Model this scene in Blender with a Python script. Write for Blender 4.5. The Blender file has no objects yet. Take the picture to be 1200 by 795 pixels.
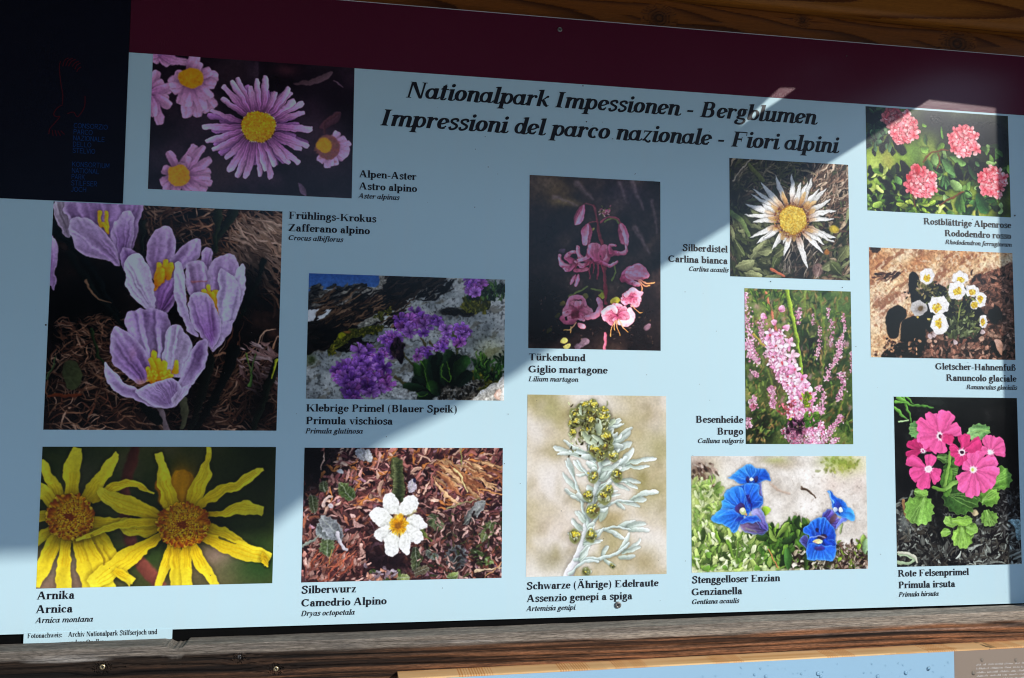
import bpy, math, numpy as np
from mathutils import Vector, Matrix
from mathutils.geometry import delaunay_2d_cdt

# ---------------------------------------------------------------- camera, sky, sun, exposure
sc = bpy.context.scene
cam = bpy.data.objects.new('camera', bpy.data.cameras.new('camera')); sc.collection.objects.link(cam); sc.camera = cam
cam.data.sensor_fit = 'HORIZONTAL'; cam.data.sensor_width = 36; cam.data.lens = 36*1082.83/1200
cam.data.clip_start = .02; cam.data.clip_end = 400
R = ((.98503370, -.17211180, .00928071), (.02138172, .06858907, -.99741584), (.17103048, .98268666, .07124260))   # rows: image right, image down, view
cam.matrix_world = Matrix(((R[0][0], -R[1][0], -R[2][0], 0), (R[0][1], -R[1][1], -R[2][1], -1.5), (R[0][2], -R[1][2], -R[2][2], 0), (0, 0, 0, 1)))
EL, AZ = math.radians(24), math.radians(38)              # sun: height, and swing to the right of the board's normal
S = Vector((math.sin(AZ)*math.cos(EL), -math.cos(AZ)*math.cos(EL), math.sin(EL)))
world = bpy.data.worlds.new('World'); sc.world = world; world.use_nodes = True
wn = world.node_tree.nodes; sky = wn.new('ShaderNodeTexSky'); sky.sky_type = 'NISHITA'; sky.sun_disc = False
sky.sun_elevation = EL; sky.sun_rotation = math.atan2(S.x, S.y); sky.altitude = 2200; sky.air_density = 1.0; sky.dust_density = .4; sky.ozone_density = 1.2
world.node_tree.links.new(sky.outputs[0], wn['Background'].inputs[0]); wn['Background'].inputs[1].default_value = .15
sun = bpy.data.objects.new('sun', bpy.data.lights.new('sun', 'SUN')); sc.collection.objects.link(sun)
sun.data.energy = 2.6; sun.data.angle = math.radians(.6); sun.data.color = (1, .955, .90)
sun.rotation_euler = (-S).to_track_quat('-Z', 'Y').to_euler()
vs_ = sc.view_settings; vs_.view_transform = 'Standard'; vs_.look = 'None'; vs_.gamma = 1; vs_.exposure = .40
sc.cycles.use_denoising = True; sc.cycles.filter_width = 1.1
# ---------------------------------------------------------------- painter: the printed photographs, drawn stroke by stroke
SH = .55                                       # strength of the contact shades between petals
RES = 2400.0                                   # printed dots per metre
_tab = np.random.RandomState(5).rand(256, 256).astype(np.float32)

def vnoise(x, y, seed=0):
    xi = np.floor(x).astype(np.int64); yi = np.floor(y).astype(np.int64)
    fx = (x - xi).astype(np.float32); fy = (y - yi).astype(np.float32)
    fx = fx*fx*(3-2*fx); fy = fy*fy*(3-2*fy)
    xi = xi + seed*37; yi = yi + seed*91
    x0 = xi & 255; x1 = (xi+1) & 255; y0 = yi & 255; y1 = (yi+1) & 255
    return (_tab[y0, x0]*(1-fx)+_tab[y0, x1]*fx)*(1-fy) + (_tab[y1, x0]*(1-fx)+_tab[y1, x1]*fx)*fy

def catmull(pts, closed, n=6):
    p = np.array(pts, float); N = len(p); out = []
    rng = range(N) if closed else range(N-1)
    for i in rng:
        if closed: a, b, c, d = p[i-1], p[i], p[(i+1) % N], p[(i+2) % N]
        else: a, b, c, d = p[max(i-1, 0)], p[i], p[i+1], p[min(i+2, N-1)]
        for k in range(n):
            t = k/n
            out.append(.5*((2*b)+(c-a)*t+(2*a-5*b+4*c-d)*t*t+(3*b-a-3*c+d)*t**3))
    if not closed: out.append(p[-1])
    return np.array(out)

def ramp(u, stops):
    xs = [s[0] for s in stops]; cs = np.array([s[1] for s in stops], np.float32)
    return np.stack([np.interp(u, xs, cs[:, k]) for k in range(3)], -1).astype(np.float32)

def gauss(a, s):
    if s < .3: return a
    r = int(3*s)+1; k = np.exp(-.5*(np.arange(-r, r+1)/s)**2); k = (k/k.sum()).astype(np.float32)
    if r > 12:                                    # large blurs at reduced size
        f = max(2, int(s/3)); H, W = a.shape[:2]
        h2, w2 = -(-H//f), -(-W//f)
        p = np.pad(a, ((0, h2*f-H), (0, w2*f-W), (0, 0)), mode='edge')
        q = gauss(p.reshape(h2, f, w2, f, a.shape[2]).mean((1, 3)), s/f)
        yy = np.clip((np.arange(H)+.5)/f-.5, 0, h2-1); xx = np.clip((np.arange(W)+.5)/f-.5, 0, w2-1)
        y0 = np.minimum(yy.astype(int), max(h2-2, 0)); x0 = np.minimum(xx.astype(int), max(w2-2, 0))
        fy = (yy-y0)[:, None, None].astype(np.float32); fx = (xx-x0)[None, :, None].astype(np.float32)
        y1 = np.minimum(y0+1, h2-1); x1 = np.minimum(x0+1, w2-1)
        t = q[y0]*(1-fy)+q[y1]*fy
        return t[:, x0]*(1-fx)+t[:, x1]*fx
    p = np.pad(a, ((r, r), (0, 0), (0, 0)), mode='edge'); o = np.zeros_like(a)
    for i, kk in enumerate(k): o += kk*p[i:i+a.shape[0]]
    p = np.pad(o, ((0, 0), (r, r), (0, 0)), mode='edge'); o = np.zeros_like(a)
    for i, kk in enumerate(k): o += kk*p[:, i:i+a.shape[1]]
    return o

class Print:
    """one printed photograph; shapes are given in the units of a tracing grid whose four corners are 'corners'"""
    def __init__(s, corners, wm, hm, seed=1):
        s.W = int(wm*RES); s.H = int(hm*RES)
        dst = [(0, 0), (s.W, 0), (s.W, s.H), (0, s.H)]
        A = []; b = []
        for (x, y), (X, Y) in zip(corners, dst):
            A += [[x, y, 1, 0, 0, 0, -x*X, -y*X], [0, 0, 0, x, y, 1, -x*Y, -y*Y]]; b += [X, Y]
        s.M = np.append(np.linalg.solve(np.array(A, float), np.array(b, float)), 1).reshape(3, 3)
        s.sc = s.W/np.hypot(corners[1][0]-corners[0][0], corners[1][1]-corners[0][1])
        s.a = np.zeros((s.H, s.W, 3), np.float32); s.r = np.random.RandomState(seed); s.seed = seed
        s.box = (min(c[0] for c in corners), min(c[1] for c in corners), max(c[0] for c in corners), max(c[1] for c in corners))
        s.X, s.Y = np.meshgrid(np.arange(s.W, dtype=np.float32), np.arange(s.H, dtype=np.float32))
    def P(s, p):
        q = np.atleast_2d(np.array(p, float)); h = np.c_[q, np.ones(len(q))] @ s.M.T
        return h[:, :2]/h[:, 2:]
    def noise(s, scale, octs=4, stretch=1, ang=0, seed=0, rough=.5):
        c, n = math.cos(ang), math.sin(ang); k = 1/(scale*s.sc)
        x = (s.X*c+s.Y*n)*k/stretch; y = (-s.X*n+s.Y*c)*k
        o = 0; amp = 1; tot = 0
        for i in range(octs):
            o = o+amp*vnoise(x*2**i, y*2**i, seed+i+s.seed); tot += amp; amp *= rough
        return np.clip((o/tot-.5)*1.6+.5, 0, 1)
    def field(s, n, stops, m=None):
        c = ramp(n, stops)
        if m is None: s.a[:] = c
        else: s.a += (c-s.a)*m[..., None]
    def spots(s, lst):
        """soft patches of colour: (x, y, rx, ry, colour, strength)"""
        for x, y, rx, ry, c, k in lst:
            p = s.P((x, y))[0]
            m = np.exp(-(((s.X-p[0])/(rx*s.sc))**2+((s.Y-p[1])/(ry*s.sc))**2))*k
            s.a += (np.array(c, np.float32)-s.a)*m[..., None]
    def _win(s, x0, y0, x1, y1):
        x0 = max(int(x0), 0); y0 = max(int(y0), 0); x1 = min(int(x1)+2, s.W); y1 = min(int(y1)+2, s.H)
        return (x0, y0, x1, y1) if x1 > x0 and y1 > y0 else None
    def petal(s, b, t, w, c0, c1, bend=0, pa=.7, pb=.5, vein=.08, nv=5, lit=.12, sh=.3, soft=1, alpha=1, mid=None, rag=0):
        b, t = s.P(b)[0], s.P(t)[0]; w = w*s.sc; d = t-b; L = np.hypot(*d)
        if L < 1: return
        d = d/L; pad = w*1.2+abs(bend)*L*.6+3*soft+4
        win = s._win(min(b[0], t[0])-pad, min(b[1], t[1])-pad, max(b[0], t[0])+pad, max(b[1], t[1])+pad)
        if win is None: return
        x0, y0, x1, y1 = win
        X = s.X[y0:y1, x0:x1]-b[0]; Y = s.Y[y0:y1, x0:x1]-b[1]
        u = (X*d[0]+Y*d[1])/L; v = -X*d[1]+Y*d[0]
        v = v-bend*L*4*u*(1-u)*.5
        uc = np.clip(u, 0, 1); pk = pa/(pa+pb); nrm = pk**pa*(1-pk)**pb
        pw = w*(uc**pa)*((1-uc)**pb)/nrm
        if rag: pw = pw*(1+rag*(vnoise(u*9+b[0], v*0+b[1])-.5))
        e = np.minimum((pw-np.abs(v)), np.minimum(u, 1-u)*L+.5)
        m = np.clip(e/soft+.5, 0, 1)*(pw > .15)
        if sh:
            ms = np.clip(e/(w*.35+2)+1, 0, 1)*sh*SH*alpha; s.a[y0:y1, x0:x1] *= (1-ms*(1-m))[..., None]
        q = v/(pw+1e-3)
        c = ramp(u, [(0, c0), (1, c1)] if mid is None else [(0, c0), (.5, mid), (1, c1)])
        k = 1+vein*(vnoise(q*nv+b[0], u*1.5+b[1])-.5)*2+lit*q*(1 if s.r.rand() < .5 else -1)
        s.a[y0:y1, x0:x1] += (c*k[..., None]-s.a[y0:y1, x0:x1])*(m*alpha)[..., None]
    def poly(s, pts, c0, c1, base=None, tip=None, vein=.1, nv=14, rim=0, rimc=(255, 255, 255), rimw=6, sh=.4, soft=1.2, alpha=1,
             smooth=True, grain=0, lit=0, shw=10):
        g = catmull(pts, True, 5) if smooth else np.array(pts, float)
        p = s.P(g); lo = p.min(0); hi = p.max(0); pad = shw*s.sc+4
        win = s._win(lo[0]-pad, lo[1]-pad, hi[0]+pad, hi[1]+pad)
        if win is None: return
        x0, y0, x1, y1 = win; X = s.X[y0:y1, x0:x1]; Y = s.Y[y0:y1, x0:x1]
        D = np.full(X.shape, 1e9, np.float32); ins = np.zeros(X.shape, bool)
        for i in range(len(p)):
            ax, ay = p[i-1]; bx, by = p[i]; ex, ey = bx-ax, by-ay; l2 = ex*ex+ey*ey+1e-9
            t = np.clip(((X-ax)*ex+(Y-ay)*ey)/l2, 0, 1)
            D = np.minimum(D, (X-ax-t*ex)**2+(Y-ay-t*ey)**2)
            if ay != by: ins ^= ((ay > Y) != (by > Y)) & (X < ex*(Y-ay)/(by-ay)+ax)
        e = np.sqrt(D)*np.where(ins, 1, -1)
        m = np.clip(e/soft+.5, 0, 1)
        if sh: s.a[y0:y1, x0:x1] *= (1-(1-m)*np.clip(e/(shw*s.sc)+1, 0, 1)*sh*SH*alpha)[..., None]
        base = s.P(base if base is not None else pts[0])[0]; tip = s.P(tip if tip is not None else pts[len(pts)//2])[0]
        d = tip-base; L = np.hypot(*d)+1e-6; d = d/L
        u = ((X-base[0])*d[0]+(Y-base[1])*d[1])/L; v = (-(X-base[0])*d[1]+(Y-base[1])*d[0])
        ang = np.arctan2(v, np.abs(u)*L+.35*L)
        c = ramp(np.clip(u, 0, 1), [(0, c0), (1, c1)])
        k = 1+vein*(vnoise(ang*nv+7, u*1.2+base[0])-.5)*2+lit*v/L*2
        if grain: k = k*(1+grain*(vnoise(X*.35, Y*.35)+vnoise(X*.12, Y*.12)-1))
        c = c*k[..., None]
        if rim:
            rr = np.clip(1-e/(rimw*s.sc), 0, 1)[..., None]*rim; c = c+(np.array(rimc, np.float32)-c)*rr
        s.a[y0:y1, x0:x1] += (c-s.a[y0:y1, x0:x1])*(m*alpha)[..., None]
    def dot(s, x, y, r, c, ry=None, soft=1.2, alpha=1, hi=0, sh=0):
        p = s.P((x, y))[0]; r = r*s.sc; ry = r if ry is None else ry*s.sc; R = max(r, ry)+soft+1+(r if sh else 0)
        win = s._win(p[0]-R, p[1]-R, p[0]+R, p[1]+R)
        if win is None: return
        x0, y0, x1, y1 = win; X = s.X[y0:y1, x0:x1]-p[0]; Y = s.Y[y0:y1, x0:x1]-p[1]
        q = np.sqrt((X/r)**2+(Y/ry)**2); m = np.clip((1-q)*min(r, ry)/soft+.5, 0, 1)
        if sh: s.a[y0:y1, x0:x1] *= (1-sh*np.clip(1.6-q, 0, 1)*(1-m))[..., None]
        c = np.array(c, np.float32)*(1+hi*(-(X/r)*.4-(Y/ry)*.6))[..., None]
        s.a[y0:y1, x0:x1] += (c-s.a[y0:y1, x0:x1])*(m*alpha)[..., None]
    def line(s, pts, w, c, w1=None, c1=None, soft=1.2, alpha=1, sh=0, hi=.15):
        g = s.P(catmull(pts, False, 8)); w = w*s.sc; w1 = w if w1 is None else w1*s.sc; c1 = c if c1 is None else c1
        pad = max(w, w1)+4; lo = g.min(0)-pad; hi_ = g.max(0)+pad
        win = s._win(lo[0], lo[1], hi_[0], hi_[1])
        if win is None: return
        x0, y0, x1, y1 = win; X = s.X[y0:y1, x0:x1]; Y = s.Y[y0:y1, x0:x1]
        E = np.full(X.shape, -1e9, np.float32); U = np.zeros(X.shape, np.float32); V = np.zeros(X.shape, np.float32)
        n = len(g)-1
        for i in range(n):
            ax, ay = g[i]; ex, ey = g[i+1]-g[i]; l2 = ex*ex+ey*ey+1e-9
            t = np.clip(((X-ax)*ex+(Y-ay)*ey)/l2, 0, 1); u = (i+t)/n
            ww = w+(w1-w)*u
            e = ww-np.sqrt((X-ax-t*ex)**2+(Y-ay-t*ey)**2)
            b = e > E; E = np.where(b, e, E); U = np.where(b, u, U)
            V = np.where(b, (-(X-ax)*ey+(Y-ay)*ex)/np.sqrt(l2)/(ww+.1), V)
        m = np.clip(E/soft+.5, 0, 1)
        if sh: s.a[y0:y1, x0:x1] *= (1-sh*(1-m)*np.clip(E/(w*.7+2)+1, 0, 1)*SH)[..., None]
        c = ramp(U, [(0, c), (1, c1)])*(1-hi*V)[..., None]
        s.a[y0:y1, x0:x1] += (c-s.a[y0:y1, x0:x1])*(m*alpha)[..., None]
    def blades(s, n, box, ln, w, cols, ang=None, spread=math.pi, bend=.3, sh=.25, alpha=1, pa=.5, pb=.5, soft=1, size_y=None, vein=.15):
        r = s.r; x0, y0, x1, y1 = box
        for i in range(n):
            x = r.uniform(x0, x1); y = r.uniform(y0, y1)
            a = (ang if ang is not None else 0)+r.uniform(-spread, spread)
            l = r.uniform(*ln); ww = r.uniform(*w)
            if size_y: k = size_y[0]+(size_y[1]-size_y[0])*(y-y0)/(y1-y0); l *= k; ww *= k
            c = np.array(cols[r.randint(len(cols))], float)*r.uniform(.75, 1.2)
            s.petal((x, y), (x+l*math.cos(a), y-l*math.sin(a)), ww, c*.8, c, bend=r.uniform(-bend, bend), pa=pa, pb=pb, sh=sh, alpha=alpha, soft=soft, vein=vein)
    def blur(s, rad, box=None, feather=0):
        s.a = gauss(s.a, rad*s.sc) if box is None else s.a
    def warp(s, amp, scale, seed=0):
        a = amp*s.sc
        dx = (s.noise(scale, 2, seed=60+seed)-.5)*2*a; dy = (s.noise(scale, 2, seed=80+seed)-.5)*2*a
        X = np.clip(s.X+dx, 0, s.W-1.001); Y = np.clip(s.Y+dy, 0, s.H-1.001)
        x0 = X.astype(np.int32); y0 = Y.astype(np.int32); fx = (X-x0)[..., None]; fy = (Y-y0)[..., None]
        x1 = np.minimum(x0+1, s.W-1); y1 = np.minimum(y0+1, s.H-1)
        s.a = (s.a[y0, x0]*(1-fx)+s.a[y0, x1]*fx)*(1-fy)+(s.a[y1, x0]*(1-fx)+s.a[y1, x1]*fx)*fy
    def soften(s, px):
        s.a = gauss(s.a, px)
    def mottle(s, amp, scale, seed=0):
        s.a *= (1+amp*(s.noise(scale, 3, seed=100+seed)-.5)*2)[..., None]
    def finish(s, gain=(1, 1, 1), grain=2.5, contrast=.22):
        g = (s.r.rand(s.H, s.W, 1).astype(np.float32)-.5)*2*grain
        lum = s.a.mean(-1, keepdims=True)
        a = (s.a+g*(.4+lum/255))*np.array(gain, np.float32)
        a = np.clip(a, 0, 255)/255; a = a+contrast*(a-.42)*a*(1-a)*4*.9; a = a*255-4
        return np.clip(a, 0, 252)/255
SHADED = (1.52, 1.50, 1.46)
def lerp(a, b, t): return np.array(a, float)*(1-t)+np.array(b, float)*t

def disc(s, x, y, rx, ry, n, cols, dark, r0, seed=0):
    """the yellow heart of a daisy: a dome of small florets set on a spiral"""
    s.dot(x, y, rx, dark, ry=ry, soft=2, sh=.4)
    for i in range(n):
        q = math.sqrt((i+.5)/n); a = i*2.399963
        px, py = x+rx*q*math.cos(a)*.97, y+ry*q*math.sin(a)*.97
        c = np.array(cols[s.r.randint(len(cols))], float)*(1.06-.3*max(0, (math.sin(a)*.6+math.cos(a)*.2)*q))*s.r.uniform(.85, 1.1)
        s.dot(px, py, r0, c, soft=1, hi=.25, sh=.3)

def paint_aster():
    s = Print([(78, 55), (1016, 120), (1001, 725), (52, 683)], .3136, .2158, 1)
    s.field(s.noise(190, 4, seed=3), [(0, (16, 13, 22)), (.5, (30, 25, 34)), (1, (56, 44, 56))])
    s.spots([(430, 130, 120, 60, (44, 34, 42), .8), (700, 130, 60, 30, (70, 42, 50), .7), (400, 600, 90, 90, (52, 40, 42), .7), (870, 560, 140, 120, (44, 38, 46), .7),
             (90, 560, 60, 50, (60, 55, 66), .5), (540, 130, 30, 70, (60, 48, 62), .5), (900, 250, 150, 100, (22, 17, 28), .8)])
    s.petal((730, 190), (915, 135), 16, (66, 52, 58), (92, 78, 86), .2, soft=4); s.petal((850, 400), (950, 325), 22, (74, 48, 58), (66, 50, 60), .1, soft=5)
    s.line([(875, 420), (880, 370), (940, 330)], 6, (70, 48, 54), soft=4); s.line([(920, 180), (960, 205)], 3, (100, 84, 98), soft=3)
    s.petal((750, 650), (790, 715), 14, (84, 72, 88), (90, 76, 92), soft=3); s.line([(560, 100), (552, 190)], 13, (56, 46, 58), soft=6, alpha=.7)
    def soft_flower(x, y, rx, ry, tips, w, yc):
        for tx, ty in tips: s.petal((x, y), (tx, ty), w*s.r.uniform(.85, 1.15), (140, 92, 138), (184, 142, 176), s.r.uniform(-.08, .08), pa=.5, pb=.22, soft=4, vein=.16, nv=3, sh=.35)
        s.dot(x, y, rx, yc, ry=ry, soft=5, sh=.4)
        for i in range(90):
            a = s.r.uniform(0, 6.28); q = math.sqrt(s.r.rand())*.9
            s.dot(x+rx*q*math.cos(a), y+ry*q*math.sin(a), 5, np.array(yc)*s.r.uniform(.8, 1.15), soft=3, alpha=.6)
    soft_flower(110, 60, 5, 5, [(85, 100), (150, 112), (190, 95), (240, 95), (60, 60)], 22, (120, 90, 130))
    soft_flower(60, 235, 6, 6, [(95, 130), (130, 180), (165, 225), (150, 262), (165, 300), (112, 385), (80, 350), (185, 190)], 22, (140, 100, 150))
    soft_flower(256, 168, 57, 49, [(380, 160), (370, 200), (350, 130), (365, 305), (330, 330), (285, 350), (235, 352), (200, 290), (165, 230), (150, 190), (180, 150), (276, 60), (290, 90), (225, 300), (310, 320), (345, 260)], 27, (186, 128, 30))
    soft_flower(196, 620, 49, 52, [(145, 510), (120, 590), (110, 655), (130, 690), (180, 700), (240, 700), (330, 690), (350, 660), (345, 595), (350, 545), (345, 625), (272, 475), (315, 480), (240, 530), (210, 560), (290, 690)], 21, (190, 132, 28))
    for tx, ty in [(935, 415), (975, 440), (995, 465), (990, 500), (968, 545), (930, 570), (888, 582), (850, 560), (985, 525), (905, 575)]:
        s.petal((895, 490), (tx, ty), 19, (136, 96, 140), (196, 160, 196), pa=.8, pb=.2, soft=4, sh=.3)
    s.dot(890, 486, 56, (112, 76, 78), ry=62, soft=5)
    for i in range(60): s.dot(890+s.r.normal(0, 24), 490+s.r.normal(0, 27), 6, (120+s.r.uniform(-25, 25), 84, 72), soft=3, alpha=.5)
    s.dot(874, 476, 37, (184, 138, 40), ry=38, soft=6)
    c = (567, 392)
    back = [(512, 198), (640, 232), (700, 226), (738, 268), (770, 325), (385, 365), (348, 412), (360, 480), (412, 512), (548, 570), (592, 590), (640, 570), (700, 470), (800, 470), (655, 575)]
    for t in back+[(330, 340), (480, 210), (680, 300), (745, 440), (690, 560), (520, 600), (440, 575), (385, 520), (610, 220), (760, 380)]: s.petal(c, t, 16, (92, 62, 108), (150, 106, 162), s.r.uniform(-.06, .06), pa=.55, pb=.22, vein=.2, nv=4, lit=.18, sh=.5)
    tips = [(602, 155, 20), (559, 167, 17), (470, 166, 17), (443, 176, 17), (402, 202, 18), (390, 258, 17), (345, 315, 14), (303, 392, 19), (320, 462, 18), (352, 502, 17), (408, 540, 18),
            (427, 602, 19), (463, 628, 19), (503, 632, 19), (574, 622, 15), (628, 636, 17), (646, 582, 19), (713, 566, 18), (760, 566, 17), (772, 502, 17), (805, 485, 17), (823, 404, 21),
            (783, 326, 16), (779, 280, 17), (740, 270, 17), (722, 232, 16), (714, 210, 18), (652, 228, 18), (530, 205, 17), (690, 540, 14), (600, 600, 17)]
    for x, y, w in tips:
        m = s.r.uniform(.9, 1.1)
        s.petal(c, (x, y), w*.86, np.array((104, 66, 110))*m, np.array((206, 166, 204))*m, s.r.uniform(-.05, .05), pa=.5, pb=.2, vein=.2, nv=4, lit=.16, sh=.55, mid=np.array((156, 104, 156))*m)
    disc(s, 567, 392, 82, 73, 420, [(206, 152, 26), (190, 134, 24), (222, 172, 40)], (120, 78, 16), 4.4)
    for i in range(70):
        a = s.r.uniform(0, 6.28); a = a if s.r.rand() < .3 else s.r.uniform(.2, 2.9)
        s.dot(567+83*math.cos(a), 392+74*math.sin(a), 2.6, [(230, 220, 190), (60, 36, 26)][s.r.randint(2)], soft=1)
    s.warp(4, 30); s.warp(.9, 8, 3); s.mottle(.08, 7); s.soften(1.15)
    return s.finish((1.50, 1.36, 1.36), contrast=.1)

def paint_crocus():
    s = Print([(62, 32), (798, 62), (778, 768), (30, 764)], .3417, .3487, 2)
    s.field(s.noise(60, 5, seed=2), [(0, (8, 6, 8)), (.5, (20, 15, 15)), (1, (50, 36, 32))])
    straw = [(92, 70, 56), (120, 92, 74), (66, 46, 38), (50, 36, 30), (140, 116, 100), (84, 56, 44)]
    s.blades(500, (340, 40, 810, 330), (30, 130), (1.5, 4), straw, ang=-.5, spread=1.1, bend=.4)
    s.blades(150, (620, 60, 800, 200), (60, 190), (2, 5), [(148, 126, 112), (120, 98, 84)], ang=-.6, spread=.5, bend=.1)
    s.spots([(420, 180, 90, 120, (10, 8, 10), .7), (690, 300, 90, 120, (8, 8, 10), .85), (95, 420, 90, 170, (6, 6, 10), .95), (200, 350, 130, 130, (6, 6, 8), .9)])
    s.blades(650, (30, 520, 790, 770), (30, 130), (1.2, 3.4), straw, ang=.3, spread=1.2, bend=.5)
    s.blades(240, (60, 400, 260, 560), (20, 70), (1.2, 3), straw, ang=-.3, spread=1.0, bend=.5, alpha=.6)
    s.blades(90, (640, 480, 800, 640), (30, 80), (2, 5), [(150, 132, 132), (112, 90, 88), (70, 50, 46)], ang=-.7, spread=.6)
    s.spots([(470, 640, 120, 140, (6, 5, 8), .85), (720, 680, 60, 130, (6, 5, 7), .8), (120, 600, 90, 60, (12, 10, 10), .5)])
    for p, w, c in [([(60, 110), (160, 215), (270, 395)], 17, (10, 14, 16)), ([(110, 200), (200, 330), (300, 440)], 13, (12, 16, 16)), ([(640, 60), (600, 130), (560, 210)], 18, (22, 28, 20)),
                    ([(590, 60), (580, 190)], 14, (28, 34, 24)), ([(735, 220), (700, 330), (640, 430)], 8, (14, 18, 16)), ([(180, 440), (215, 540), (260, 600)], 6, (26, 36, 22)),
                    ([(780, 545), (740, 660), (700, 770)], 16, (18, 22, 18)), ([(640, 510), (600, 620), (520, 760)], 22, (12, 14, 14)), ([(560, 540), (530, 680), (500, 770)], 20, (16, 18, 16)),
                    ([(690, 620), (712, 520)], 5, (52, 74, 40)), ([(40, 605), (72, 530)], 4, (44, 58, 40)), ([(350, 100), (345, 200)], 8, (20, 24, 20)), ([(680, 520), (695, 580)], 3, (70, 90, 44)), ([(775, 540), (760, 600)], 5, (120, 128, 40))]:
        s.line(p, w, c, w1=w*.35, sh=.4, hi=.4)
    s.line([(165, 285), (205, 340), (245, 360)], 4, (92, 74, 60), w1=1.5); s.line([(50, 655), (150, 650)], 5, (70, 38, 24))
    s.poly([(95, 560), (130, 545), (150, 590), (140, 630), (105, 625)], (38, 42, 30), (50, 56, 38), vein=.1)
    s.line([(395, 690), (420, 740), (430, 765)], 9, (84, 76, 80), w1=10); s.line([(350, 690), (400, 740)], 14, (12, 16, 16)); s.line([(480, 670), (480, 750)], 13, (56, 58, 46), w1=9)
    V = (98, 66, 128); M = (132, 100, 162); Lc = (170, 148, 196); D = (70, 44, 96)
    def pt(pts, base, tip, c0, c1, **k):
        g = lambda c: np.array(c)*.8+np.mean(c)*.2+np.array((3, 3, -3)); c0, c1 = g(c0)*.92, g(c1)*1.02
        s.poly(pts, c0, c1, base=base, tip=tip, vein=k.pop('vein', .2)*1.6, nv=k.pop('nv', 22)*1.5, rim=k.pop('rim', .35)*1.3, rimc=(196, 178, 214), rimw=15, grain=.07, **k)
    # cut off crocus in the corner
    pt([(50, 140), (72, 170), (70, 260), (60, 320), (40, 250)], (55, 320), (60, 150), D, M)
    pt([(62, 35), (110, 30), (120, 100), (110, 150), (75, 110)], (110, 150), (80, 40), (96, 84, 112), (130, 118, 146))
    pt([(108, 30), (330, 30), (338, 90), (312, 180), (250, 160), (140, 120), (112, 90)], (240, 230), (210, 30), D, (126, 96, 158))
    for a in [(210, 70, 215, 110), (232, 72, 240, 130), (222, 100, 236, 125)]: s.line([(a[0], a[1]), (a[2], a[3])], 7, (214, 140, 30), w1=5, sh=.3)
    pt([(285, 60), (318, 70), (322, 120), (300, 200), (275, 220), (248, 150), (262, 95)], (280, 225), (300, 60), (80, 52, 112), (140, 112, 172))
    pt([(112, 122), (122, 92), (160, 84), (205, 108), (240, 145), (268, 205), (274, 240), (225, 222), (165, 208), (130, 175)], (275, 240), (115, 95), (112, 82, 142), (146, 122, 178))
    # back crocus, middle
    pt([(540, 190), (556, 178), (572, 200), (566, 250), (548, 270), (540, 230)], (550, 290), (558, 178), D, M)
    pt([(360, 190), (375, 140), (412, 110), (440, 118), (450, 165), (445, 215), (430, 260), (390, 285), (366, 250)], (395, 380), (415, 108), (74, 48, 104), (142, 112, 170))
    pt([(442, 210), (470, 175), (505, 158), (534, 155), (534, 200), (520, 225), (480, 250), (445, 285), (430, 260)], (400, 370), (534, 155), (84, 56, 116), (138, 108, 168))
    pt([(278, 185), (300, 178), (320, 190), (330, 210), (300, 260), (282, 240)], (320, 280), (285, 180), (70, 44, 98), (104, 74, 136))
    pt([(388, 300), (440, 280), (462, 300), (455, 340), (430, 392), (388, 375)], (400, 395), (450, 280), (78, 46, 104), (112, 76, 142))
    for a in [(400, 235, 388, 310), (424, 222, 405, 290), (438, 235, 425, 280), (410, 250, 398, 300)]: s.line([(a[0], a[1]), (a[2], a[3])], 9, (222, 150, 36), w1=8, c1=(188, 100, 24), sh=.4)
    pt([(290, 245), (302, 215), (328, 196), (350, 212), (372, 262), (386, 320), (386, 376), (350, 370), (312, 335), (292, 290)], (388, 380), (325, 195), (150, 128, 182), (176, 158, 202), rim=.5)
    # right crocus
    pt([(482, 300), (484, 250), (505, 226), (540, 225), (562, 255), (566, 320), (540, 345), (500, 340)], (540, 430), (520, 225), (104, 74, 136), (146, 116, 174))
    s.line([(505, 288), (552, 290)], 2.4, (130, 74, 70), alpha=.6)
    pt([(564, 240), (592, 205), (625, 197), (652, 215), (658, 250), (640, 300), (590, 330), (566, 300)], (590, 440), (628, 197), (92, 60, 124), (148, 118, 178))
    pt([(645, 270), (662, 235), (674, 232), (680, 300), (668, 355), (640, 400), (620, 430)], (590, 470), (672, 232), (120, 96, 156), (168, 148, 198))
    for a in [(562, 305, 570, 345), (584, 322, 590, 400), (576, 330, 582, 370), (545, 315, 555, 335)]: s.line([(a[0], a[1]), (a[2], a[3])], 8, (226, 156, 40), w1=7, c1=(206, 110, 24), sh=.3)
    pt([(592, 262), (615, 255), (645, 275), (664, 310), (660, 360), (640, 420), (612, 450), (594, 420)], (585, 510), (605, 255), (150, 130, 182), (134, 112, 168), rim=.45)
    pt([(446, 250), (462, 226), (474, 235), (480, 290), (486, 350), (500, 410), (530, 465), (500, 450), (465, 390), (446, 320)], (535, 475), (462, 226), (110, 82, 144), (166, 144, 196), rim=.5)
    pt([(540, 455), (594, 425), (640, 410), (625, 455), (600, 490), (572, 518)], (575, 520), (600, 420), (130, 112, 152), (128, 104, 160))
    pt([(492, 360), (510, 328), (540, 318), (572, 345), (590, 390), (595, 440), (580, 490), (570, 510), (540, 470), (505, 420)], (576, 515), (530, 318), (94, 52, 128), (132, 104, 162), rim=.5, vein=.25)
    # front crocus
    pt([(294, 430), (300, 395), (330, 376), (385, 376), (425, 392), (438, 425), (435, 480), (410, 560), (370, 560), (320, 500)], (392, 620), (350, 376), (150, 128, 178), (120, 90, 154), vein=.26, rim=.3)
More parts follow.
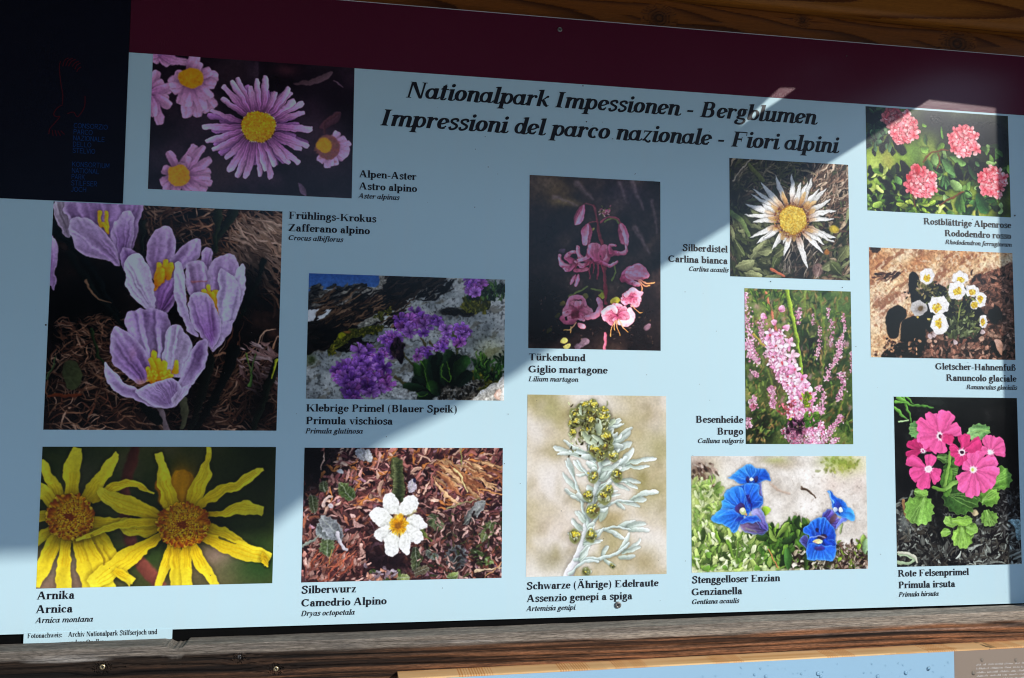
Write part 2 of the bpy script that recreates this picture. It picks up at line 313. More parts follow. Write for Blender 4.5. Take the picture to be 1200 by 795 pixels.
    pt([(418, 490), (425, 445), (448, 426), (480, 440), (505, 490), (500, 530), (470, 590), (430, 590), (412, 540)], (420, 640), (455, 426), (160, 142, 184), (142, 118, 170), rim=.4)
    pt([(243, 500), (248, 450), (268, 434), (310, 455), (350, 500), (376, 555), (370, 600), (330, 615), (285, 580), (250, 545)], (385, 640), (255, 440), (96, 60, 130), (138, 110, 168), vein=.25, rim=.4)
    s.spots([(345, 610, 22, 10, (170, 110, 60), .5), (315, 520, 12, 20, (130, 90, 110), .4)])
    for x0, y0, x1, y1 in [(384, 520, 396, 600), (400, 545, 405, 600), (365, 570, 380, 605), (415, 550, 410, 600), (430, 575, 420, 605), (375, 540, 392, 590), (440, 590, 420, 605), (455, 548, 452, 575)]: s.line([(x0, y0), (x1, y1)], 8, (236, 160, 40), w1=10, c1=(206, 116, 24), sh=.35)
    for i in range(60): s.dot(s.r.uniform(362, 438), s.r.uniform(570, 606), 4, [(238, 170, 50), (196, 104, 22)][s.r.randint(2)], alpha=.7)
    pt([(480, 560), (510, 500), (540, 476), (556, 488), (552, 540), (530, 590), (490, 630), (460, 640), (462, 600)], (450, 665), (548, 478), (150, 126, 176), (110, 78, 146), vein=.22, rim=.5)
    pt([(222, 548), (240, 560), (290, 610), (330, 630), (400, 665), (455, 690), (395, 694), (320, 672), (262, 640), (230, 600)], (440, 690), (225, 545), (104, 74, 128), (140, 116, 174), rim=.6)
    pt([(325, 648), (360, 618), (410, 603), (450, 602), (470, 625), (458, 670), (440, 695), (395, 692)], (440, 695), (370, 615), (96, 72, 124), (140, 112, 172), rim=.6)
    pt([(440, 660), (470, 630), (500, 620), (480, 660), (455, 690)], (450, 695), (490, 620), (140, 122, 158), (132, 106, 160), sh=.1)
    s.warp(5, 30); s.warp(.9, 8, 3); s.mottle(.1, 7); s.soften(1.15)
    return s.finish((1.62, 1.52, 1.46), contrast=.2)

def paint_arnica():
    s = Print([(62, 44), (933, 44), (920, 553), (41, 571)], .3417, .2102, 3)
    s.field(s.noise(160, 3, seed=8), [(0, (38, 50, 26)), (.5, (66, 74, 36)), (1, (104, 92, 66))])
    s.spots([(60, 560, 260, 90, (150, 120, 104), .9), (110, 480, 160, 60, (136, 122, 110), .7), (240, 130, 90, 120, (62, 66, 46), .8), (430, 260, 110, 130, (50, 60, 34), .9), (740, 150, 190, 170, (52, 58, 30), .9),
             (880, 120, 110, 200, (34, 44, 24), .8), (720, 450, 90, 60, (170, 140, 130), .9), (760, 520, 200, 60, (124, 114, 84), .7), (870, 480, 110, 90, (48, 82, 40), .8), (580, 180, 50, 70, (196, 130, 20), .9),
             (460, 460, 110, 60, (60, 80, 40), .7), (640, 330, 50, 200, (90, 80, 60), .6)])
    s.line([(405, 44), (385, 140), (365, 240), (400, 430), (500, 560)], 20, (78, 44, 34), w1=22, c1=(140, 82, 70), soft=9)
    s.petal((575, 270), (585, 130), 48, (206, 140, 10), (190, 130, 20), soft=9, sh=0)
    s.petal((520, 280), (490, 170), 16, (200, 130, 10), (180, 110, 20), soft=6, sh=0)
    Y0 = (236, 190, 30); Y1 = (252, 224, 66)
    def yp(pts, w, sh=.4):
        pts = [(float(a), float(b)) for a, b in pts]; (ax, ay), (bx, by) = pts[0], pts[-1]
        g = catmull(pts, False, 8); n = len(g); L = []; Rr = []
        for i in range(n):
            d = g[min(i+1, n-1)]-g[max(i-1, 0)]; d = d/(np.hypot(*d)+1e-6); t = i/(n-1)
            ww = np.interp(t, np.linspace(0, 1, len(w)), w)*.86
            L.append((g[i][0]-d[1]*ww, g[i][1]+d[0]*ww)); Rr.append((g[i][0]+d[1]*ww, g[i][1]-d[0]*ww))
        s.poly(L+Rr[::-1], Y0, Y1, base=(ax, ay), tip=(bx, by), vein=.13, nv=16, rim=.25, rimc=(255, 226, 70), rimw=5, sh=sh, smooth=False, grain=.05, lit=s.r.uniform(-.06, .06), shw=14)
        for q in (-.45, -.1, .3):
            s.line([(g[i][0]-(g[i]-g[i-1])[1]*q*np.interp(i/(n-1), np.linspace(0, 1, len(w)), w)/(np.hypot(*(g[i]-g[i-1]))+1e-6), g[i][1]+(g[i]-g[i-1])[0]*q*np.interp(i/(n-1), np.linspace(0, 1, len(w)), w)/(np.hypot(*(g[i]-g[i-1]))+1e-6)) for i in range(3, n-3, 6)], 1.4, (206, 146, 10), soft=1.5, alpha=.55)
    # left flower
    yp([(150, 300), (110, 200), (55, 90)], [10, 26, 26, 8]); yp([(170, 290), (172, 160), (186, 52)], [12, 30, 36, 34, 20]); yp([(190, 290), (260, 190), (340, 66)], [14, 30, 34, 30, 14])
    yp([(140, 300), (80, 230), (40, 190)], [14, 28, 30, 20]); yp([(250, 250), (330, 195), (400, 178), (472, 222)], [10, 18, 18, 12, 4]); yp([(120, 300), (60, 300), (20, 310)], [14, 22, 22, 18])
    yp([(120, 340), (70, 370), (30, 400)], [14, 26, 28, 20]); yp([(140, 340), (90, 430), (35, 560)], [14, 30, 32, 22]); yp([(160, 350), (142, 470), (142, 585)], [14, 26, 30, 28])
    yp([(220, 340), (290, 420), (390, 560)], [16, 40, 44, 30, 12]); yp([(180, 350), (220, 460), (240, 580)], [14, 30, 40, 34]); yp([(220, 350), (270, 450), (310, 590)], [14, 34, 40, 34])
    yp([(200, 320), (300, 325), (430, 330), (480, 340)], [12, 24, 24, 18, 12])
    for bx, by, rx, ry in ((165, 302, 92, 82),):
        pass
    def heart(x, y, rx, ry):
        s.dot(x, y, rx*.98, (170, 84, 14), ry=ry*.98, soft=5, sh=.5)
        for i in range(330):
            q = math.sqrt((i+.5)/330); a = i*2.399963
            px, py = x+rx*q*math.cos(a), y+ry*q*math.sin(a); r = 3.4+4*q
            if q < .2: s.dot(px, py, r, (128, 56, 18), soft=1.5, hi=.3, sh=.4); continue
            s.dot(px, py, r, [(236, 178, 30), (222, 150, 26), (242, 190, 50)][i % 3], soft=1.2, hi=.3, sh=.45)
            if i % 2: s.dot(px+s.r.uniform(-3, 3), py+s.r.uniform(-4, 1), r*.62, [(150, 70, 22), (176, 92, 24), (126, 54, 20)][i % 3], soft=1.2)
        for i in range(60):
            a = s.r.uniform(0, 6.28); q = s.r.uniform(.75, 1.04)
            s.line([(x+rx*(q-.14)*math.cos(a), y+ry*(q-.14)*math.sin(a)), (x+rx*q*math.cos(a), y+ry*q*math.sin(a)-4)], 4, (214, 140, 24), w1=5, c1=(150, 70, 24), sh=.3)
    heart(165, 302, 90, 80)
    # right flower
    yp([(545, 300), (520, 190), (490, 66)], [12, 34, 34, 18, 14]); yp([(600, 290), (640, 200), (672, 120), (683, 44)], [14, 34, 36, 14, 12]); yp([(640, 270), (720, 210), (800, 180), (884, 124)], [14, 26, 20, 26, 8])
    yp([(650, 298), (740, 290), (800, 270), (880, 282)], [8, 14, 26, 34, 20]); yp([(520, 310), (420, 270), (350, 250), (268, 208)], [16, 34, 42, 36, 10]); yp([(500, 335), (440, 350), (380, 340), (350, 320)], [16, 34, 40, 20])
    yp([(510, 325), (400, 325), (300, 350), (190, 385)], [14, 20, 18, 14, 5], .6); yp([(660, 340), (740, 370), (800, 410), (860, 440)], [16, 34, 26, 14]); yp([(640, 370), (740, 410), (840, 440), (910, 460)], [14, 34, 38, 34, 22])
    for k in range(3): yp([(880, 445+k*12), (900, 470+k*8), (885+k*9, 490-k*4)], [10, 8, 3])
    yp([(540, 400), (520, 480), (490, 570)], [14, 24, 22, 12]); yp([(560, 400), (560, 480), (560, 580)], [14, 26, 28, 26]); yp([(595, 400), (600, 480), (598, 580)], [14, 24, 26, 24]); yp([(620, 400), (655, 480), (715, 570)], [14, 24, 24, 16])
    yp([(505, 370), (420, 430), (330, 495), (235, 560)], [12, 32, 42, 44, 24], .6); yp([(330, 500), (370, 530), (405, 550)], [14, 20, 14])
    s.line([(245, 370), (285, 440), (290, 480)], 5, (110, 90, 30), alpha=.6); s.line([(720, 378), (780, 402)], 5, (96, 90, 40), w1=1.5)
    heart(582, 335, 96, 82)
    s.warp(6, 36); s.warp(.9, 9, 3); s.mottle(.05, 7); s.soften(1.15)
    return s.finish()

def paint_primrose():
    s = Print([(65, 41), (936, 67), (928, 604), (48, 596)], .3178, .2, 4)
    s.field(s.noise(60, 5, seed=4, stretch=1.5, ang=-.4), [(0, (92, 96, 100)), (.4, (140, 144, 146)), (.7, (172, 174, 174)), (1, (206, 206, 204))])
    n = s.noise(9, 3, seed=21); s.field(n, [(0, (60, 62, 64)), (1, (60, 62, 64))], np.clip((.34-n)*5, 0, .75))
    n = s.noise(22, 4, seed=31, stretch=2.5, ang=-.5); s.field(n, [(0, (96, 92, 84)), (1, (96, 92, 84))], np.clip((.32-n)*5, 0, .7))
    sky = (44, 78, 138)
    s.poly([(50, 20), (385, 20), (370, 98), (280, 90), (240, 112), (150, 108), (60, 135)], sky, (66, 100, 156), base=(200, 30), tip=(200, 110), vein=0, smooth=False, sh=0)
    s.poly([(55, 132), (110, 112), (160, 118), (200, 108), (240, 108), (262, 92), (290, 84), (330, 100), (330, 120), (230, 180), (130, 200), (50, 215)], (40, 38, 40), (84, 80, 76), vein=.5, nv=30, grain=1.1, sh=0)
    s.blades(160, (60, 100, 330, 190), (14, 50), (3, 8), [(90, 88, 86), (30, 28, 30), (120, 116, 110), (50, 48, 48)], ang=.25, spread=.35)
    s.poly([(50, 212), (150, 188), (180, 190), (140, 240), (50, 262)], (196, 198, 204), (214, 216, 220), vein=.04, sh=.1)
    s.poly([(380, 48), (470, 55), (400, 120), (280, 170), (180, 235), (130, 240), (190, 180), (270, 130), (370, 90)], (130, 126, 120), (90, 86, 84), vein=.2, grain=.6, sh=0)
    s.poly([(50, 265), (130, 240), (250, 170), (370, 130), (400, 92), (440, 62), (640, 60), (560, 110), (480, 150), (420, 200), (340, 225), (280, 260), (220, 295), (170, 360), (90, 385), (50, 395)], (22, 18, 18), (26, 20, 20), vein=.5, grain=.8, sh=0)
    s.blades(210, (70, 150, 470, 290), (30, 120), (2, 6), [(96, 74, 58), (60, 44, 36), (20, 16, 16), (120, 96, 78), (36, 28, 26)], ang=.5, spread=.2)
    s.blades(110, (390, 60, 640, 160), (30, 120), (3, 8), [(20, 16, 18), (32, 26, 26), (56, 46, 42), (12, 10, 12)], ang=.55, spread=.2)
    s.blades(80, (60, 290, 260, 380), (40, 110), (4, 9), [(14, 12, 14), (30, 24, 22), (8, 8, 10)], ang=.1, spread=.3)
    s.poly([(280, 270), (320, 238), (400, 215), (370, 250), (300, 280)], (120, 118, 112), (150, 146, 136), vein=.2, grain=.5)
    moss = [(96, 98, 32), (72, 76, 26), (122, 116, 44), (56, 60, 24)]
    s.poly([(145, 405), (180, 330), (215, 298), (290, 280), (380, 272), (385, 300), (330, 310), (260, 330), (205, 362)], (84, 86, 32), (70, 76, 30), vein=.3, grain=.5)
    s.blades(300, (150, 285, 385, 370), (6, 16), (2, 5), moss, spread=3, sh=.3) if 0 else [s.blades(24, (x-16, y-12, x+16, y+12), (6, 16), (2, 5), moss, spread=3, sh=.3) for x, y in [(165, 385), (185, 350), (205, 325), (235, 312), (265, 308), (295, 300), (325, 294), (355, 290), (375, 284), (220, 335), (250, 320), (405, 210), (375, 232), (300, 310)]]
    s.dot(205, 315, 16, (150, 150, 30), ry=10, soft=5, alpha=.7); s.dot(232, 299, 14, (130, 86, 50), ry=6, soft=4, alpha=.8)
    s.spots([(310, 370, 60, 16, (92, 88, 70), .8), (70, 420, 22, 22, (50, 60, 30), .9), (690, 215, 70, 12, (30, 28, 28), .9), (545, 155, 16, 6, (30, 28, 26), .9), (870, 390, 70, 60, (160, 160, 90), .4)])
    s.blades(60, (640, 205, 780, 225), (20, 50), (3, 6), [(24, 22, 22), (44, 40, 36)], ang=.1, spread=.2)
    for x, y in [(560, 120), (600, 120), (590, 130), (575, 110)]: s.line([(x, y), (x+12, y-8), (x+6, y+6)], 1.6, (110, 108, 104))
    for k, (bx, n) in enumerate([((750, 160, 860, 220), 140), ((790, 480, 920, 580), 170)]): s.blades(n, bx, (10, 34), (3, 6), moss, ang=1.4, spread=1)
    s.blades(120, (775, 100, 930, 165), (16, 40), (3, 6), [(56, 84, 50), (34, 54, 36), (82, 110, 60), (20, 32, 24)], ang=1.5, spread=.8)
    s.blades(110, (800, 420, 930, 520), (20, 44), (3, 6), [(66, 104, 48), (40, 66, 36), (98, 134, 56), (24, 38, 24)], ang=1.5, spread=.8)
    s.blades(260, (630, 520, 830, 600), (8, 26), (3, 7), [(70, 66, 60), (30, 28, 26), (110, 104, 96), (50, 46, 40), (140, 134, 126)], spread=3)
    s.poly([(790, 605), (830, 560), (900, 515), (935, 505), (935, 610)], (150, 150, 148), (190, 190, 188), vein=.15, grain=.5, sh=.3)
    s.poly([(885, 570), (905, 555), (918, 570), (905, 600), (890, 592)], (150, 120, 110), (186, 168, 160), vein=.3); s.spots([(900, 575, 7, 7, (214, 200, 196), .8)])
    s.poly([(420, 565), (450, 545), (490, 555), (500, 590), (430, 590)], (170, 172, 172), (150, 150, 150), vein=.2, grain=.4)
    def umbel(x, y, r, n, dark=.0, ly=1.0):
        pts = sorted([(x+r*q*math.cos(a), y+r*q*ly*math.sin(a)) for q, a in [(math.sqrt(s.r.rand())*.85, s.r.uniform(0, 6.28)) for _ in range(n)]], key=lambda p: p[1])
        for i, (px, py) in enumerate(pts):
            k = s.r.uniform(.72, 1.12)*(1-dark); base = np.array([(142, 92, 180), (162, 110, 192), (122, 74, 164), (152, 90, 166)][i % 4])*k; a0 = s.r.uniform(0, 6.28); fl = s.r.uniform(.5, 1)
            for j in range(5):
                for o in (-.2, .2):
                    a = a0+j*1.2566+o; s.petal((px, py), (px+r*.5*math.cos(a), py+r*.5*fl*math.sin(a)), r*.085, base*.6, base*1.22, pa=.8, pb=.22, sh=.32, vein=.15)
            s.dot(px, py, r*.06, (60, 26, 86), soft=1.5)
    s.petal((700, 300), (722, 380), 6, (70, 80, 40), (90, 100, 60)); 
    for p in [[(480, 390), (520, 440), (620, 540)], [(560, 330), (600, 390), (650, 500)], [(600, 340), (640, 410), (660, 500)], [(715, 300), (722, 380), (700, 480)], [(440, 500), (520, 540), (620, 570)]]: s.line(p, 5, (84, 74, 50), c1=(48, 62, 34), sh=.5)
    umbel(800, 95, 62, 14, .05, .6)
    umbel(570, 385, 45, 8, -.05); umbel(430, 335, 52, 11); umbel(660, 345, 45, 7, -.05)
    umbel(525, 270, 72, 14); umbel(600, 275, 56, 7, .1); umbel(712, 300, 70, 8, -.08)
    umbel(300, 440, 78, 14); umbel(230, 500, 78, 14, .08); umbel(350, 500, 80, 14, .05); umbel(270, 550, 80, 13, .22); umbel(400, 400, 40, 7, -.1)
    s.petal((470, 440), (450, 320), 22, (22, 16, 24), (60, 40, 60)); s.blades(24, (430, 340, 480, 420), (12, 30), (3, 6), [(30, 20, 26), (60, 44, 50)], ang=1.5, spread=.7)
    lv = [((620, 560), (530, 440), 24), ((620, 560), (575, 420), 26), ((640, 550), (610, 400), 24), ((650, 540), (640, 390), 26), ((670, 530), (690, 380), 30), ((690, 540), (730, 400), 28), ((700, 540), (770, 405), 30), ((710, 540), (790, 480), 24), ((620, 570), (520, 500), 24), ((630, 580), (540, 540), 22), ((600, 560), (480, 540), 18), ((610, 590), (540, 580), 22), ((660, 540), (660, 440), 26), ((640, 580), (590, 520), 24)]
    for b, t, w in lv: s.petal(b, t, w, (16, 26, 20), [(34, 54, 34), (24, 38, 28), (46, 76, 36)][int(t[0]) % 3], s.r.uniform(-.15, .15), pa=.6, pb=.35, sh=.6, lit=.35)
    for p in [[(655, 440), (645, 490), (680, 520), (690, 480), (672, 430)], [(560, 430), (575, 470), (600, 560)], [(540, 570), (560, 585), (590, 575)]]: s.line(p, 3, (80, 116, 44), w1=2)
    s.warp(5, 24); s.warp(1.6, 8, 3); s.mottle(.12, 7); s.soften(1.15)
    return s.finish((1.22, 1.2, 1.16))

def paint_avens():
    s = Print([(62, 36), (922, 38), (916, 601), (51, 620)], .3164, .2091, 5)
    s.field(s.noise(70, 4, seed=6), [(0, (34, 22, 28)), (.5, (70, 46, 50)), (1, (112, 78, 76))])
    cols = [(168, 112, 106), (196, 146, 140), (126, 78, 74), (92, 54, 54), (214, 172, 164), (150, 92, 78), (60, 38, 42), (184, 120, 96), (176, 136, 150)]
    s.blades(1500, (50, 30, 930, 620), (16, 74), (3, 9), cols, ang=.4, spread=1.5, bend=.5, sh=.5, pa=.5, pb=.4)
    s.spots([(120, 110, 100, 130, (16, 12, 14), .95), (60, 60, 80, 80, (10, 8, 12), .9), (330, 520, 120, 70, (30, 18, 22), .95), (450, 540, 110, 60, (34, 22, 28), .9), (230, 60, 60, 40, (30, 22, 28), .6),
             (330, 420, 60, 50, (40, 26, 30), .8), (590, 300, 40, 60, (50, 36, 36), .6), (730, 400, 120, 100, (44, 34, 34), .6)])
    s.blades(420, (120, 40, 930, 330), (20, 90), (3, 8), [(200, 150, 142), (170, 112, 104), (222, 180, 160), (206, 136, 84), (120, 76, 78), (70, 44, 50)], ang=.5, spread=1.1, bend=.4, sh=.6)
    s.blades(260, (60, 420, 330, 620), (14, 60), (3, 7), [(196, 140, 128), (150, 96, 88), (222, 176, 164), (96, 60, 62)], ang=.8, spread=1.2, sh=.5)
    s.blades(50, (620, 80, 830, 200), (60, 160), (4, 7), [(196, 138, 100), (170, 112, 84), (214, 170, 130)], ang=-.5, spread=.35)
    s.blades(16, (60, 540, 260, 620), (90, 150), (2, 3.4), [(206, 128, 100), (180, 100, 80)], ang=.7, spread=.5)
    def leaf(b, t, w, c0, c1, n=6, vein=(170, 176, 164)):
        b = np.array(b, float); t = np.array(t, float); d = t-b; L = np.hypot(*d); d /= L; nn = np.array([-d[1], d[0]]); pts = []
        for sd in (1, -1):
            rr = range(2*n+1) if sd == 1 else range(2*n, -1, -1)
            for k in rr: u = k/(2*n); ww = w*(max(u*(1-u)*4, .02)**.5)*(1 if k % 2 else .78); pts.append(tuple(b+d*L*u+nn*sd*ww))
        s.poly(pts, c0, c1, base=b, tip=t, vein=.25, rim=.2, sh=.55, smooth=False, grain=.3)
        s.line([tuple(b), tuple(t)], 2, vein, alpha=.6)
        for k in range(1, n): 
            for sd in (1, -1): s.line([tuple(b+d*L*k/n), tuple(b+d*L*(k+.7)/n+nn*sd*w*.7)], 1.2, vein, alpha=.35)
    s.petal((480, 270), (455, 80), 28, (60, 66, 44), (92, 98, 66), pa=.6, pb=.4, sh=.6, vein=.3, nv=8)
    for k in range(13):
        y = 95+k*13; s.petal((468, y+10), (446-k*.3, y), 8, (52, 62, 42), (128, 134, 96)); s.petal((468, y+10), (492+k*.4, y+2), 8, (40, 50, 34), (96, 102, 70))
    leaf((690, 560), (745, 465), 52, (60, 62, 64), (92, 94, 98), 7); leaf((160, 510), (165, 410), 36, (70, 84, 56), (110, 124, 84)); leaf((120, 370), (190, 420), 42, (110, 116, 118), (150, 156, 158)); leaf((230, 440), (130, 330), 36, (120, 124, 130), (164, 168, 172))
    leaf((270, 260), (215, 190), 34, (56, 72, 40), (84, 98, 58)); leaf((600, 330), (660, 390), 32, (62, 72, 50), (100, 106, 76)); leaf((750, 370), (845, 265), 26, (84, 86, 84), (132, 134, 136)); leaf((880, 350), (830, 450), 30, (70, 80, 50), (112, 120, 78))
    leaf((545, 470), (548, 570), 26, (52, 60, 42), (84, 92, 62)); leaf((780, 480), (880, 540), 24, (60, 78, 44), (104, 122, 66)); leaf((590, 480), (640, 520), 22, (60, 66, 60), (96, 102, 96)); s.blades(260, (560, 330, 925, 600), (10, 40), (2, 6), [(190, 146, 140), (96, 66, 60), (70, 76, 50), (214, 176, 166), (50, 36, 36)], spread=3, sh=.5)
    leaf((90, 240), (110, 320), 26, (46, 54, 36), (76, 84, 54)); leaf((150, 230), (140, 180), 24, (50, 58, 38), (76, 84, 52)); leaf((680, 600), (730, 585), 24, (90, 104, 60), (120, 136, 76)); leaf((460, 600), (520, 598), 16, (120, 134, 80), (140, 150, 96)); leaf((540, 580), (600, 560), 24, (70, 64, 50), (100, 90, 70))
    leaf((330, 90), (290, 40), 26, (150, 150, 158), (186, 186, 194)); leaf((350, 100), (330, 40), 18, (170, 170, 176), (196, 196, 200)); leaf((520, 230), (535, 175), 22, (150, 142, 154), (186, 176, 190))
    s.line([(52, 465), (90, 440), (130, 410)], 7, (140, 150, 140), w1=3); s.line([(150, 290), (150, 260), (178, 244)], 9, (206, 180, 172), w1=5, sh=.5); s.line([(205, 410), (225, 460), (250, 478)], 9, (196, 192, 200), w1=5, sh=.5)
    s.line([(805, 570), (860, 562), (915, 560)], 6, (218, 192, 160), w1=3, sh=.5); s.line([(848, 600), (915, 535)], 3, (196, 150, 110)); s.line([(810, 215), (920, 240)], 4, (206, 150, 100), sh=.5); s.line([(715, 130), (750, 180), (770, 225)], 5, (228, 206, 150), w1=3, sh=.4)
    s.line([(680, 300), (740, 280), (820, 256)], 4, (150, 146, 110), w1=2, sh=.5); s.line([(738, 36), (738, 110)], 2, (140, 150, 90)); s.line([(170, 540), (180, 480)], 2, (190, 150, 90)); s.line([(570, 395), (612, 440)], 8, (100, 112, 60), w1=3)
    s.blades(60, (330, 560, 470, 620), (10, 30), (4, 8), [(190, 176, 186), (160, 140, 150), (206, 150, 128), (90, 110, 60)], spread=3)
    s.dot(219, 140, 15, (190, 194, 200), ry=9, soft=3); s.dot(540, 178, 9, (40, 44, 70)); s.dot(178, 288, 10, (200, 190, 196))
    W0 = (226, 228, 214); W1 = (252, 252, 250)
    for pts, tp in [([(470, 330), (412, 310), (400, 270), (412, 238), (440, 232), (468, 255), (474, 300)], (425, 236)), ([(476, 330), (474, 285), (500, 250), (535, 242), (556, 262), (552, 300), (520, 330)], (540, 250)),
                    ([(440, 370), (395, 378), (355, 350), (344, 318), (360, 298), (400, 298), (440, 330)], (345, 310)), ([(500, 350), (530, 328), (560, 330), (600, 378), (570, 390), (520, 385)], (595, 375)),
                    ([(440, 390), (400, 440), (372, 430), (368, 400), (390, 378), (430, 372)], (370, 415)), ([(500, 370), (560, 390), (580, 420), (570, 445), (535, 452), (500, 410)], (575, 440)),
                    ([(450, 395), (410, 430), (410, 480), (440, 505), (465, 490), (474, 450), (468, 410)], (435, 505)), ([(480, 400), (470, 460), (490, 490), (512, 502), (525, 470), (520, 430), (500, 400)], (510, 502))]:
        s.poly(pts, W0, W1, base=(470, 375), tip=tp, vein=.04, nv=12, rim=.5, rimc=(255, 255, 255), rimw=5, sh=.35)
    s.line([(500, 400), (505, 440)], 3, (250, 250, 244)); s.poly([(500, 335), (525, 322), (540, 305), (548, 315), (520, 335)], (150, 140, 90), (190, 180, 130), sh=0, alpha=.7)
    s.dot(470, 372, 36, (222, 190, 110), ry=44, soft=10, alpha=.8)
    for i in range(120):
        a = s.r.uniform(0, 6.28); q = s.r.uniform(.25, 1); s.line([(470+10*math.cos(a), 374+12*math.sin(a)), (470+42*q*math.cos(a), 370+48*q*math.sin(a))], 1.5, (190, 120, 30), w1=2.6, c1=[(240, 180, 40), (222, 150, 24), (250, 204, 70)][i % 3], sh=.12)
    s.dot(468, 374, 12, (140, 96, 40), soft=5); 
    s.warp(5, 24); s.warp(1.6, 8, 3); s.mottle(.14, 7); s.soften(1.15)
    return s.finish()
def paint_lily():
    s = Print([(32, 31), (500, 56), (502, 660), (28, 652)], .2289, .2912, 6)
    s.field(s.noise(60, 4, seed=11, stretch=1.6, ang=-.9), [(0, (16, 12, 14)), (.5, (40, 32, 32)), (1, (74, 62, 54))])
    s.spots([(110, 90, 80, 60, (96, 80, 44), .8), (80, 60, 60, 40, (120, 106, 90), .6), (160, 130, 60, 14, (140, 124, 80), .7), (60, 250, 70, 160, (26, 20, 22), .8), (380, 100, 90, 60, (60, 52, 62), .7), (260, 560, 240, 60, (18, 12, 14), .9),
             (90, 480, 80, 100, (20, 14, 16), .85), (440, 470, 50, 120, (30, 22, 24), .7), (260, 300, 120, 110, (34, 26, 28), .7)])
    for p, w in [([(400, 55), (440, 160)], 9), ([(410, 220), (460, 310)], 12), ([(350, 60), (380, 130)], 7), ([(470, 120), (490, 240)], 7), ([(120, 110), (200, 140)], 8), ([(200, 60), (260, 120)], 10)]: s.line(p, w, (108, 96, 98), w1=w*.4, soft=6, alpha=.6)
    s.soften(3)
    s.blades(70, (50, 420, 480, 640), (5, 16), (1, 2.5), [(110, 92, 70), (80, 66, 54), (140, 122, 110)], spread=3, alpha=.6)
    for x, y, r, c in [(155, 625, 14, (206, 200, 110)), (165, 640, 12, (160, 160, 96)), (225, 632, 20, (120, 104, 116)), (205, 645, 14, (96, 84, 96)), (453, 572, 14, (120, 98, 110)), (100, 590, 10, (60, 60, 34)), (148, 495, 12, (90, 84, 44)), (130, 535, 9, (70, 70, 34)), (146, 300, 12, (84, 68, 84)), (290, 458, 13, (170, 176, 70)), (260, 228, 8, (180, 176, 90)), (338, 485, 16, (190, 180, 70)), (230, 470, 16, (96, 96, 50))]:
        s.petal((x-r, y+r*.5), (x+r, y-r*.4), r*.7, np.array(c)*.7, c, s.r.uniform(-.3, .3), soft=2, sh=.2)
    for p in [[(240, 430), (200, 450), (170, 470)], [(330, 340), (340, 380), (325, 410)], [(250, 440), (300, 450)], [(300, 200), (330, 185), (352, 200)]]: s.line(p, 3, (96, 110, 60), sh=.3)
    s.line([(300, 660), (301, 600)], 5, (190, 100, 120), w1=4); s.line([(305, 490), (303, 380), (290, 280), (272, 190), (262, 140)], 6, (110, 48, 60), w1=4, c1=(96, 44, 50), sh=.4)
    s.line([(272, 190), (262, 145), (225, 135)], 2.4, (110, 60, 66)); s.line([(285, 200), (320, 180), (355, 195), (362, 215)], 2.8, (130, 66, 78)); s.line([(270, 200), (245, 205), (240, 225)], 2.5, (120, 60, 66))
    P0, P1 = (150, 66, 96), (224, 132, 158)
    def bud(b, t, w): 
        s.petal(b, t, w, (142, 68, 92), (196, 110, 138), pa=.5, pb=.45, vein=.2, sh=.5, lit=.25)
        s.petal(b, t, w*.35, (196, 120, 146), (220, 150, 170), pa=.5, pb=.45, sh=0)
    bud((226, 138), (194, 208), 18); bud((240, 205), (234, 285), 20); bud((358, 200), (378, 290), 19); bud((290, 165), (322, 158), 9); s.blades(26, (280, 145, 326, 172), (6, 14), (1.6, 3), [(200, 160, 160), (150, 90, 100), (110, 110, 60)], spread=3)
    bud((196, 385), (180, 425), 7); bud((206, 385), (200, 430), 7)
    def curl(cx, cy, arcs, br=1.0, w=12):
        for pts, ww in arcs:
            pts = [(cx+x, cy+y) for x, y in pts]
            s.line(pts, ww, np.array(P0)*br, w1=ww*.55, c1=np.array(P1)*br, sh=.55, hi=.3)
            s.line([(x-ww*.2, y-ww*.3) for x, y in pts[1:]], ww*.3, np.array((240, 176, 190))*br, alpha=.5)
            for k in range(5): 
                q = pts[s.r.randint(1, len(pts))]; s.dot(q[0]+s.r.uniform(-ww, ww)*.5, q[1]+s.r.uniform(-ww, ww)*.5, 1.5, (120, 30, 60), alpha=.7)
    curl(165, 340, [([(35, 0), (10, 15), (-15, 10), (-24, -22)], 10), ([(30, 5), (0, -10), (10, -28), (30, -30)], 11), ([(30, 10), (5, 30), (-8, 24)], 8)], .95)
    curl(265, 315, [([(0, 20), (-30, 20), (-55, 5), (-58, -25)], 13), ([(0, 20), (-40, 40), (-70, 28)], 10), ([(0, 20), (35, 22), (50, 0), (42, -25)], 14), ([(5, 20), (50, 40), (80, 25)], 9), ([(-15, -5), (-30, 12), (-60, 20)], 10)], .98)
    s.petal((265, 340), (263, 276), 24, P0, (216, 128, 152), pa=.5, pb=.3, sh=.5, vein=.25); s.petal((290, 330), (300, 280), 12, P0, (206, 116, 140), sh=.4)
    curl(350, 300, [([(-30, 10), (0, 12), (25, 5), (26, -10)], 10), ([(-25, 5), (-28, -12), (-10, -16)], 8)], .95)
    for p in [[(250, 345), (245, 375), (250, 400)], [(262, 350), (262, 385)], [(275, 350), (280, 380), (276, 405)], [(285, 345), (300, 380)], [(240, 345), (225, 370)], [(200, 350), (190, 375)]]: s.line(p, 3.2, (130, 50, 70), w1=2.4, sh=.3)
    s.petal((185, 372), (245, 372), 8, (150, 70, 96), (190, 100, 120))
    curl(410, 385, [([(-40, 20), (-30, -10), (0, -25), (30, -15), (44, 5)], 14), ([(-35, 20), (-10, 35), (10, 38)], 14), ([(-10, 0), (15, 0), (40, 10)], 15)], 1.02)
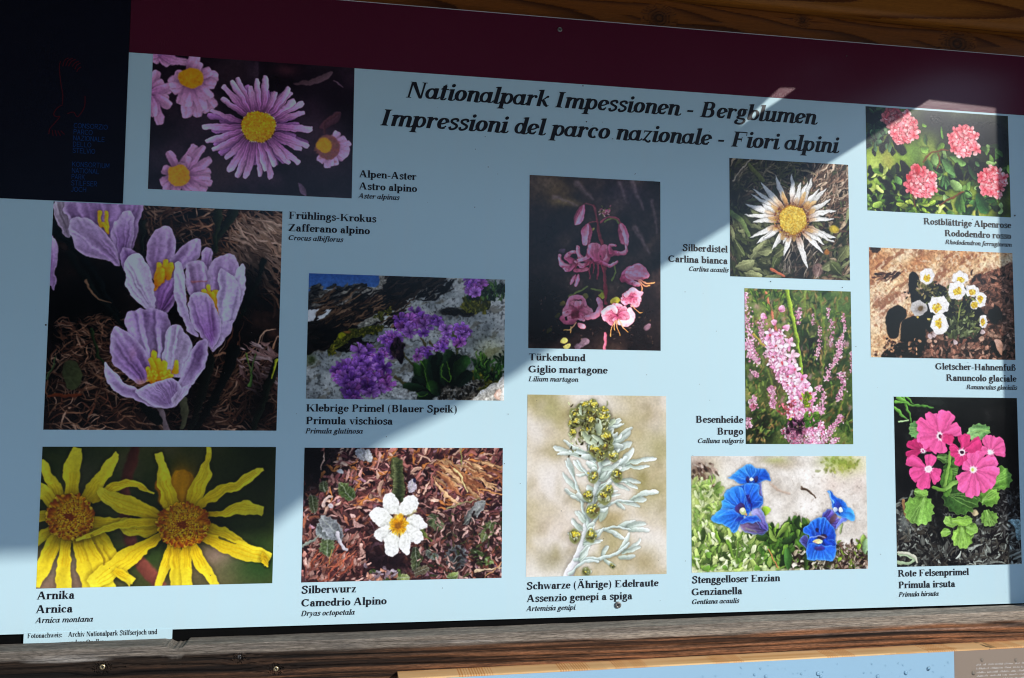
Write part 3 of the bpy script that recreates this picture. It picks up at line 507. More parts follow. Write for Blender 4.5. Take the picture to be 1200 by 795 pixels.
    s.poly([(375, 375), (400, 355), (440, 360), (458, 385), (450, 402), (420, 408), (385, 405)], (226, 138, 160), (186, 92, 118), vein=.3, sh=.2, alpha=.8)
    for p in [[(425, 405), (450, 418), (480, 415)], [(425, 410), (440, 425), (465, 425)], [(420, 410), (432, 430), (430, 445)]]: s.line(p, 2.2, (206, 120, 110), c1=(226, 150, 90))
    def bloom(cx, cy, k, br):
        for a, l, w in [(-2.7, 40, 15), (-2.1, 42, 15), (-1.4, 42, 16), (-.7, 42, 15), (0, 44, 14), (.7, 30, 12), (2.6, 36, 13), (3.1, 44, 14), (1.6, 24, 12)]:
            c0 = np.array(P0)*br*s.r.uniform(.75, 1.05); c1 = np.array((238, 150, 170))*br
            s.petal((cx, cy), (cx+k*l*math.cos(a), cy+k*l*math.sin(a)*.85), w*k, c0, c1, s.r.uniform(-.5, .5), pa=.5, pb=.25, vein=.25, sh=.5, nv=4)
            for j in range(6): q = s.r.uniform(.3, .8); s.dot(cx+k*l*q*math.cos(a)+s.r.uniform(-5, 5), cy+k*l*q*math.sin(a)*.85+s.r.uniform(-5, 5), 1.5, (110, 24, 50), alpha=.7)
    bloom(205, 525, 1.25, .92); s.line([(165, 505), (180, 475), (215, 468), (232, 490)], 8, (190, 110, 136), sh=.4); s.line([(150, 545), (160, 560), (190, 556)], 9, (150, 80, 104), sh=.4); s.line([(240, 540), (275, 530), (288, 500), (280, 480)], 9, (206, 122, 146), sh=.5)
    s.dot(195, 532, 14, (70, 20, 36), soft=6, alpha=.8); s.petal((205, 560), (235, 580), 9, (210, 120, 140), (226, 140, 156))
    bloom(395, 475, .9, 1.06); bloom(345, 535, 1.2, 1.13); s.line([(300, 520), (320, 505), (340, 515)], 9, (246, 170, 186), sh=.4); s.line([(355, 560), (385, 560), (402, 540), (392, 515)], 9, (248, 180, 194), sh=.5)
    s.line([(380, 460), (400, 445), (428, 455)], 8, (240, 150, 172), sh=.3); s.line([(425, 470), (420, 495), (400, 500)], 6, (232, 140, 160))
    for p in [[(340, 555), (325, 580), (322, 606)], [(342, 555), (350, 585), (356, 608)], [(350, 550), (375, 580), (386, 592)], [(335, 560), (338, 590)], [(200, 560), (175, 585), (152, 590)], [(180, 575), (180, 596)], [(400, 500), (420, 520), (436, 522)]]: s.line(p, 2.2, (226, 150, 120), w1=1.6, c1=(220, 170, 90), sh=.4)
    s.warp(4, 26); s.warp(.9, 7, 3); s.mottle(.15, 8); s.soften(1.15)
    return s.finish((1.42, 1.34, 1.32))

def paint_genepi():
    s = Print([(39, 23), (518, 27), (517, 640), (32, 651)], .2393, .2963, 7)
    n = s.noise(85, 3, seed=5, stretch=1.5, ang=1.0); s.field(n, [(0, (150, 140, 98)), (.35, (184, 170, 142)), (.6, (216, 204, 192)), (1, (234, 226, 220))])
    s.spots([(120, 70, 40, 50, (150, 146, 104), .6), (80, 230, 60, 90, (186, 170, 146), .5), (150, 480, 70, 90, (214, 198, 190), .8), (440, 200, 90, 90, (166, 154, 116), .6), (500, 210, 50, 60, (138, 130, 86), .6), (470, 60, 60, 60, (200, 184, 170), .6), (330, 60, 60, 50, (206, 196, 186), .5),
             (120, 590, 60, 40, (130, 120, 90), .7), (440, 600, 60, 60, (140, 124, 86), .7), (480, 440, 60, 70, (216, 202, 192), .7), (340, 440, 60, 30, (150, 130, 90), .5), (70, 150, 40, 60, (206, 196, 190), .6), (130, 320, 60, 60, (214, 202, 196), .7)])
    s.blades(60, (40, 30, 510, 640), (30, 90), (6, 16), [(150, 140, 96), (214, 200, 190), (180, 160, 138), (124, 112, 74)], ang=.9, spread=.8, alpha=.3, soft=8, sh=0)
    s.soften(10)
    L0, L1 = (158, 172, 160), (218, 226, 220)
    def st(pts, w, w1=None, c=(176, 190, 184), c1=None): s.line(pts, w, c, w1=w1, c1=c1 or (206, 218, 214), sh=.35, hi=.25)
    def frond(pts, w, lobes):
        for (b, t, ww) in lobes: s.petal(b, t, ww*.92, L0, np.array(L1)*s.r.uniform(.86, 1.08), s.r.uniform(-.15, .15), pa=.5, pb=.4, sh=.35, lit=.22, vein=.1)
        st(pts, w*.62, w*.3)
    st([(170, 655), (205, 590), (235, 520), (245, 440), (280, 330), (300, 240)], 15, 10, (206, 200, 206), (180, 192, 186))
    frond([(200, 590), (250, 590), (310, 582), (360, 560), (385, 535)], 11, [((290, 590), (315, 540), 8), ((340, 575), (390, 495), 8), ((360, 570), (430, 520), 9), ((370, 565), (430, 545), 8), ((350, 580), (408, 578), 9), ((300, 590), (340, 612), 7)])
    frond([(180, 640), (230, 600), (280, 596)], 10, [((230, 635), (258, 632), 9)])
    frond([(280, 495), (330, 480), (390, 484)], 9, [((340, 484), (410, 460), 9), ((370, 484), (450, 470), 9), ((380, 488), (460, 494), 9), ((320, 490), (372, 520), 9), ((300, 490), (345, 505), 6)])
    frond([(250, 480), (300, 420), (340, 392), (400, 390)], 10, [((390, 388), (490, 355), 10), ((360, 395), (425, 408), 8), ((340, 395), (375, 420), 7), ((400, 388), (450, 385), 9)])
    frond([(300, 330), (340, 320), (380, 325)], 8, [((340, 322), (430, 325), 8), ((370, 325), (420, 345), 6), ((330, 322), (390, 350), 6)])
    frond([(245, 470), (225, 400), (205, 330), (170, 250)], 9, [((225, 390), (165, 350), 8), ((215, 350), (160, 290), 9), ((230, 400), (185, 372), 7), ((200, 310), (175, 240), 7)])
    frond([(270, 320), (240, 290), (210, 250)], 10, [((240, 290), (195, 250), 9), ((245, 300), (205, 298), 6)])
    frond([(270, 250), (230, 225), (180, 215)], 10, [((240, 235), (125, 200), 11), ((230, 232), (142, 228), 8), ((250, 225), (160, 180), 7)])
    frond([(300, 310), (340, 270), (380, 240)], 17, [((330, 290), (402, 205), 13), ((340, 285), (395, 268), 12), ((380, 260), (482, 243), 10), ((380, 266), (460, 270), 7)])
    frond([(290, 260), (320, 220), (350, 195)], 12, [((310, 230), (400, 185), 12), ((320, 200), (395, 150), 11), ((315, 190), (400, 136), 8), ((300, 160), (362, 105), 10), ((320, 220), (370, 200), 10), ((325, 180), (365, 160), 9)])
    s.petal((290, 460), (310, 400), 16, (150, 158, 140), (180, 190, 176)); s.petal((215, 600), (245, 560), 9, L0, L1)
    for i in range(90):
        yy = s.r.uniform(110, 600) if i % 3 else s.r.uniform(110, 330); xx = np.interp(yy, [120, 300, 450, 600], [290, 285, 245, 205]); sd = 1 if s.r.rand() < .62 else -1; ln = s.r.uniform(30, 85)*(1.15 if sd > 0 else .8); a = s.r.uniform(.1, .9)
        s.petal((xx+sd*8, yy), (xx+sd*ln*math.cos(a), yy-ln*math.sin(a)), s.r.uniform(5, 10), L0, np.array(L1)*s.r.uniform(.84, 1.08), s.r.uniform(-.2, .2), pa=.5, pb=.4, sh=.3, lit=.25)
    def head(x, y, r, yel=.5, n=22):
        s.dot(x, y, r*.95, (124, 126, 84), ry=r*1.1, soft=5, sh=.3)
        for i in range(n):
            a = s.r.uniform(0, 6.28); q = s.r.uniform(.1, .95)
            b = (x+r*q*.4*math.cos(a), y+r*q*.4*math.sin(a)+r*.3); t = (x+r*q*1.1*math.cos(a), y+r*q*1.1*math.sin(a)-r*.15)
            c = [(176, 180, 138), (140, 144, 98), (206, 210, 180), (104, 100, 64), (120, 104, 70)][s.r.randint(5)]
            s.petal(b, t, r*.2, np.array(c)*.7, c, sh=.35)
        for i in range(int(n*yel*1.0)): s.dot(x+s.r.normal(0, r*.32), y-r*.35+s.r.normal(0, r*.28), r*.15, [(222, 206, 90), (206, 184, 66), (234, 222, 130)][s.r.randint(3)], sh=.35, hi=.3)
    for x, y, r, k in [(240, 105, 30, .2), (290, 120, 34, .3), (262, 90, 28, .5), (225, 80, 22, .6), (265, 60, 20, .9), (300, 85, 22, .6), (200, 90, 20, .5), (240, 62, 17, .9), (190, 125, 14, 1), (207, 120, 16, 1), (194, 155, 14, 1), (305, 105, 20, .7), (285, 160, 34, .1), (250, 150, 30, .2), (312, 172, 24, .9), (256, 115, 16, 1), (310, 210, 26, .1), (270, 215, 20, 1),
                       (335, 235, 17, .5), (290, 235, 18, .2), (267, 308, 20, .5), (345, 303, 20, .4), (246, 372, 18, .5), (303, 375, 24, .35), (318, 352, 16, .6), (262, 425, 24, .5), (200, 510, 22, .6), (255, 508, 19, .8), (240, 632, 14, .1), (330, 612, 8, .2), (232, 160, 16, .4)]:
        head(x, y, r, k)
    for b, t, w in [((285, 165), (278, 105), 13), ((230, 150), (285, 200), 14), ((300, 200), (262, 160), 9), ((225, 60), (222, 95), 6), ((320, 130), (340, 105), 8)]: s.petal(b, t, w, (136, 146, 124), (184, 194, 170), .1, pa=.5, pb=.4, sh=.5, lit=.25)
    s.blades(90, (180, 50, 330, 230), (8, 20), (1.4, 3), [(190, 196, 150), (110, 110, 70), (60, 54, 36), (220, 222, 190)], spread=3, sh=.3)
    s.warp(3, 22); s.warp(.9, 6, 3); s.mottle(.05, 5); s.soften(1.15)
    return s.finish((1.06, 1.07, 1.06))

def paint_thistle():
    s = Print([(395, 50), (1086, 93), (1100, 765), (402, 740)], .2248, .2083, 8)
    s.field(s.noise(70, 4, seed=9), [(0, (24, 22, 18)), (.5, (64, 56, 46)), (1, (112, 98, 82))])
    gr = [(110, 114, 78), (84, 92, 58), (138, 142, 104), (64, 68, 46)]; br = [(150, 126, 104), (110, 88, 72), (190, 168, 140), (72, 56, 46), (44, 34, 30)]
    s.blades(900, (395, 50, 1100, 770), (24, 100), (2.5, 7), br+gr[:2], ang=.9, spread=1.2, bend=.3, sh=.5)
    s.blades(300, (860, 90, 1095, 420), (20, 80), (2, 6), [(196, 172, 150), (160, 130, 110), (220, 196, 172), (120, 92, 74)], ang=.9, spread=.8, sh=.5)
    s.blades(260, (395, 300, 640, 760), (50, 160), (6, 14), gr, ang=-.6, spread=1.0, bend=.2, sh=.5)
    s.blades(120, (900, 420, 1095, 760), (30, 110), (4, 12), gr+br[:3], ang=.6, spread=1.2, sh=.5)
    s.spots([(760, 640, 110, 90, (34, 30, 32), .75), (620, 110, 150, 50, (30, 26, 20), .6), (430, 250, 60, 100, (44, 46, 30), .6), (880, 560, 60, 60, (50, 40, 40), .5)])
    s.blades(90, (400, 60, 780, 250), (50, 180), (3, 7), [(130, 120, 86), (96, 96, 56), (160, 144, 116)], ang=.5, spread=1.1, sh=.5)
    s.blades(70, (680, 560, 900, 760), (30, 90), (2, 4), [(140, 130, 120), (190, 176, 160), (100, 90, 80)], ang=1.3, spread=.6, sh=.4)
    for x, y, l, a, w in [(430, 690, 120, .3, 26), (520, 640, 150, .9, 30), (600, 560, 130, -.2, 28), (480, 720, 110, -.2, 24), (640, 700, 110, 1.1, 22), (1020, 660, 120, 1.0, 30), (930, 700, 90, .5, 24), (420, 520, 120, -1.0, 18), (560, 600, 90, .2, 22), (1050, 730, 90, 2.4, 28), (660, 620, 80, .7, 22)]:
        c = np.array(gr[s.r.randint(3)], float)*1.15; s.petal((x, y), (x+l*math.cos(a), y-l*math.sin(a)), w, c*.6, c, .1, rag=.5, sh=.6, lit=.3); s.line([(x, y), (x+l*.9*math.cos(a), y-l*.9*math.sin(a))], 2, (170, 176, 130), alpha=.6)
    s.line([(415, 180), (470, 110), (515, 60)], 4, (186, 170, 150), sh=.4); s.line([(510, 90), (560, 150), (590, 180)], 11, (110, 112, 60), sh=.5); s.line([(405, 370), (470, 420), (510, 500)], 16, (110, 126, 80), w1=10, sh=.5)
    s.dot(1005, 468, 30, (170, 150, 60), ry=22, soft=5); s.dot(1010, 466, 14, (206, 180, 70), soft=4); s.dot(965, 600, 16, (160, 110, 60), soft=4); s.line([(640, 700), (720, 740)], 9, (190, 110, 84), w1=5, sh=.4); s.dot(910, 700, 30, (150, 120, 118), ry=36, soft=6, alpha=.6)
    c = (762, 412)
    tips = [(757, 135, 19), (660, 145, 19), (578, 185, 22), (525, 225, 17), (520, 262, 17), (485, 318, 22), (482, 383, 18), (530, 425, 15), (575, 318, 14), (513, 512, 17), (550, 553, 17), (640, 583, 19), (600, 520, 15), (712, 625, 21), (705, 548, 13), (852, 700, 23), (948, 612, 19),
            (952, 558, 17), (1020, 520, 18), (1010, 540, 14), (1010, 410, 18), (1022, 358, 18), (990, 290, 17), (965, 230, 19), (925, 232, 16), (878, 168, 23), (850, 185, 17), (810, 190, 17)]
    for x, y, w in tips:
        d = math.hypot(x-c[0], y-c[1]); ux, uy = (x-c[0])/d, (y-c[1])/d; b = (c[0]+ux*60, c[1]+uy*60)
        s.petal(b, (x, y), w*.84, (176, 120, 90), (226, 226, 224), s.r.uniform(-.06, .06), pa=.5, pb=.85, vein=.16, nv=4, lit=.12, sh=.7, mid=(240, 238, 232))
        if s.r.rand() < .5: s.petal(b, (x*.6+c[0]*.4, y*.6+c[1]*.4), w*.5, (206, 140, 90), (240, 214, 180), sh=.2, alpha=.7)
    for x, y in [(700, 250), (840, 250), (900, 350), (640, 330), (650, 470), (880, 480), (700, 530), (900, 300), (770, 540), (620, 400), (860, 300)]:
        s.petal(((x+c[0])/2, (y+c[1])/2), (x, y), 12, (190, 130, 70), (224, 186, 130), sh=.4, alpha=.8)
    for i in range(420):
        a = s.r.uniform(0, 6.28); q = s.r.uniform(.8, 1.22); s.dot(c[0]+84*q*math.cos(a)*1.03, c[1]+84*q*math.sin(a), s.r.uniform(2.5, 4.5), [(206, 150, 110), (150, 84, 66), (236, 200, 160), (120, 66, 50), (226, 180, 80)][s.r.randint(5)], sh=.35)
    disc(s, 766, 412, 80, 82, 430, [(232, 196, 84), (214, 170, 60), (240, 212, 110)], (170, 120, 40), 4)
    s.warp(4, 30); s.warp(.9, 8, 3); s.mottle(.12, 6); s.soften(1.15)
    return s.finish()

def paint_rhodo():
    s = Print([(62, 40), (800, 97), (813, 620), (75, 580)], .2872, .1903, 9)
    s.field(s.noise(80, 4, seed=3), [(0, (60, 76, 30)), (.5, (120, 140, 56)), (1, (182, 196, 104))])
    s.spots([(640, 180, 260, 120, (24, 26, 34), 1), (420, 110, 120, 70, (30, 34, 38), 1), (740, 250, 90, 130, (16, 18, 24), 1), (110, 120, 70, 110, (18, 22, 16), .95), (170, 330, 40, 60, (140, 120, 74), .6), (110, 370, 60, 80, (176, 196, 110), .8), (640, 360, 90, 100, (40, 40, 30), .85),
             (780, 480, 50, 120, (24, 30, 20), .8), (480, 540, 80, 50, (150, 160, 84), .8), (620, 580, 80, 30, (170, 160, 90), .7), (330, 300, 40, 50, (70, 90, 60), .6), (180, 540, 110, 50, (40, 56, 24), .8), (280, 270, 60, 60, (120, 150, 70), .7), (760, 590, 60, 30, (40, 40, 20), .7)])
    s.soften(5)
    s.field(s.noise(5, 2, seed=44), [(0, (20, 20, 26)), (1, (60, 62, 70))], .25*np.clip((s.X/s.W-.45)*6, 0, 1)*np.clip((.5-s.Y/s.H)*6, 0, 1))
    G = 0; s.blades(150, (66, 380, 480, 600), (24, 60), (7, 14), [(150, 180, 84), (96, 130, 56), (50, 70, 34), (190, 206, 120), (24, 34, 20)], spread=3, sh=.5); s.blades(70, (430, 240, 800, 600), (24, 64), (8, 15), [(120, 152, 84), (70, 100, 54), (34, 50, 30), (150, 180, 120)], spread=3, sh=.5); s.blades(40, (70, 50, 200, 260), (20, 50), (7, 14), [(60, 80, 56), (24, 34, 22), (110, 140, 104)], spread=3, sh=.5)
    def leaves(n, cx, cy, r, cols, w=(7, 13), l=(28, 60), k=1.0):
        for i in range(n):
            a = s.r.uniform(0, 6.28); x = cx+r*s.r.uniform(0, .6)*math.cos(a); y = cy+r*s.r.uniform(0, .6)*math.sin(a); ll = s.r.uniform(*l)
            cc = np.array(cols[s.r.randint(len(cols))], float)*s.r.uniform(.8, 1.15)*k
            s.petal((x, y), (x+ll*math.cos(a), y+ll*math.sin(a)), s.r.uniform(*w), cc*.7, cc, s.r.uniform(-.15, .15), pa=.6, pb=.5, sh=.55, lit=.3)
            if s.r.rand() < .4: s.line([(x, y), (x+ll*.9*math.cos(a), y+ll*.9*math.sin(a))], 1.2, np.minimum(cc*1.5, 240), alpha=.6)
    leaves(26, 110, 110, 70, [(18, 24, 18), (30, 42, 28), (60, 84, 60)]); leaves(16, 110, 220, 60, [(24, 30, 24), (60, 84, 60), (90, 120, 90)])
    leaves(70, 230, 500, 130, [(22, 32, 20), (60, 84, 40), (100, 130, 60), (18, 24, 16)]); leaves(60, 330, 555, 120, [(140, 172, 70), (96, 130, 54), (170, 190, 90), (50, 70, 34)]); leaves(16, 100, 560, 60, [(20, 28, 18), (120, 150, 80), (90, 120, 60)])
    leaves(30, 480, 390, 90, [(90, 128, 80), (60, 90, 54), (120, 156, 96), (30, 44, 28)]); leaves(24, 640, 530, 90, [(50, 84, 44), (84, 120, 66), (110, 148, 88)]); leaves(14, 620, 380, 50, [(20, 24, 20), (40, 44, 34)])
    for b, t, w, c in [((210, 220), (270, 290), 20, (16, 22, 14)), ((160, 230), (145, 285), 14, (24, 32, 22)), ((245, 320), (290, 380), 18, (14, 18, 12)), ((235, 380), (290, 400), 12, (18, 22, 16)), ((575, 495), (545, 590), 26, (76, 110, 56)), ((560, 500), (575, 590), 14, (96, 130, 70)), ((640, 490), (690, 600), 26, (60, 96, 56)), ((425, 290), (425, 350), 22, (130, 160, 100)),
                       ((500, 430), (560, 475), 22, (140, 170, 110)), ((460, 320), (540, 400), 22, (100, 136, 84)), ((500, 300), (585, 345), 18, (120, 156, 92)), ((385, 320), (400, 385), 20, (84, 116, 70)), ((350, 255), (385, 275), 15, (130, 166, 84)), ((430, 260), (470, 245), 18, (110, 140, 60)), ((595, 350), (640, 430), 14, (50, 76, 44)), ((535, 340), (560, 430), 16, (14, 16, 14)),
                       ((160, 420), (200, 470), 14, (16, 22, 14)), ((240, 490), (290, 460), 18, (20, 24, 16)), ((220, 400), (245, 450), 16, (110, 150, 90)), ((150, 540), (105, 560), 16, (150, 180, 90)), ((370, 190), (380, 240), 7, (60, 90, 50)), ((455, 150), (465, 210), 6, (110, 150, 70)), ((350, 130), (380, 150), 7, (120, 160, 60)), ((630, 330), (650, 360), 10, (90, 120, 80))]:
        s.petal(b, t, w, np.array(c)*.75, c, .1, pa=.6, pb=.45, sh=.6, lit=.25)
    for p, w in [([(450, 552), (510, 515), (570, 488)], 4), ([(365, 330), (390, 290), (440, 275), (490, 270)], 4), ([(430, 370), (450, 340), (440, 290)], 3), ([(300, 480), (320, 560)], 3)]: s.line(p, w, (110, 70, 44), sh=.5)
    def truss(cx, cy, rx, ry, n, k=1.0):
        s.dot(cx, cy, rx*.8, (150, 50, 66), ry=ry*.8, soft=10, sh=.4)
        for i in range(n):
            a = i*2.4; q = math.sqrt((i+.5)/n); x = cx+rx*q*.86*math.cos(a); y = cy+ry*q*.86*math.sin(a); r = 27*s.r.uniform(.7, 1.25); x += s.r.uniform(-9, 9); y += s.r.uniform(-9, 9); b = s.r.uniform(.85, 1.1)*k
            for j in range(5):
                aa = j*1.2566+a; s.petal((x, y), (x+r*math.cos(aa), y+r*math.sin(aa)), 10, np.array((222, 92, 104))*b, np.minimum(np.array([(252, 190, 192), (246, 150, 158), (238, 122, 134)][(i+j) % 3])*b, 255), pa=.6, pb=.3, sh=.5, vein=.15)
            s.dot(x, y, 4, (186, 44, 66), soft=2)
            if i % 3 == 0: s.line([(x-6, y), (x+6, y+5)], 2.4, (255, 226, 226), alpha=.8)
    truss(255, 155, 84, 88, 30); truss(195, 90, 50, 36, 11, .7); truss(570, 225, 78, 88, 30, 1.04); truss(350, 435, 78, 86, 30); truss(715, 435, 68, 88, 27, 1.02)
    s.petal((330, 400), (335, 345), 12, (150, 40, 50), (200, 80, 90)); s.petal((300, 420), (272, 405), 10, (150, 40, 50), (200, 80, 90))
    s.warp(4, 26); s.warp(.9, 7, 3); s.mottle(.1, 6); s.soften(1.15)
    return s.finish((1.12, 1.12, 1.10), contrast=.35)

def paint_ranun():
    s = Print([(80, 43), (820, 76), (840, 628), (92, 612)], .2866, .1965, 10)
    s.field(s.noise(90, 5, seed=3, stretch=2.2, ang=-.55), [(0, (176, 122, 84)), (.45, (214, 170, 128)), (.75, (232, 200, 162)), (1, (200, 160, 140))])
    s.mottle(.22, 9, 2)
    n = s.noise(26, 5, seed=12, stretch=4, ang=-.6); s.field(n, [(0, (110, 66, 46)), (1, (110, 66, 46))], np.clip((.36-n)*6, 0, .6))
    n = s.noise(10, 3, seed=16); s.field(n, [(0, (150, 96, 70)), (1, (150, 96, 70))], np.clip((.33-n)*6, 0, .6))
    n = s.noise(14, 3, seed=18); s.field(n, [(0, (244, 220, 190)), (1, (244, 220, 190))], np.clip((n-.68)*6, 0, .6))
    s.poly([(600, 225), (680, 175), (740, 158), (850, 160), (860, 640), (340, 640), (350, 520), (560, 480), (640, 380)], (120, 84, 70), (134, 98, 84), vein=.3, grain=.8, sh=.2)
    s.blades(420, (350, 460, 850, 630), (12, 44), (4, 12), [(186, 140, 120), (120, 82, 68), (70, 44, 36), (210, 168, 146), (44, 28, 24), (150, 106, 90)], spread=3, sh=.6)
    s.blades(220, (600, 190, 850, 480), (10, 50), (3, 9), [(140, 100, 84), (96, 66, 56), (170, 128, 110), (60, 40, 36)], ang=.4, spread=1.2, sh=.5)
    s.blades(50, (90, 560, 350, 625), (6, 18), (3, 7), [(230, 190, 160), (90, 60, 46)], spread=3)
    s.blades(30, (90, 180, 220, 220), (20, 60), (2, 5), [(90, 60, 50), (130, 96, 80), (60, 40, 36)], ang=.25, spread=.4); s.blades(14, (80, 45, 130, 75), (10, 36), (3, 8), [(60, 44, 36), (90, 66, 50)], ang=.7, spread=.8)
    K = (14, 10, 12)
    for pts in [[(285, 190), (320, 175), (340, 215), (325, 250), (345, 300), (310, 330), (290, 270)], [(170, 395), (195, 360), (235, 345), (272, 365), (268, 410), (240, 440), (232, 500), (190, 515), (172, 470)], [(250, 430), (330, 400), (370, 450), (370, 560), (330, 620), (150, 612), (170, 575), (240, 530)],
                [(300, 310), (360, 290), (400, 250), (470, 245), (500, 330), (560, 400), (640, 400), (620, 470), (520, 500), (380, 470), (330, 400)], [(560, 320), (640, 350), (690, 400), (640, 440), (560, 420)], [(700, 370), (750, 350), (770, 400), (730, 440), (700, 410)], [(710, 530), (770, 560), (770, 610), (730, 600)]]:
        s.poly(pts, K, (22, 16, 16), vein=.1, soft=4, sh=.15)
    s.blades(60, (160, 520, 370, 620), (8, 24), (3, 8), [(210, 160, 124), (30, 20, 20), (90, 60, 50)], spread=3, sh=.3); s.blades(50, (270, 250, 480, 310), (8, 20), (3, 6), [(14, 10, 12), (30, 26, 20)], spread=3)
    s.blades(320, (400, 250, 640, 480), (10, 40), (3, 7), [(60, 68, 36), (96, 104, 60), (34, 36, 24), (130, 134, 84), (20, 18, 16)], spread=3, sh=.5)
    s.blades(90, (330, 220, 420, 290), (10, 30), (3, 6), [(110, 106, 60), (70, 66, 40), (150, 140, 96), (40, 34, 24)], spread=3, sh=.4); s.blades(70, (490, 430, 640, 520), (14, 44), (4, 8), [(120, 130, 84), (150, 160, 116), (70, 78, 50)], ang=1.2, spread=1, sh=.5)
    s.line([(540, 440), (550, 380), (560, 330)], 4, (130, 140, 80), sh=.5); s.line([(500, 460), (560, 430), (620, 430)], 3, (60, 70, 40), sh=.4)
    for p in [(390, 490), (410, 480), (520, 520), (660, 470)]: s.petal(p, (p[0]+16, p[1]+26), 12, (170, 150, 150), (220, 200, 200), sh=.4)
    def fl(x, y, rx, ry, ex, ey, pale=1.0, yr=.45):
        for j in range(7):
            a = j*.9+x; s.petal((x, y), (x+rx*math.cos(a), y+ry*math.sin(a)), rx*.5, np.array((216, 206, 196))*pale, np.array((252, 250, 250))*pale, pa=.6, pb=.12, sh=.4, vein=.06, lit=.06)
        s.dot(x, y, rx*.9, np.array((246, 242, 240))*pale, ry=ry*.9, soft=5, hi=.04)
        for j in range(5): a = j*1.2566+y; s.line([(x+ex+5*math.cos(a), y+ey+5*math.sin(a)), (x+rx*.9*math.cos(a), y+ry*.9*math.sin(a))], 1.4, np.array((206, 196, 190))*pale, alpha=.6)
        for i in range(60):
            a = s.r.uniform(0, 6.28); q = s.r.rand()**.5*yr; s.dot(x+ex+rx*q*math.cos(a), y+ey+ry*q*math.sin(a), 4, np.array([(240, 206, 60), (226, 180, 30), (250, 226, 110), (190, 140, 30)][s.r.randint(4)])*pale**2, sh=.15)
        s.dot(x+ex, y+ey, 5, (170, 130, 40), soft=3, alpha=.7)
    fl(550, 205, 40, 32, 5, 8); fl(380, 193, 36, 40, 0, 8); fl(613, 270, 36, 28, 0, 8); fl(660, 315, 26, 40, -6, 0); fl(534, 268, 44, 46, 4, 4); fl(440, 345, 52, 46, -10, 10); fl(445, 440, 44, 54, -4, -4, 1, .4); fl(672, 428, 22, 36, -2, 4); fl(625, 343, 18, 24, 0, 0, .97, .7)
    fl(340, 358, 40, 38, 5, 2, .78, .22); s.spots([(345, 362, 20, 16, (90, 70, 60), .8)]); s.dot(330, 403, 6, (226, 190, 90)); s.dot(388, 418, 6, (220, 190, 110))
    s.poly([(730, 530), (760, 525), (775, 560), (770, 605), (745, 575)], (214, 176, 160), (170, 130, 110), sh=.5)
    s.warp(3.5, 24); s.warp(.9, 7, 3); s.mottle(.1, 6); s.soften(1.15)
    return s.finish()

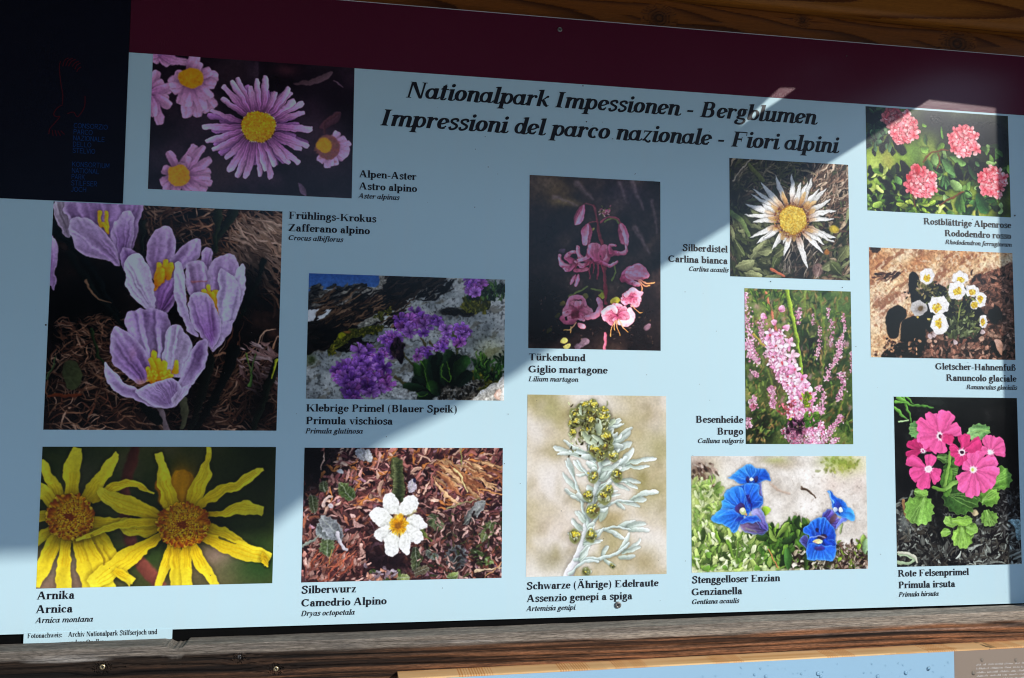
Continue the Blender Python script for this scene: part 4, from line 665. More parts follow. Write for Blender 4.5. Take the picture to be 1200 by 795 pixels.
def paint_heather():
    s = Print([(288, 32), (782, 47), (795, 759), (294, 757)], .1998, .2689, 11)
    s.field(s.noise(60, 4, seed=4, stretch=1.8, ang=1.3), [(0, (36, 52, 34)), (.5, (86, 106, 60)), (1, (140, 140, 90))])
    s.spots([(600, 300, 70, 110, (24, 30, 26), .9), (350, 680, 90, 90, (26, 26, 22), .85), (690, 560, 80, 70, (50, 60, 40), .6), (680, 110, 110, 80, (70, 96, 60), .7), (430, 540, 60, 60, (90, 86, 50), .6), (560, 650, 40, 60, (40, 50, 34), .7), (330, 420, 40, 60, (50, 60, 36), .6)])
    for q in range(60): s.dot(s.r.uniform(290, 790), s.r.uniform(60, 750), s.r.uniform(6, 16), [(190, 140, 160), (150, 150, 100), (120, 140, 80), (206, 160, 180)][q % 4], soft=6, alpha=.45)
    s.soften(4)
    G = [(100, 130, 66), (66, 96, 52), (136, 156, 84), (44, 66, 40), (130, 108, 70), (164, 142, 96)]
    s.blades(1100, (288, 40, 795, 760), (14, 46), (2, 5), G, ang=1.2, spread=.9, sh=.35, alpha=.85, soft=2)
    for p, w in [([(640, 60), (660, 300), (640, 480)], 3), ([(560, 60), (575, 160)], 4), ([(730, 60), (700, 200)], 3), ([(450, 60), (470, 160)], 4), ([(600, 100), (640, 240)], 3), ([(760, 500), (700, 700)], 4), ([(400, 420), (440, 600)], 4)]: s.line(p, w, (110, 130, 60), soft=3, alpha=.7)
    s.soften(1.6)
    Pk = [(238, 182, 204), (248, 206, 220), (220, 146, 180), (228, 164, 194), (252, 226, 234)]
    def spike(pts, w, n, soft=2.0, k=1.0, sz=9):
        g = catmull(pts, False, 10); W = w
        for i in range(n):
            t = s.r.uniform(0, 1); p = g[int(t*(len(g)-1))]; ww = np.interp(t, [0, .15, 1], [W*.5, W, W*.8])
            x = p[0]+s.r.normal(0, ww*.5); y = p[1]+s.r.normal(0, 4); a = s.r.uniform(0, 6.28)
            c = np.array(Pk[s.r.randint(5)])*s.r.uniform(.8, 1.06)*k; s.petal((x, y), (x+sz*math.cos(a), y+sz*math.sin(a)), sz*.42, c*.8, np.minimum(c, 252), pa=.5, pb=.3, sh=.3, soft=soft)
    spike([(290, 60), (295, 160), (310, 260), (325, 330), (345, 380)], 22, 260, 3); spike([(300, 290), (320, 350)], 26, 70, 3); spike([(370, 180), (365, 240), (375, 300)], 18, 90, 3, .9); spike([(395, 320), (385, 350)], 14, 30, 3)
    spike([(535, 130), (540, 200)], 12, 50, 4, .95); spike([(640, 215), (632, 300), (625, 355)], 10, 70, 2.5, 1.02, 7); spike([(610, 160), (606, 200)], 8, 26, 3, .9, 7); spike([(690, 180), (694, 240), (690, 310)], 12, 80, 3, .9, 7); spike([(680, 130), (672, 170)], 7, 22, 3, .95, 7); spike([(745, 160), (752, 210), (745, 255)], 10, 60, 2, 1.0, 7)
    spike([(738, 260), (730, 330), (700, 380), (660, 460)], 17, 260, 2, .98, 8); spike([(735, 420), (745, 480), (725, 550)], 18, 110, 2.5, .96); spike([(655, 520), (650, 590), (640, 620)], 14, 90, 2, .98); spike([(625, 490), (640, 500)], 14, 30, 2); spike([(410, 490), (415, 540), (420, 585)], 18, 110, 3, .95); spike([(330, 540), (330, 600)], 18, 70, 3, .95)
    spike([(310, 640), (305, 680)], 14, 40, 3, .95); spike([(785, 330), (788, 420)], 9, 50, 2.5, .9); spike([(735, 630), (700, 680), (665, 730), (640, 760)], 16, 220, 2, .98, 8); spike([(720, 730), (690, 755)], 18, 60, 2); spike([(330, 420), (345, 440)], 12, 24, 3, .9)
    s.dot(330, 585, 12, (130, 60, 70), soft=4, alpha=.5)
    s.line([(485, 40), (510, 160), (535, 290), (555, 430)], 11, (134, 160, 60), w1=7, c1=(110, 140, 56), sh=.3, hi=.4); s.line([(330, 250), (380, 300)], 6, (150, 140, 70), w1=4, sh=.2)
    s.line([(385, 50), (400, 100), (420, 170), (450, 280)], 5, (190, 120, 90), sh=.4, c1=(170, 110, 90))
    for x, y, a in [(330, 50, 2.6), (360, 60, 2.2), (380, 70, .8), (440, 60, .6), (455, 75, .5), (395, 110, 2.5), (420, 110, .7), (350, 90, 2.6), (410, 130, 2.4), (370, 45, 1.5), (430, 40, 1.2)]:
        for k in range(7): s.petal((x, y+k*3), (x+24*math.cos(a+s.r.uniform(-.5, .5)), y-20*math.sin(a)+s.r.uniform(-10, 10)), 3.6, (60, 84, 40), [(130, 160, 70), (90, 120, 56)][k % 2], sh=.35)
    def bell(x, y, r, a): 
        for j in range(5): aa = a+(j-2)*.35; s.petal((x-r*.6*math.cos(a), y+r*.6*math.sin(a)), (x+r*math.cos(aa), y-r*math.sin(aa)), r*.36, (196, 110, 150), (240, 190, 210), pa=.5, pb=.3, sh=.35)
    bell(458, 128, 20, .6); bell(380, 164, 20, 2.8); bell(425, 196, 19, 1.6); bell(478, 217, 21, -.1)
    main = [(430, 240), (425, 290), (440, 350), (465, 400), (490, 440), (515, 480), (540, 520), (520, 560), (520, 620)]
    s.spots([(465, 380, 50, 90, (150, 90, 110), .5)])
    g = catmull(main, False, 12)
    def floret(x, y, r, k=1.0):
        a0 = s.r.uniform(0, 6.28)
        for j in range(5):
            aa = a0+j*1.2566+s.r.uniform(-.2, .2); c = np.array(Pk[s.r.randint(5)])*k*s.r.uniform(.88, 1.05); s.petal((x, y), (x+r*math.cos(aa), y+r*math.sin(aa)), r*.27, c*.78, np.minimum(c*1.08, 252), pa=.5, pb=.55, sh=.5, vein=.2)
        s.dot(x, y, r*.15, [(190, 60, 90), (170, 60, 70), (226, 150, 170)][s.r.randint(3)], soft=1.5)
    for i in range(150):
        t = s.r.rand(); p = g[int(t*(len(g)-1))]; ww = np.interp(t, [0, .2, .5, .75, 1], [30, 40, 48, 34, 26])
        floret(p[0]+s.r.uniform(-1, 1)*ww, p[1]+s.r.uniform(-12, 12), 22)
    for x, y in [(495, 290), (410, 250), (435, 298), (512, 350), (520, 410), (460, 380), (570, 495), (555, 455), (590, 520), (515, 560), (545, 545)]: floret(x, y, 34, 1.02)
    for x, y, n in [(590, 590, 14), (580, 630, 10), (620, 690, 26), (600, 730, 22), (520, 600, 14), (520, 630, 8)]: 
        for i in range(n): floret(x+s.r.normal(0, 18), y+s.r.normal(0, 20), 19, 1.0)
    for i in range(40): floret(520+s.r.normal(0, 26), 720+s.r.normal(0, 20), 17, .72)
    s.blades(60, (490, 640, 570, 700), (10, 30), (3, 6), [(70, 40, 60), (40, 30, 34), (150, 100, 130)], spread=3, sh=.5); s.blades(40, (560, 620, 620, 680), (14, 34), (4, 7), [(70, 110, 50), (110, 150, 66)], ang=1, spread=.8, sh=.5); s.blades(24, (550, 530, 590, 590), (14, 30), (3, 6), [(150, 170, 60), (110, 140, 50)], ang=1, spread=.9, sh=.4)
    s.dot(500, 640, 7, (160, 190, 60), soft=3); s.blades(26, (450, 560, 520, 620), (10, 24), (3, 5), [(150, 80, 80), (190, 110, 120)], spread=3)
    s.warp(4, 22); s.warp(.9, 6, 3); s.mottle(.12, 6); s.soften(1.15)
    return s.finish((1.16, 1.12, 1.14), contrast=.3)

def paint_gentian():
    s = Print([(65, 41), (919, 40), (929, 592), (63, 613)], .322, .1945, 12)
    s.field(s.noise(80, 4, seed=5), [(0, (170, 164, 156)), (.5, (208, 204, 198)), (1, (236, 232, 228))]); s.mottle(.08, 7)
    s.spots([(110, 120, 60, 70, (130, 104, 96), .8), (170, 80, 60, 40, (190, 180, 160), .6), (120, 250, 90, 90, (150, 180, 80), .8), (120, 400, 110, 110, (150, 176, 90), .8), (820, 85, 90, 45, (150, 160, 76), .9), (760, 60, 60, 24, (120, 150, 60), .6), (760, 180, 60, 60, (196, 180, 170), .7),
             (880, 170, 50, 70, (190, 174, 166), .6), (510, 80, 60, 20, (150, 136, 110), .5), (480, 60, 60, 14, (140, 150, 80), .6), (300, 560, 260, 60, (150, 180, 90), .9), (500, 500, 130, 80, (90, 120, 56), .7), (840, 540, 90, 40, (110, 90, 76), .7), (100, 100, 30, 30, (70, 52, 46), .6), (120, 430, 50, 20, (60, 44, 34), .8)])
    s.soften(5)
    s.line([(605, 195), (640, 212), (668, 238)], 7, (70, 56, 46), w1=4, soft=3); s.line([(450, 175), (500, 210), (545, 222)], 6, (170, 150, 136), soft=4, alpha=.7); s.blades(60, (70, 60, 170, 180), (14, 50), (4, 8), [(100, 76, 66), (170, 150, 140), (60, 44, 40), (210, 200, 190)], ang=-.9, spread=.5, soft=3, alpha=.7)
    s.blades(120, (560, 100, 900, 420), (6, 20), (2, 4), [(180, 170, 160), (240, 238, 234), (160, 146, 136)], spread=3, alpha=.4)
    G = [(178, 206, 120), (140, 174, 92), (202, 222, 150), (108, 138, 74), (218, 232, 186)]
    s.blades(300, (66, 170, 210, 560), (22, 56), (5, 10), G, ang=1.2, spread=1.3, sh=.35, soft=2.5, alpha=.8)
    s.blades(330, (66, 430, 460, 605), (26, 70), (5, 12), G+[(84, 108, 60)], ang=1.3, spread=1.1, sh=.45); s.blades(60, (690, 50, 880, 120), (10, 26), (4, 9), [(160, 170, 84), (120, 140, 60)], spread=3, soft=4, alpha=.5)
    s.blades(200, (430, 400, 640, 600), (24, 80), (7, 15), [(70, 104, 46), (110, 150, 66), (40, 60, 32), (150, 184, 96), (90, 130, 56)], ang=1.3, spread=1, sh=.55)
    s.blades(330, (740, 470, 925, 595), (10, 36), (2, 6), [(90, 70, 60), (150, 130, 116), (50, 38, 34), (200, 186, 174), (110, 130, 60)], spread=3, sh=.5); s.blades(160, (560, 500, 770, 600), (12, 40), (4, 8), [(220, 216, 200), (60, 52, 40), (110, 120, 70), (170, 160, 140), (40, 30, 26)], spread=3, sh=.5)
    for x, y, r in [(120, 595, 36), (290, 560, 34), (400, 595, 34), (180, 590, 26), (130, 520, 30), (350, 530, 24), (240, 590, 24), (90, 540, 20), (420, 530, 22), (310, 500, 16)]:
        for k in range(4): a = s.r.uniform(0, 6.28); c = np.array([(196, 220, 160), (150, 190, 90), (214, 232, 190), (120, 164, 74)][k]); s.petal((x, y), (x+r*math.cos(a), y-r*.6*math.sin(a)), r*.4, c*.75, c, sh=.4, pa=.7, pb=.3)
    for b, t, w, c in [((535, 600), (530, 490), 20, (74, 116, 60)), ((475, 440), (540, 360), 12, (130, 160, 80)), ((440, 440), (380, 436), 16, (60, 90, 44)), ((500, 470), (560, 440), 16, (50, 76, 40)), ((580, 440), (585, 398), 10, (110, 144, 70)), ((470, 420), (470, 385), 8, (120, 160, 66)), ((430, 330), (420, 285), 22, (150, 190, 70)), ((620, 600), (625, 510), 14, (60, 84, 40)), ((265, 540), (230, 450), 8, (110, 150, 60)), ((200, 480), (180, 400), 8, (130, 170, 70)), ((160, 320), (145, 285), 6, (150, 180, 90)), ((900, 480), (910, 420), 14, (140, 170, 90)), ((880, 500), (885, 470), 10, (140, 180, 60)), ((910, 520), (922, 440), 18, (150, 184, 140)), ((790, 420), (800, 370), 6, (150, 170, 120)), ((785, 560), (788, 535), 12, (150, 190, 70))]: s.petal(b, t, w, np.array(c)*.75, c, .08, sh=.45, lit=.3)
    s.line([(282, 560), (290, 480), (308, 412)], 6, (96, 126, 60), w1=4, sh=.4); s.line([(270, 540), (255, 480), (240, 450)], 4, (110, 140, 66)); s.line([(440, 500), (470, 560), (490, 590)], 3, (190, 130, 90))
    B0, B1 = (34, 84, 186), (66, 146, 232)
    def bp(pts, b, t, c0=B0, c1=B1, **k): s.poly(pts, c0, c1, base=b, tip=t, vein=k.pop('vein', .22), nv=16, rim=.5, rimc=(130, 186, 246), rimw=9, sh=k.pop('sh', .4), grain=.06, **k)
    # upper flower
    bp([(385, 175), (408, 170), (412, 240), (395, 250)], (400, 250), (395, 170), (90, 80, 140), (120, 110, 170))
    bp([(246, 148), (280, 120), (300, 98), (335, 80), (365, 85), (385, 100), (425, 100), (440, 118), (452, 160), (420, 158), (395, 170), (360, 178), (300, 172), (270, 155)], (360, 155), (330, 80))
    for p in [[(355, 150), (330, 110), (325, 92)], [(360, 148), (380, 110)], [(350, 155), (290, 140)]]: s.line(p, 3, (120, 176, 246), alpha=.5)
    s.petal((345, 172), (334, 138), 9, (40, 34, 80), (60, 60, 130)); s.petal((375, 165), (384, 138), 8, (50, 40, 80), (60, 60, 130)); s.dot(360, 153, 10, (220, 230, 216), ry=9, sh=.3)
    # main trumpet, with its tube
    bp([(300, 372), (340, 360), (420, 360), (436, 395), (418, 420), (370, 424), (325, 412), (303, 392)], (436, 400), (300, 385), (60, 56, 100), (110, 92, 120), vein=.35)
    bp([(360, 300), (395, 290), (420, 330), (436, 385), (430, 408), (390, 380), (365, 340)], (436, 405), (365, 300), (70, 60, 130), (150, 150, 200), vein=.3); s.line([(365, 340), (400, 380), (425, 405)], 3, (60, 50, 110)); s.line([(330, 395), (380, 410)], 3, (130, 150, 110), alpha=.5)
    bp([(222, 250), (235, 210), (300, 182), (380, 170), (400, 190), (396, 220), (416, 265), (400, 290), (360, 300), (330, 345), (300, 375), (280, 410), (262, 415), (240, 385), (160, 355), (175, 320), (205, 300), (210, 265)], (310, 310), (230, 330))
    bp([(225, 250), (240, 212), (300, 190), (330, 250), (310, 300), (280, 290)], (310, 300), (240, 215), (30, 72, 176), (60, 136, 232), sh=.15); bp([(162, 352), (178, 322), (212, 300), (280, 310), (300, 340), (270, 395), (258, 412), (240, 385)], (310, 320), (170, 350), (34, 80, 184), (64, 146, 240), sh=.2)
    bp([(320, 185), (385, 172), (396, 220), (414, 262), (380, 292), (340, 290), (330, 240)], (330, 300), (400, 200), (28, 62, 166), (52, 116, 222), sh=.2); bp([(300, 372), (330, 335), (372, 330), (400, 360), (350, 366)], (310, 330), (380, 350), (40, 78, 180), (44, 90, 196), sh=.3)
    s.petal((325, 320), (285, 275), 24, (60, 40, 70), (70, 60, 130), sh=0, soft=3); s.petal((350, 275), (338, 225), 9, (40, 34, 90), (60, 50, 130), soft=2); s.petal((320, 345), (270, 350), 10, (44, 50, 130), (40, 80, 180), soft=3); s.line([(360, 300), (350, 270), (330, 230)], 3, (36, 40, 120), soft=2)
    s.petal((330, 325), (302, 295), 15, (150, 170, 100), (216, 226, 190), sh=.3); s.dot(312, 302, 10, (226, 232, 206), sh=.3); s.dot(330, 322, 6, (190, 150, 110)); s.dot(325, 335, 5, (220, 220, 220), alpha=.6)
    for p in [[(290, 270), (250, 225)], [(310, 260), (300, 195)], [(275, 300), (190, 335)], [(290, 330), (250, 390)], [(345, 240), (370, 185)], [(370, 260), (405, 262)]]: s.line(p, 2.4, (110, 170, 246), alpha=.45, soft=2)
    # right pair
    bp([(700, 335), (740, 295), (775, 330), (790, 370), (765, 395), (740, 380)], (720, 370), (780, 340), (60, 54, 130), (110, 96, 170), vein=.35); s.petal((745, 375), (772, 320), 12, (70, 50, 70), (110, 90, 110), soft=3); bp([(765, 395), (800, 340), (830, 345), (800, 370)], (765, 395), (820, 345), (110, 96, 180), (90, 110, 210))
    bp([(728, 213), (745, 212), (775, 245), (815, 262), (830, 290), (856, 312), (858, 358), (820, 345), (790, 335), (765, 310), (750, 275), (745, 240)], (785, 295), (840, 320)); s.petal((790, 320), (775, 265), 14, (40, 44, 110), (50, 80, 180), soft=3); s.dot(792, 303, 11, (214, 226, 220), ry=10, sh=.3); s.petal((765, 290), (770, 310), 10, (210, 220, 230), (150, 180, 230)); s.line([(735, 215), (760, 270)], 3, (120, 176, 244))
    bp([(595, 450), (620, 425), (635, 450), (630, 490), (605, 478)], (640, 470), (600, 450), (50, 50, 110), (80, 76, 140))
    bp([(608, 395), (640, 370), (670, 345), (710, 340), (745, 370), (765, 400), (772, 440), (775, 475), (760, 510), (755, 556), (720, 545), (690, 548), (640, 548), (628, 500), (630, 460), (640, 430), (615, 420)], (690, 450), (680, 350), (30, 70, 176), (48, 112, 222), vein=.3)
    bp([(635, 470), (680, 470), (750, 480), (772, 478), (752, 555), (690, 546), (632, 545)], (690, 460), (690, 550), (34, 76, 186), (56, 124, 230), sh=.25)
    s.petal((700, 450), (660, 400), 10, (40, 50, 130), (40, 90, 190), soft=3); s.dot(682, 402, 9, (40, 36, 80), soft=3); s.petal((680, 440), (730, 432), 12, (40, 30, 50), (60, 44, 80), soft=2); s.petal((665, 490), (715, 492), 12, (70, 56, 110), (60, 60, 150), soft=3); s.line([(645, 440), (690, 430), (720, 440)], 3, (190, 196, 220), alpha=.6)
    s.petal((658, 458), (706, 455), 10, (214, 200, 130), (222, 214, 170), sh=.3); s.dot(700, 455, 7, (190, 220, 190)); s.dot(672, 462, 5, (206, 160, 150))
    for p in [[(650, 380), (670, 425)], [(720, 350), (705, 420)], [(660, 540), (670, 500)], [(740, 540), (720, 500)], [(765, 450), (735, 450)]]: s.line(p, 2.4, (100, 164, 240), alpha=.4, soft=2)
    s.warp(4, 24); s.warp(.9, 8, 3); s.mottle(.07, 6); s.soften(1.15)
    return s.finish((1.1, 1.08, 1.06))

def paint_rote():
    s = Print([(55, 32), (514, 37), (532, 656), (68, 667)], .2445, .2974, 13)
    s.field(s.noise(50, 4, seed=4), [(0, (6, 6, 8)), (.6, (18, 16, 18)), (1, (40, 36, 38))])
    s.blades(620, (70, 420, 240, 665), (12, 50), (1.5, 4.5), [(120, 112, 112), (60, 52, 52), (180, 172, 172), (30, 24, 26), (90, 76, 70)], spread=3, sh=.5); s.blades(700, (240, 500, 535, 665), (12, 60), (1.5, 4.5), [(120, 112, 112), (60, 52, 52), (190, 182, 182), (24, 20, 22), (90, 80, 76)], ang=1.0, spread=1.2, sh=.5)
    s.blades(160, (430, 370, 530, 520), (10, 40), (1.5, 4), [(70, 64, 66), (40, 34, 36), (120, 112, 116)], spread=3, sh=.5)
    s.spots([(95, 500, 26, 40, (170, 166, 170), .5), (150, 620, 70, 30, (30, 26, 26), .6), (210, 440, 40, 90, (6, 6, 6), .9), (470, 200, 60, 160, (8, 8, 10), .7), (100, 330, 40, 60, (8, 8, 10), .9), (230, 530, 20, 50, (8, 8, 8), .8), (390, 450, 30, 60, (10, 10, 10), .8), (200, 55, 60, 24, (50, 54, 50), .6)])
    s.line([(68, 650), (110, 655), (130, 635), (100, 620), (72, 618)], 5, (170, 176, 150), sh=.4); s.line([(70, 610), (120, 620), (140, 650)], 4, (206, 190, 180), sh=.4); s.line([(90, 420), (95, 470), (120, 495)], 5, (170, 120, 90)); s.poly([(480, 495), (500, 486), (525, 490), (532, 560), (510, 560), (505, 520)], (150, 166, 180), (110, 124, 136), grain=.6); s.dot(355, 465, 14, (214, 180, 150), ry=10, soft=4)
    for p, w in [([(58, 70), (80, 95), (105, 118)], 6), ([(88, 36), (105, 80), (122, 135)], 6), ([(70, 38), (120, 62), (200, 72)], 8), ([(60, 50), (110, 60), (160, 66)], 4), ([(100, 34), (130, 55)], 4)]: s.line(p, w, (110, 150, 70), w1=w*.3, c1=(90, 130, 66), sh=.4, hi=.4)
    s.line([(70, 125), (110, 122)], 3, (190, 206, 160))
    def lf(cx, cy, rx, ry, rot, c0, c1, n=12, cut=None):
        pts = []
        for i in range(2*n):
            a = i*math.pi/n; k = 1 if i % 2 else .87; x = rx*k*math.cos(a); y = ry*k*math.sin(a); pts.append((cx+x*math.cos(rot)-y*math.sin(rot), cy+x*math.sin(rot)+y*math.cos(rot)))
        s.poly(pts, c0, c1, base=(cx-rx*math.cos(rot), cy-rx*math.sin(rot)), tip=(cx+rx*math.cos(rot), cy+rx*math.sin(rot)), vein=.25, nv=8, rim=.3, rimc=(190, 216, 130), rimw=4, sh=.6, grain=.25)
        for a in (-.5, -.2, .15, .5): s.line([(cx-rx*.9*math.cos(rot), cy-rx*.9*math.sin(rot)), (cx+rx*.8*math.cos(rot+a), cy+rx*.8*math.sin(rot+a))], 1.5, (170, 196, 120), alpha=.5)
    lf(370, 165, 46, 34, 2.9, (96, 130, 80), (150, 180, 130)); lf(140, 155, 30, 34, 3.0, (70, 104, 64), (110, 144, 96)); lf(450, 335, 46, 50, -.6, (96, 130, 60), (120, 156, 76)); lf(150, 455, 58, 60, 1.9, (110, 140, 66), (134, 166, 88), 13); lf(410, 405, 42, 38, -.6, (90, 124, 54), (130, 160, 76)); lf(410, 485, 36, 34, 1.3, (100, 130, 60), (130, 156, 84))
    lf(155, 390, 30, 16, .2, (100, 130, 60), (120, 150, 70), 6); lf(305, 410, 72, 66, .25, (44, 66, 34), (76, 104, 50), 14); lf(265, 310, 30, 60, .1, (50, 76, 36), (84, 116, 54)); lf(240, 260, 26, 18, .2, (70, 96, 50), (60, 80, 44), 6)
    s.poly([(230, 330), (262, 290), (275, 330), (262, 400), (240, 400)], (70, 100, 46), (110, 146, 66), sh=.4)
    lf(310, 555, 46, 44, 1.5, (130, 160, 74), (150, 180, 90), 10); lf(345, 525, 26, 24, .3, (120, 150, 70), (140, 170, 84), 7); lf(265, 500, 28, 20, 3.6, (120, 150, 66), (150, 180, 96), 7); lf(245, 540, 20, 16, 2.8, (110, 140, 64), (140, 166, 80), 6); lf(310, 495, 40, 20, 0, (130, 158, 70), (120, 150, 66), 8)
    s.line([(262, 240), (255, 320), (240, 380)], 6, (130, 156, 80), sh=.5); s.line([(345, 330), (290, 350), (240, 378)], 6, (136, 164, 90), sh=.5); s.line([(200, 370), (240, 380)], 6, (110, 140, 66), sh=.4); s.line([(305, 270), (270, 250)], 5, (150, 130, 90))
    def fl(cx, cy, pet, c, eye, er=9):
        c = np.array(c, float)
        for (x1, y1, x2, y2, w) in pet:                     # every petal is notched: two lobes
            for (x, y) in ((x1, y1), (x2, y2)):
                k = s.r.uniform(.94, 1.05); s.petal((cx, cy), (x, y), w*.8, c*k*.9, np.minimum(c*k*1.04, 252), s.r.uniform(-.06, .06), pa=.9, pb=.2, vein=.07, nv=5, lit=.06, sh=.22)
            s.petal((cx, cy), ((x1+x2)/2*.97+cx*.03, (y1+y2)/2*.97+cy*.03), w*.62, c*.93, c, pa=.9, pb=.15, vein=.05, sh=0)
        for i in range(9): a = i*.7; s.line([(cx+er*.7*math.cos(a), cy+er*.7*math.sin(a)), (cx+er*1.9*math.cos(a), cy+er*1.9*math.sin(a))], 1.5, (252, 200, 224), alpha=.6)
        s.dot(cx, cy, er*1.35, (252, 216, 232), soft=4); s.dot(cx, cy, er*.7, eye, soft=2)
    fl(165, 235, [(105, 205, 125, 195, 16), (100, 245, 108, 258, 14), (190, 200, 205, 225, 12), (140, 190, 160, 200, 14)], (196, 50, 110), (200, 100, 150), 6)
    fl(185, 302, [(100, 270, 112, 258, 19), (110, 318, 122, 345, 19), (150, 378, 172, 375, 20), (220, 352, 228, 320, 20), (205, 250, 180, 248, 18)], (238, 82, 148), (240, 190, 215))
    fl(310, 240, [(262, 215, 262, 240, 18), (308, 176, 330, 172, 19), (378, 195, 380, 215, 22), (345, 268, 320, 290, 19), (280, 262, 290, 290, 15)], (224, 62, 126), (50, 14, 40), 9)
    fl(415, 236, [(395, 186, 412, 176, 18), (440, 180, 458, 190, 17), (470, 215, 472, 240, 18), (430, 280, 400, 275, 18), (380, 220, 378, 240, 12)], (242, 96, 158), (220, 220, 230), 7)
    fl(228, 180, [(178, 92, 200, 95, 22), (142, 120, 140, 145, 20), (140, 188, 160, 210, 22), (236, 84, 268, 92, 24), (300, 140, 308, 160, 22), (275, 200, 250, 190, 20), (200, 238, 235, 240, 22)], (242, 92, 156), (60, 24, 50), 9)
    s.petal((228, 180), (280, 195), 16, (206, 40, 100), (196, 36, 90), sh=0, alpha=.6)
    fl(350, 302, [(345, 240, 380, 235, 22), (440, 268, 420, 262, 22), (448, 310, 440, 330, 22), (430, 360, 400, 385, 24), (360, 405, 335, 410, 22), (300, 385, 296, 350, 22), (310, 290, 325, 270, 18)], (244, 96, 160), (230, 226, 150), 9)
    s.dot(350, 302, 5, (190, 190, 100), soft=2)
    s.warp(3.2, 22); s.warp(.9, 6, 3); s.mottle(.06, 6); s.soften(1.15)
    return s.finish((1.03, 1.12, 1.06), contrast=.12)
# ---------------------------------------------------------------- lettering: a bold serif drawn with a broad pen (roman and italic), and a light sans for the crest
class Pen:
    def __init__(g, it=False, small=False):
        g.q = []; g.it = it; g.W = (66 if small else 75) if it else 73; g.T = 31 if not small else 36
    def quad(g, *p): g.q.append(list(p))
    def rect(g, x0, y0, x1, y1): g.quad((x0, y0), (x1, y0), (x1, y1), (x0, y1))
    def nib(g, pts, wx=None, wy=None, taper=None, caps=False):
        wx = g.W if wx is None else wx; wy = g.T if wy is None else wy
        p = np.array(pts, float); n = len(p); off = []
        closed = np.hypot(*(p[0]-p[-1])) < 1
        for i in range(n):
            if closed: d = p[(i+1) % (n-1)]-p[(i-1) % (n-1)]
            else: d = p[min(i+1, n-1)]-p[max(i-1, 0)]
            d = d/(np.hypot(*d)+1e-9); nx, ny = -d[1], d[0]
            h = math.sqrt((wx*nx)**2+(wy*ny)**2)
            if taper: h *= np.interp(i/(n-1), [0, .5, 1], taper)
            off.append((nx*h, ny*h))
        off = np.array(off); a = p+off; b = p-off
        for i in range(n-1): g.quad(tuple(a[i]), tuple(a[i+1]), tuple(b[i+1]), tuple(b[i]))
    def arc(g, cx, cy, rx, ry, a0, a1, n=None, **k):
        n = n or max(5, int(abs(a1-a0)/18)); t = np.radians(np.linspace(a0, a1, n+1))
        g.nib([(cx+rx*math.cos(a), cy+ry*math.sin(a)) for a in t], **k)
    def curve(g, pts, n=5, **k): g.nib(catmull(pts, False, n), **k)
    def ball(g, x, y, r): g.q.append([(x+r*math.cos(a*math.pi/4), y+r*math.sin(a*math.pi/4)) for a in range(8)])
    def stem(g, x, y0, y1, foot='slab', head='flag', w=None):
        w = w or g.W; g.rect(x-w, y0, x+w, y1)
        if foot == 'slab' and g.it and y0 > -50: foot = 'hook'
        if foot == 'slab': g.slab(x, y0, 1, w)
        if foot == 'hook': g.curve([(x, y0+70), (x+25, y0+8), (x+w+60, y0+22), (x+w+105, y0+95)], wx=w*.8, wy=g.T, taper=(1, .8, .3))
        if head == 'flag':
            g.quad((x-w, y1), (x-w-62, y1-28), (x-w-62, y1-52), (x-w, y1-60)); g.quad((x-w, y1), (x-w, y1-40), (x+w, y1), (x+w, y1+12))
        if head == 'slab': g.slab(x, y1, -1, w)
    def slab(g, x, y, s, w=None, ext=62):
        w = w or g.W; a, b = x-w-ext, x+w+ext
        g.quad((a, y), (b, y), (b, y+s*26), (a, y+s*26)); g.quad((x-w-ext*.55, y+s*26), (x+w+ext*.55, y+s*26), (x+w, y+s*62), (x-w, y+s*62))
    def bar(g, x0, x1, y, t=None): t = t or g.T; g.rect(x0, y-t, x1, y+t)
    def diag(g, x0, y0, x1, y1, w): g.quad((x0-w, y0), (x0+w, y0), (x1+w, y1), (x1-w, y1))

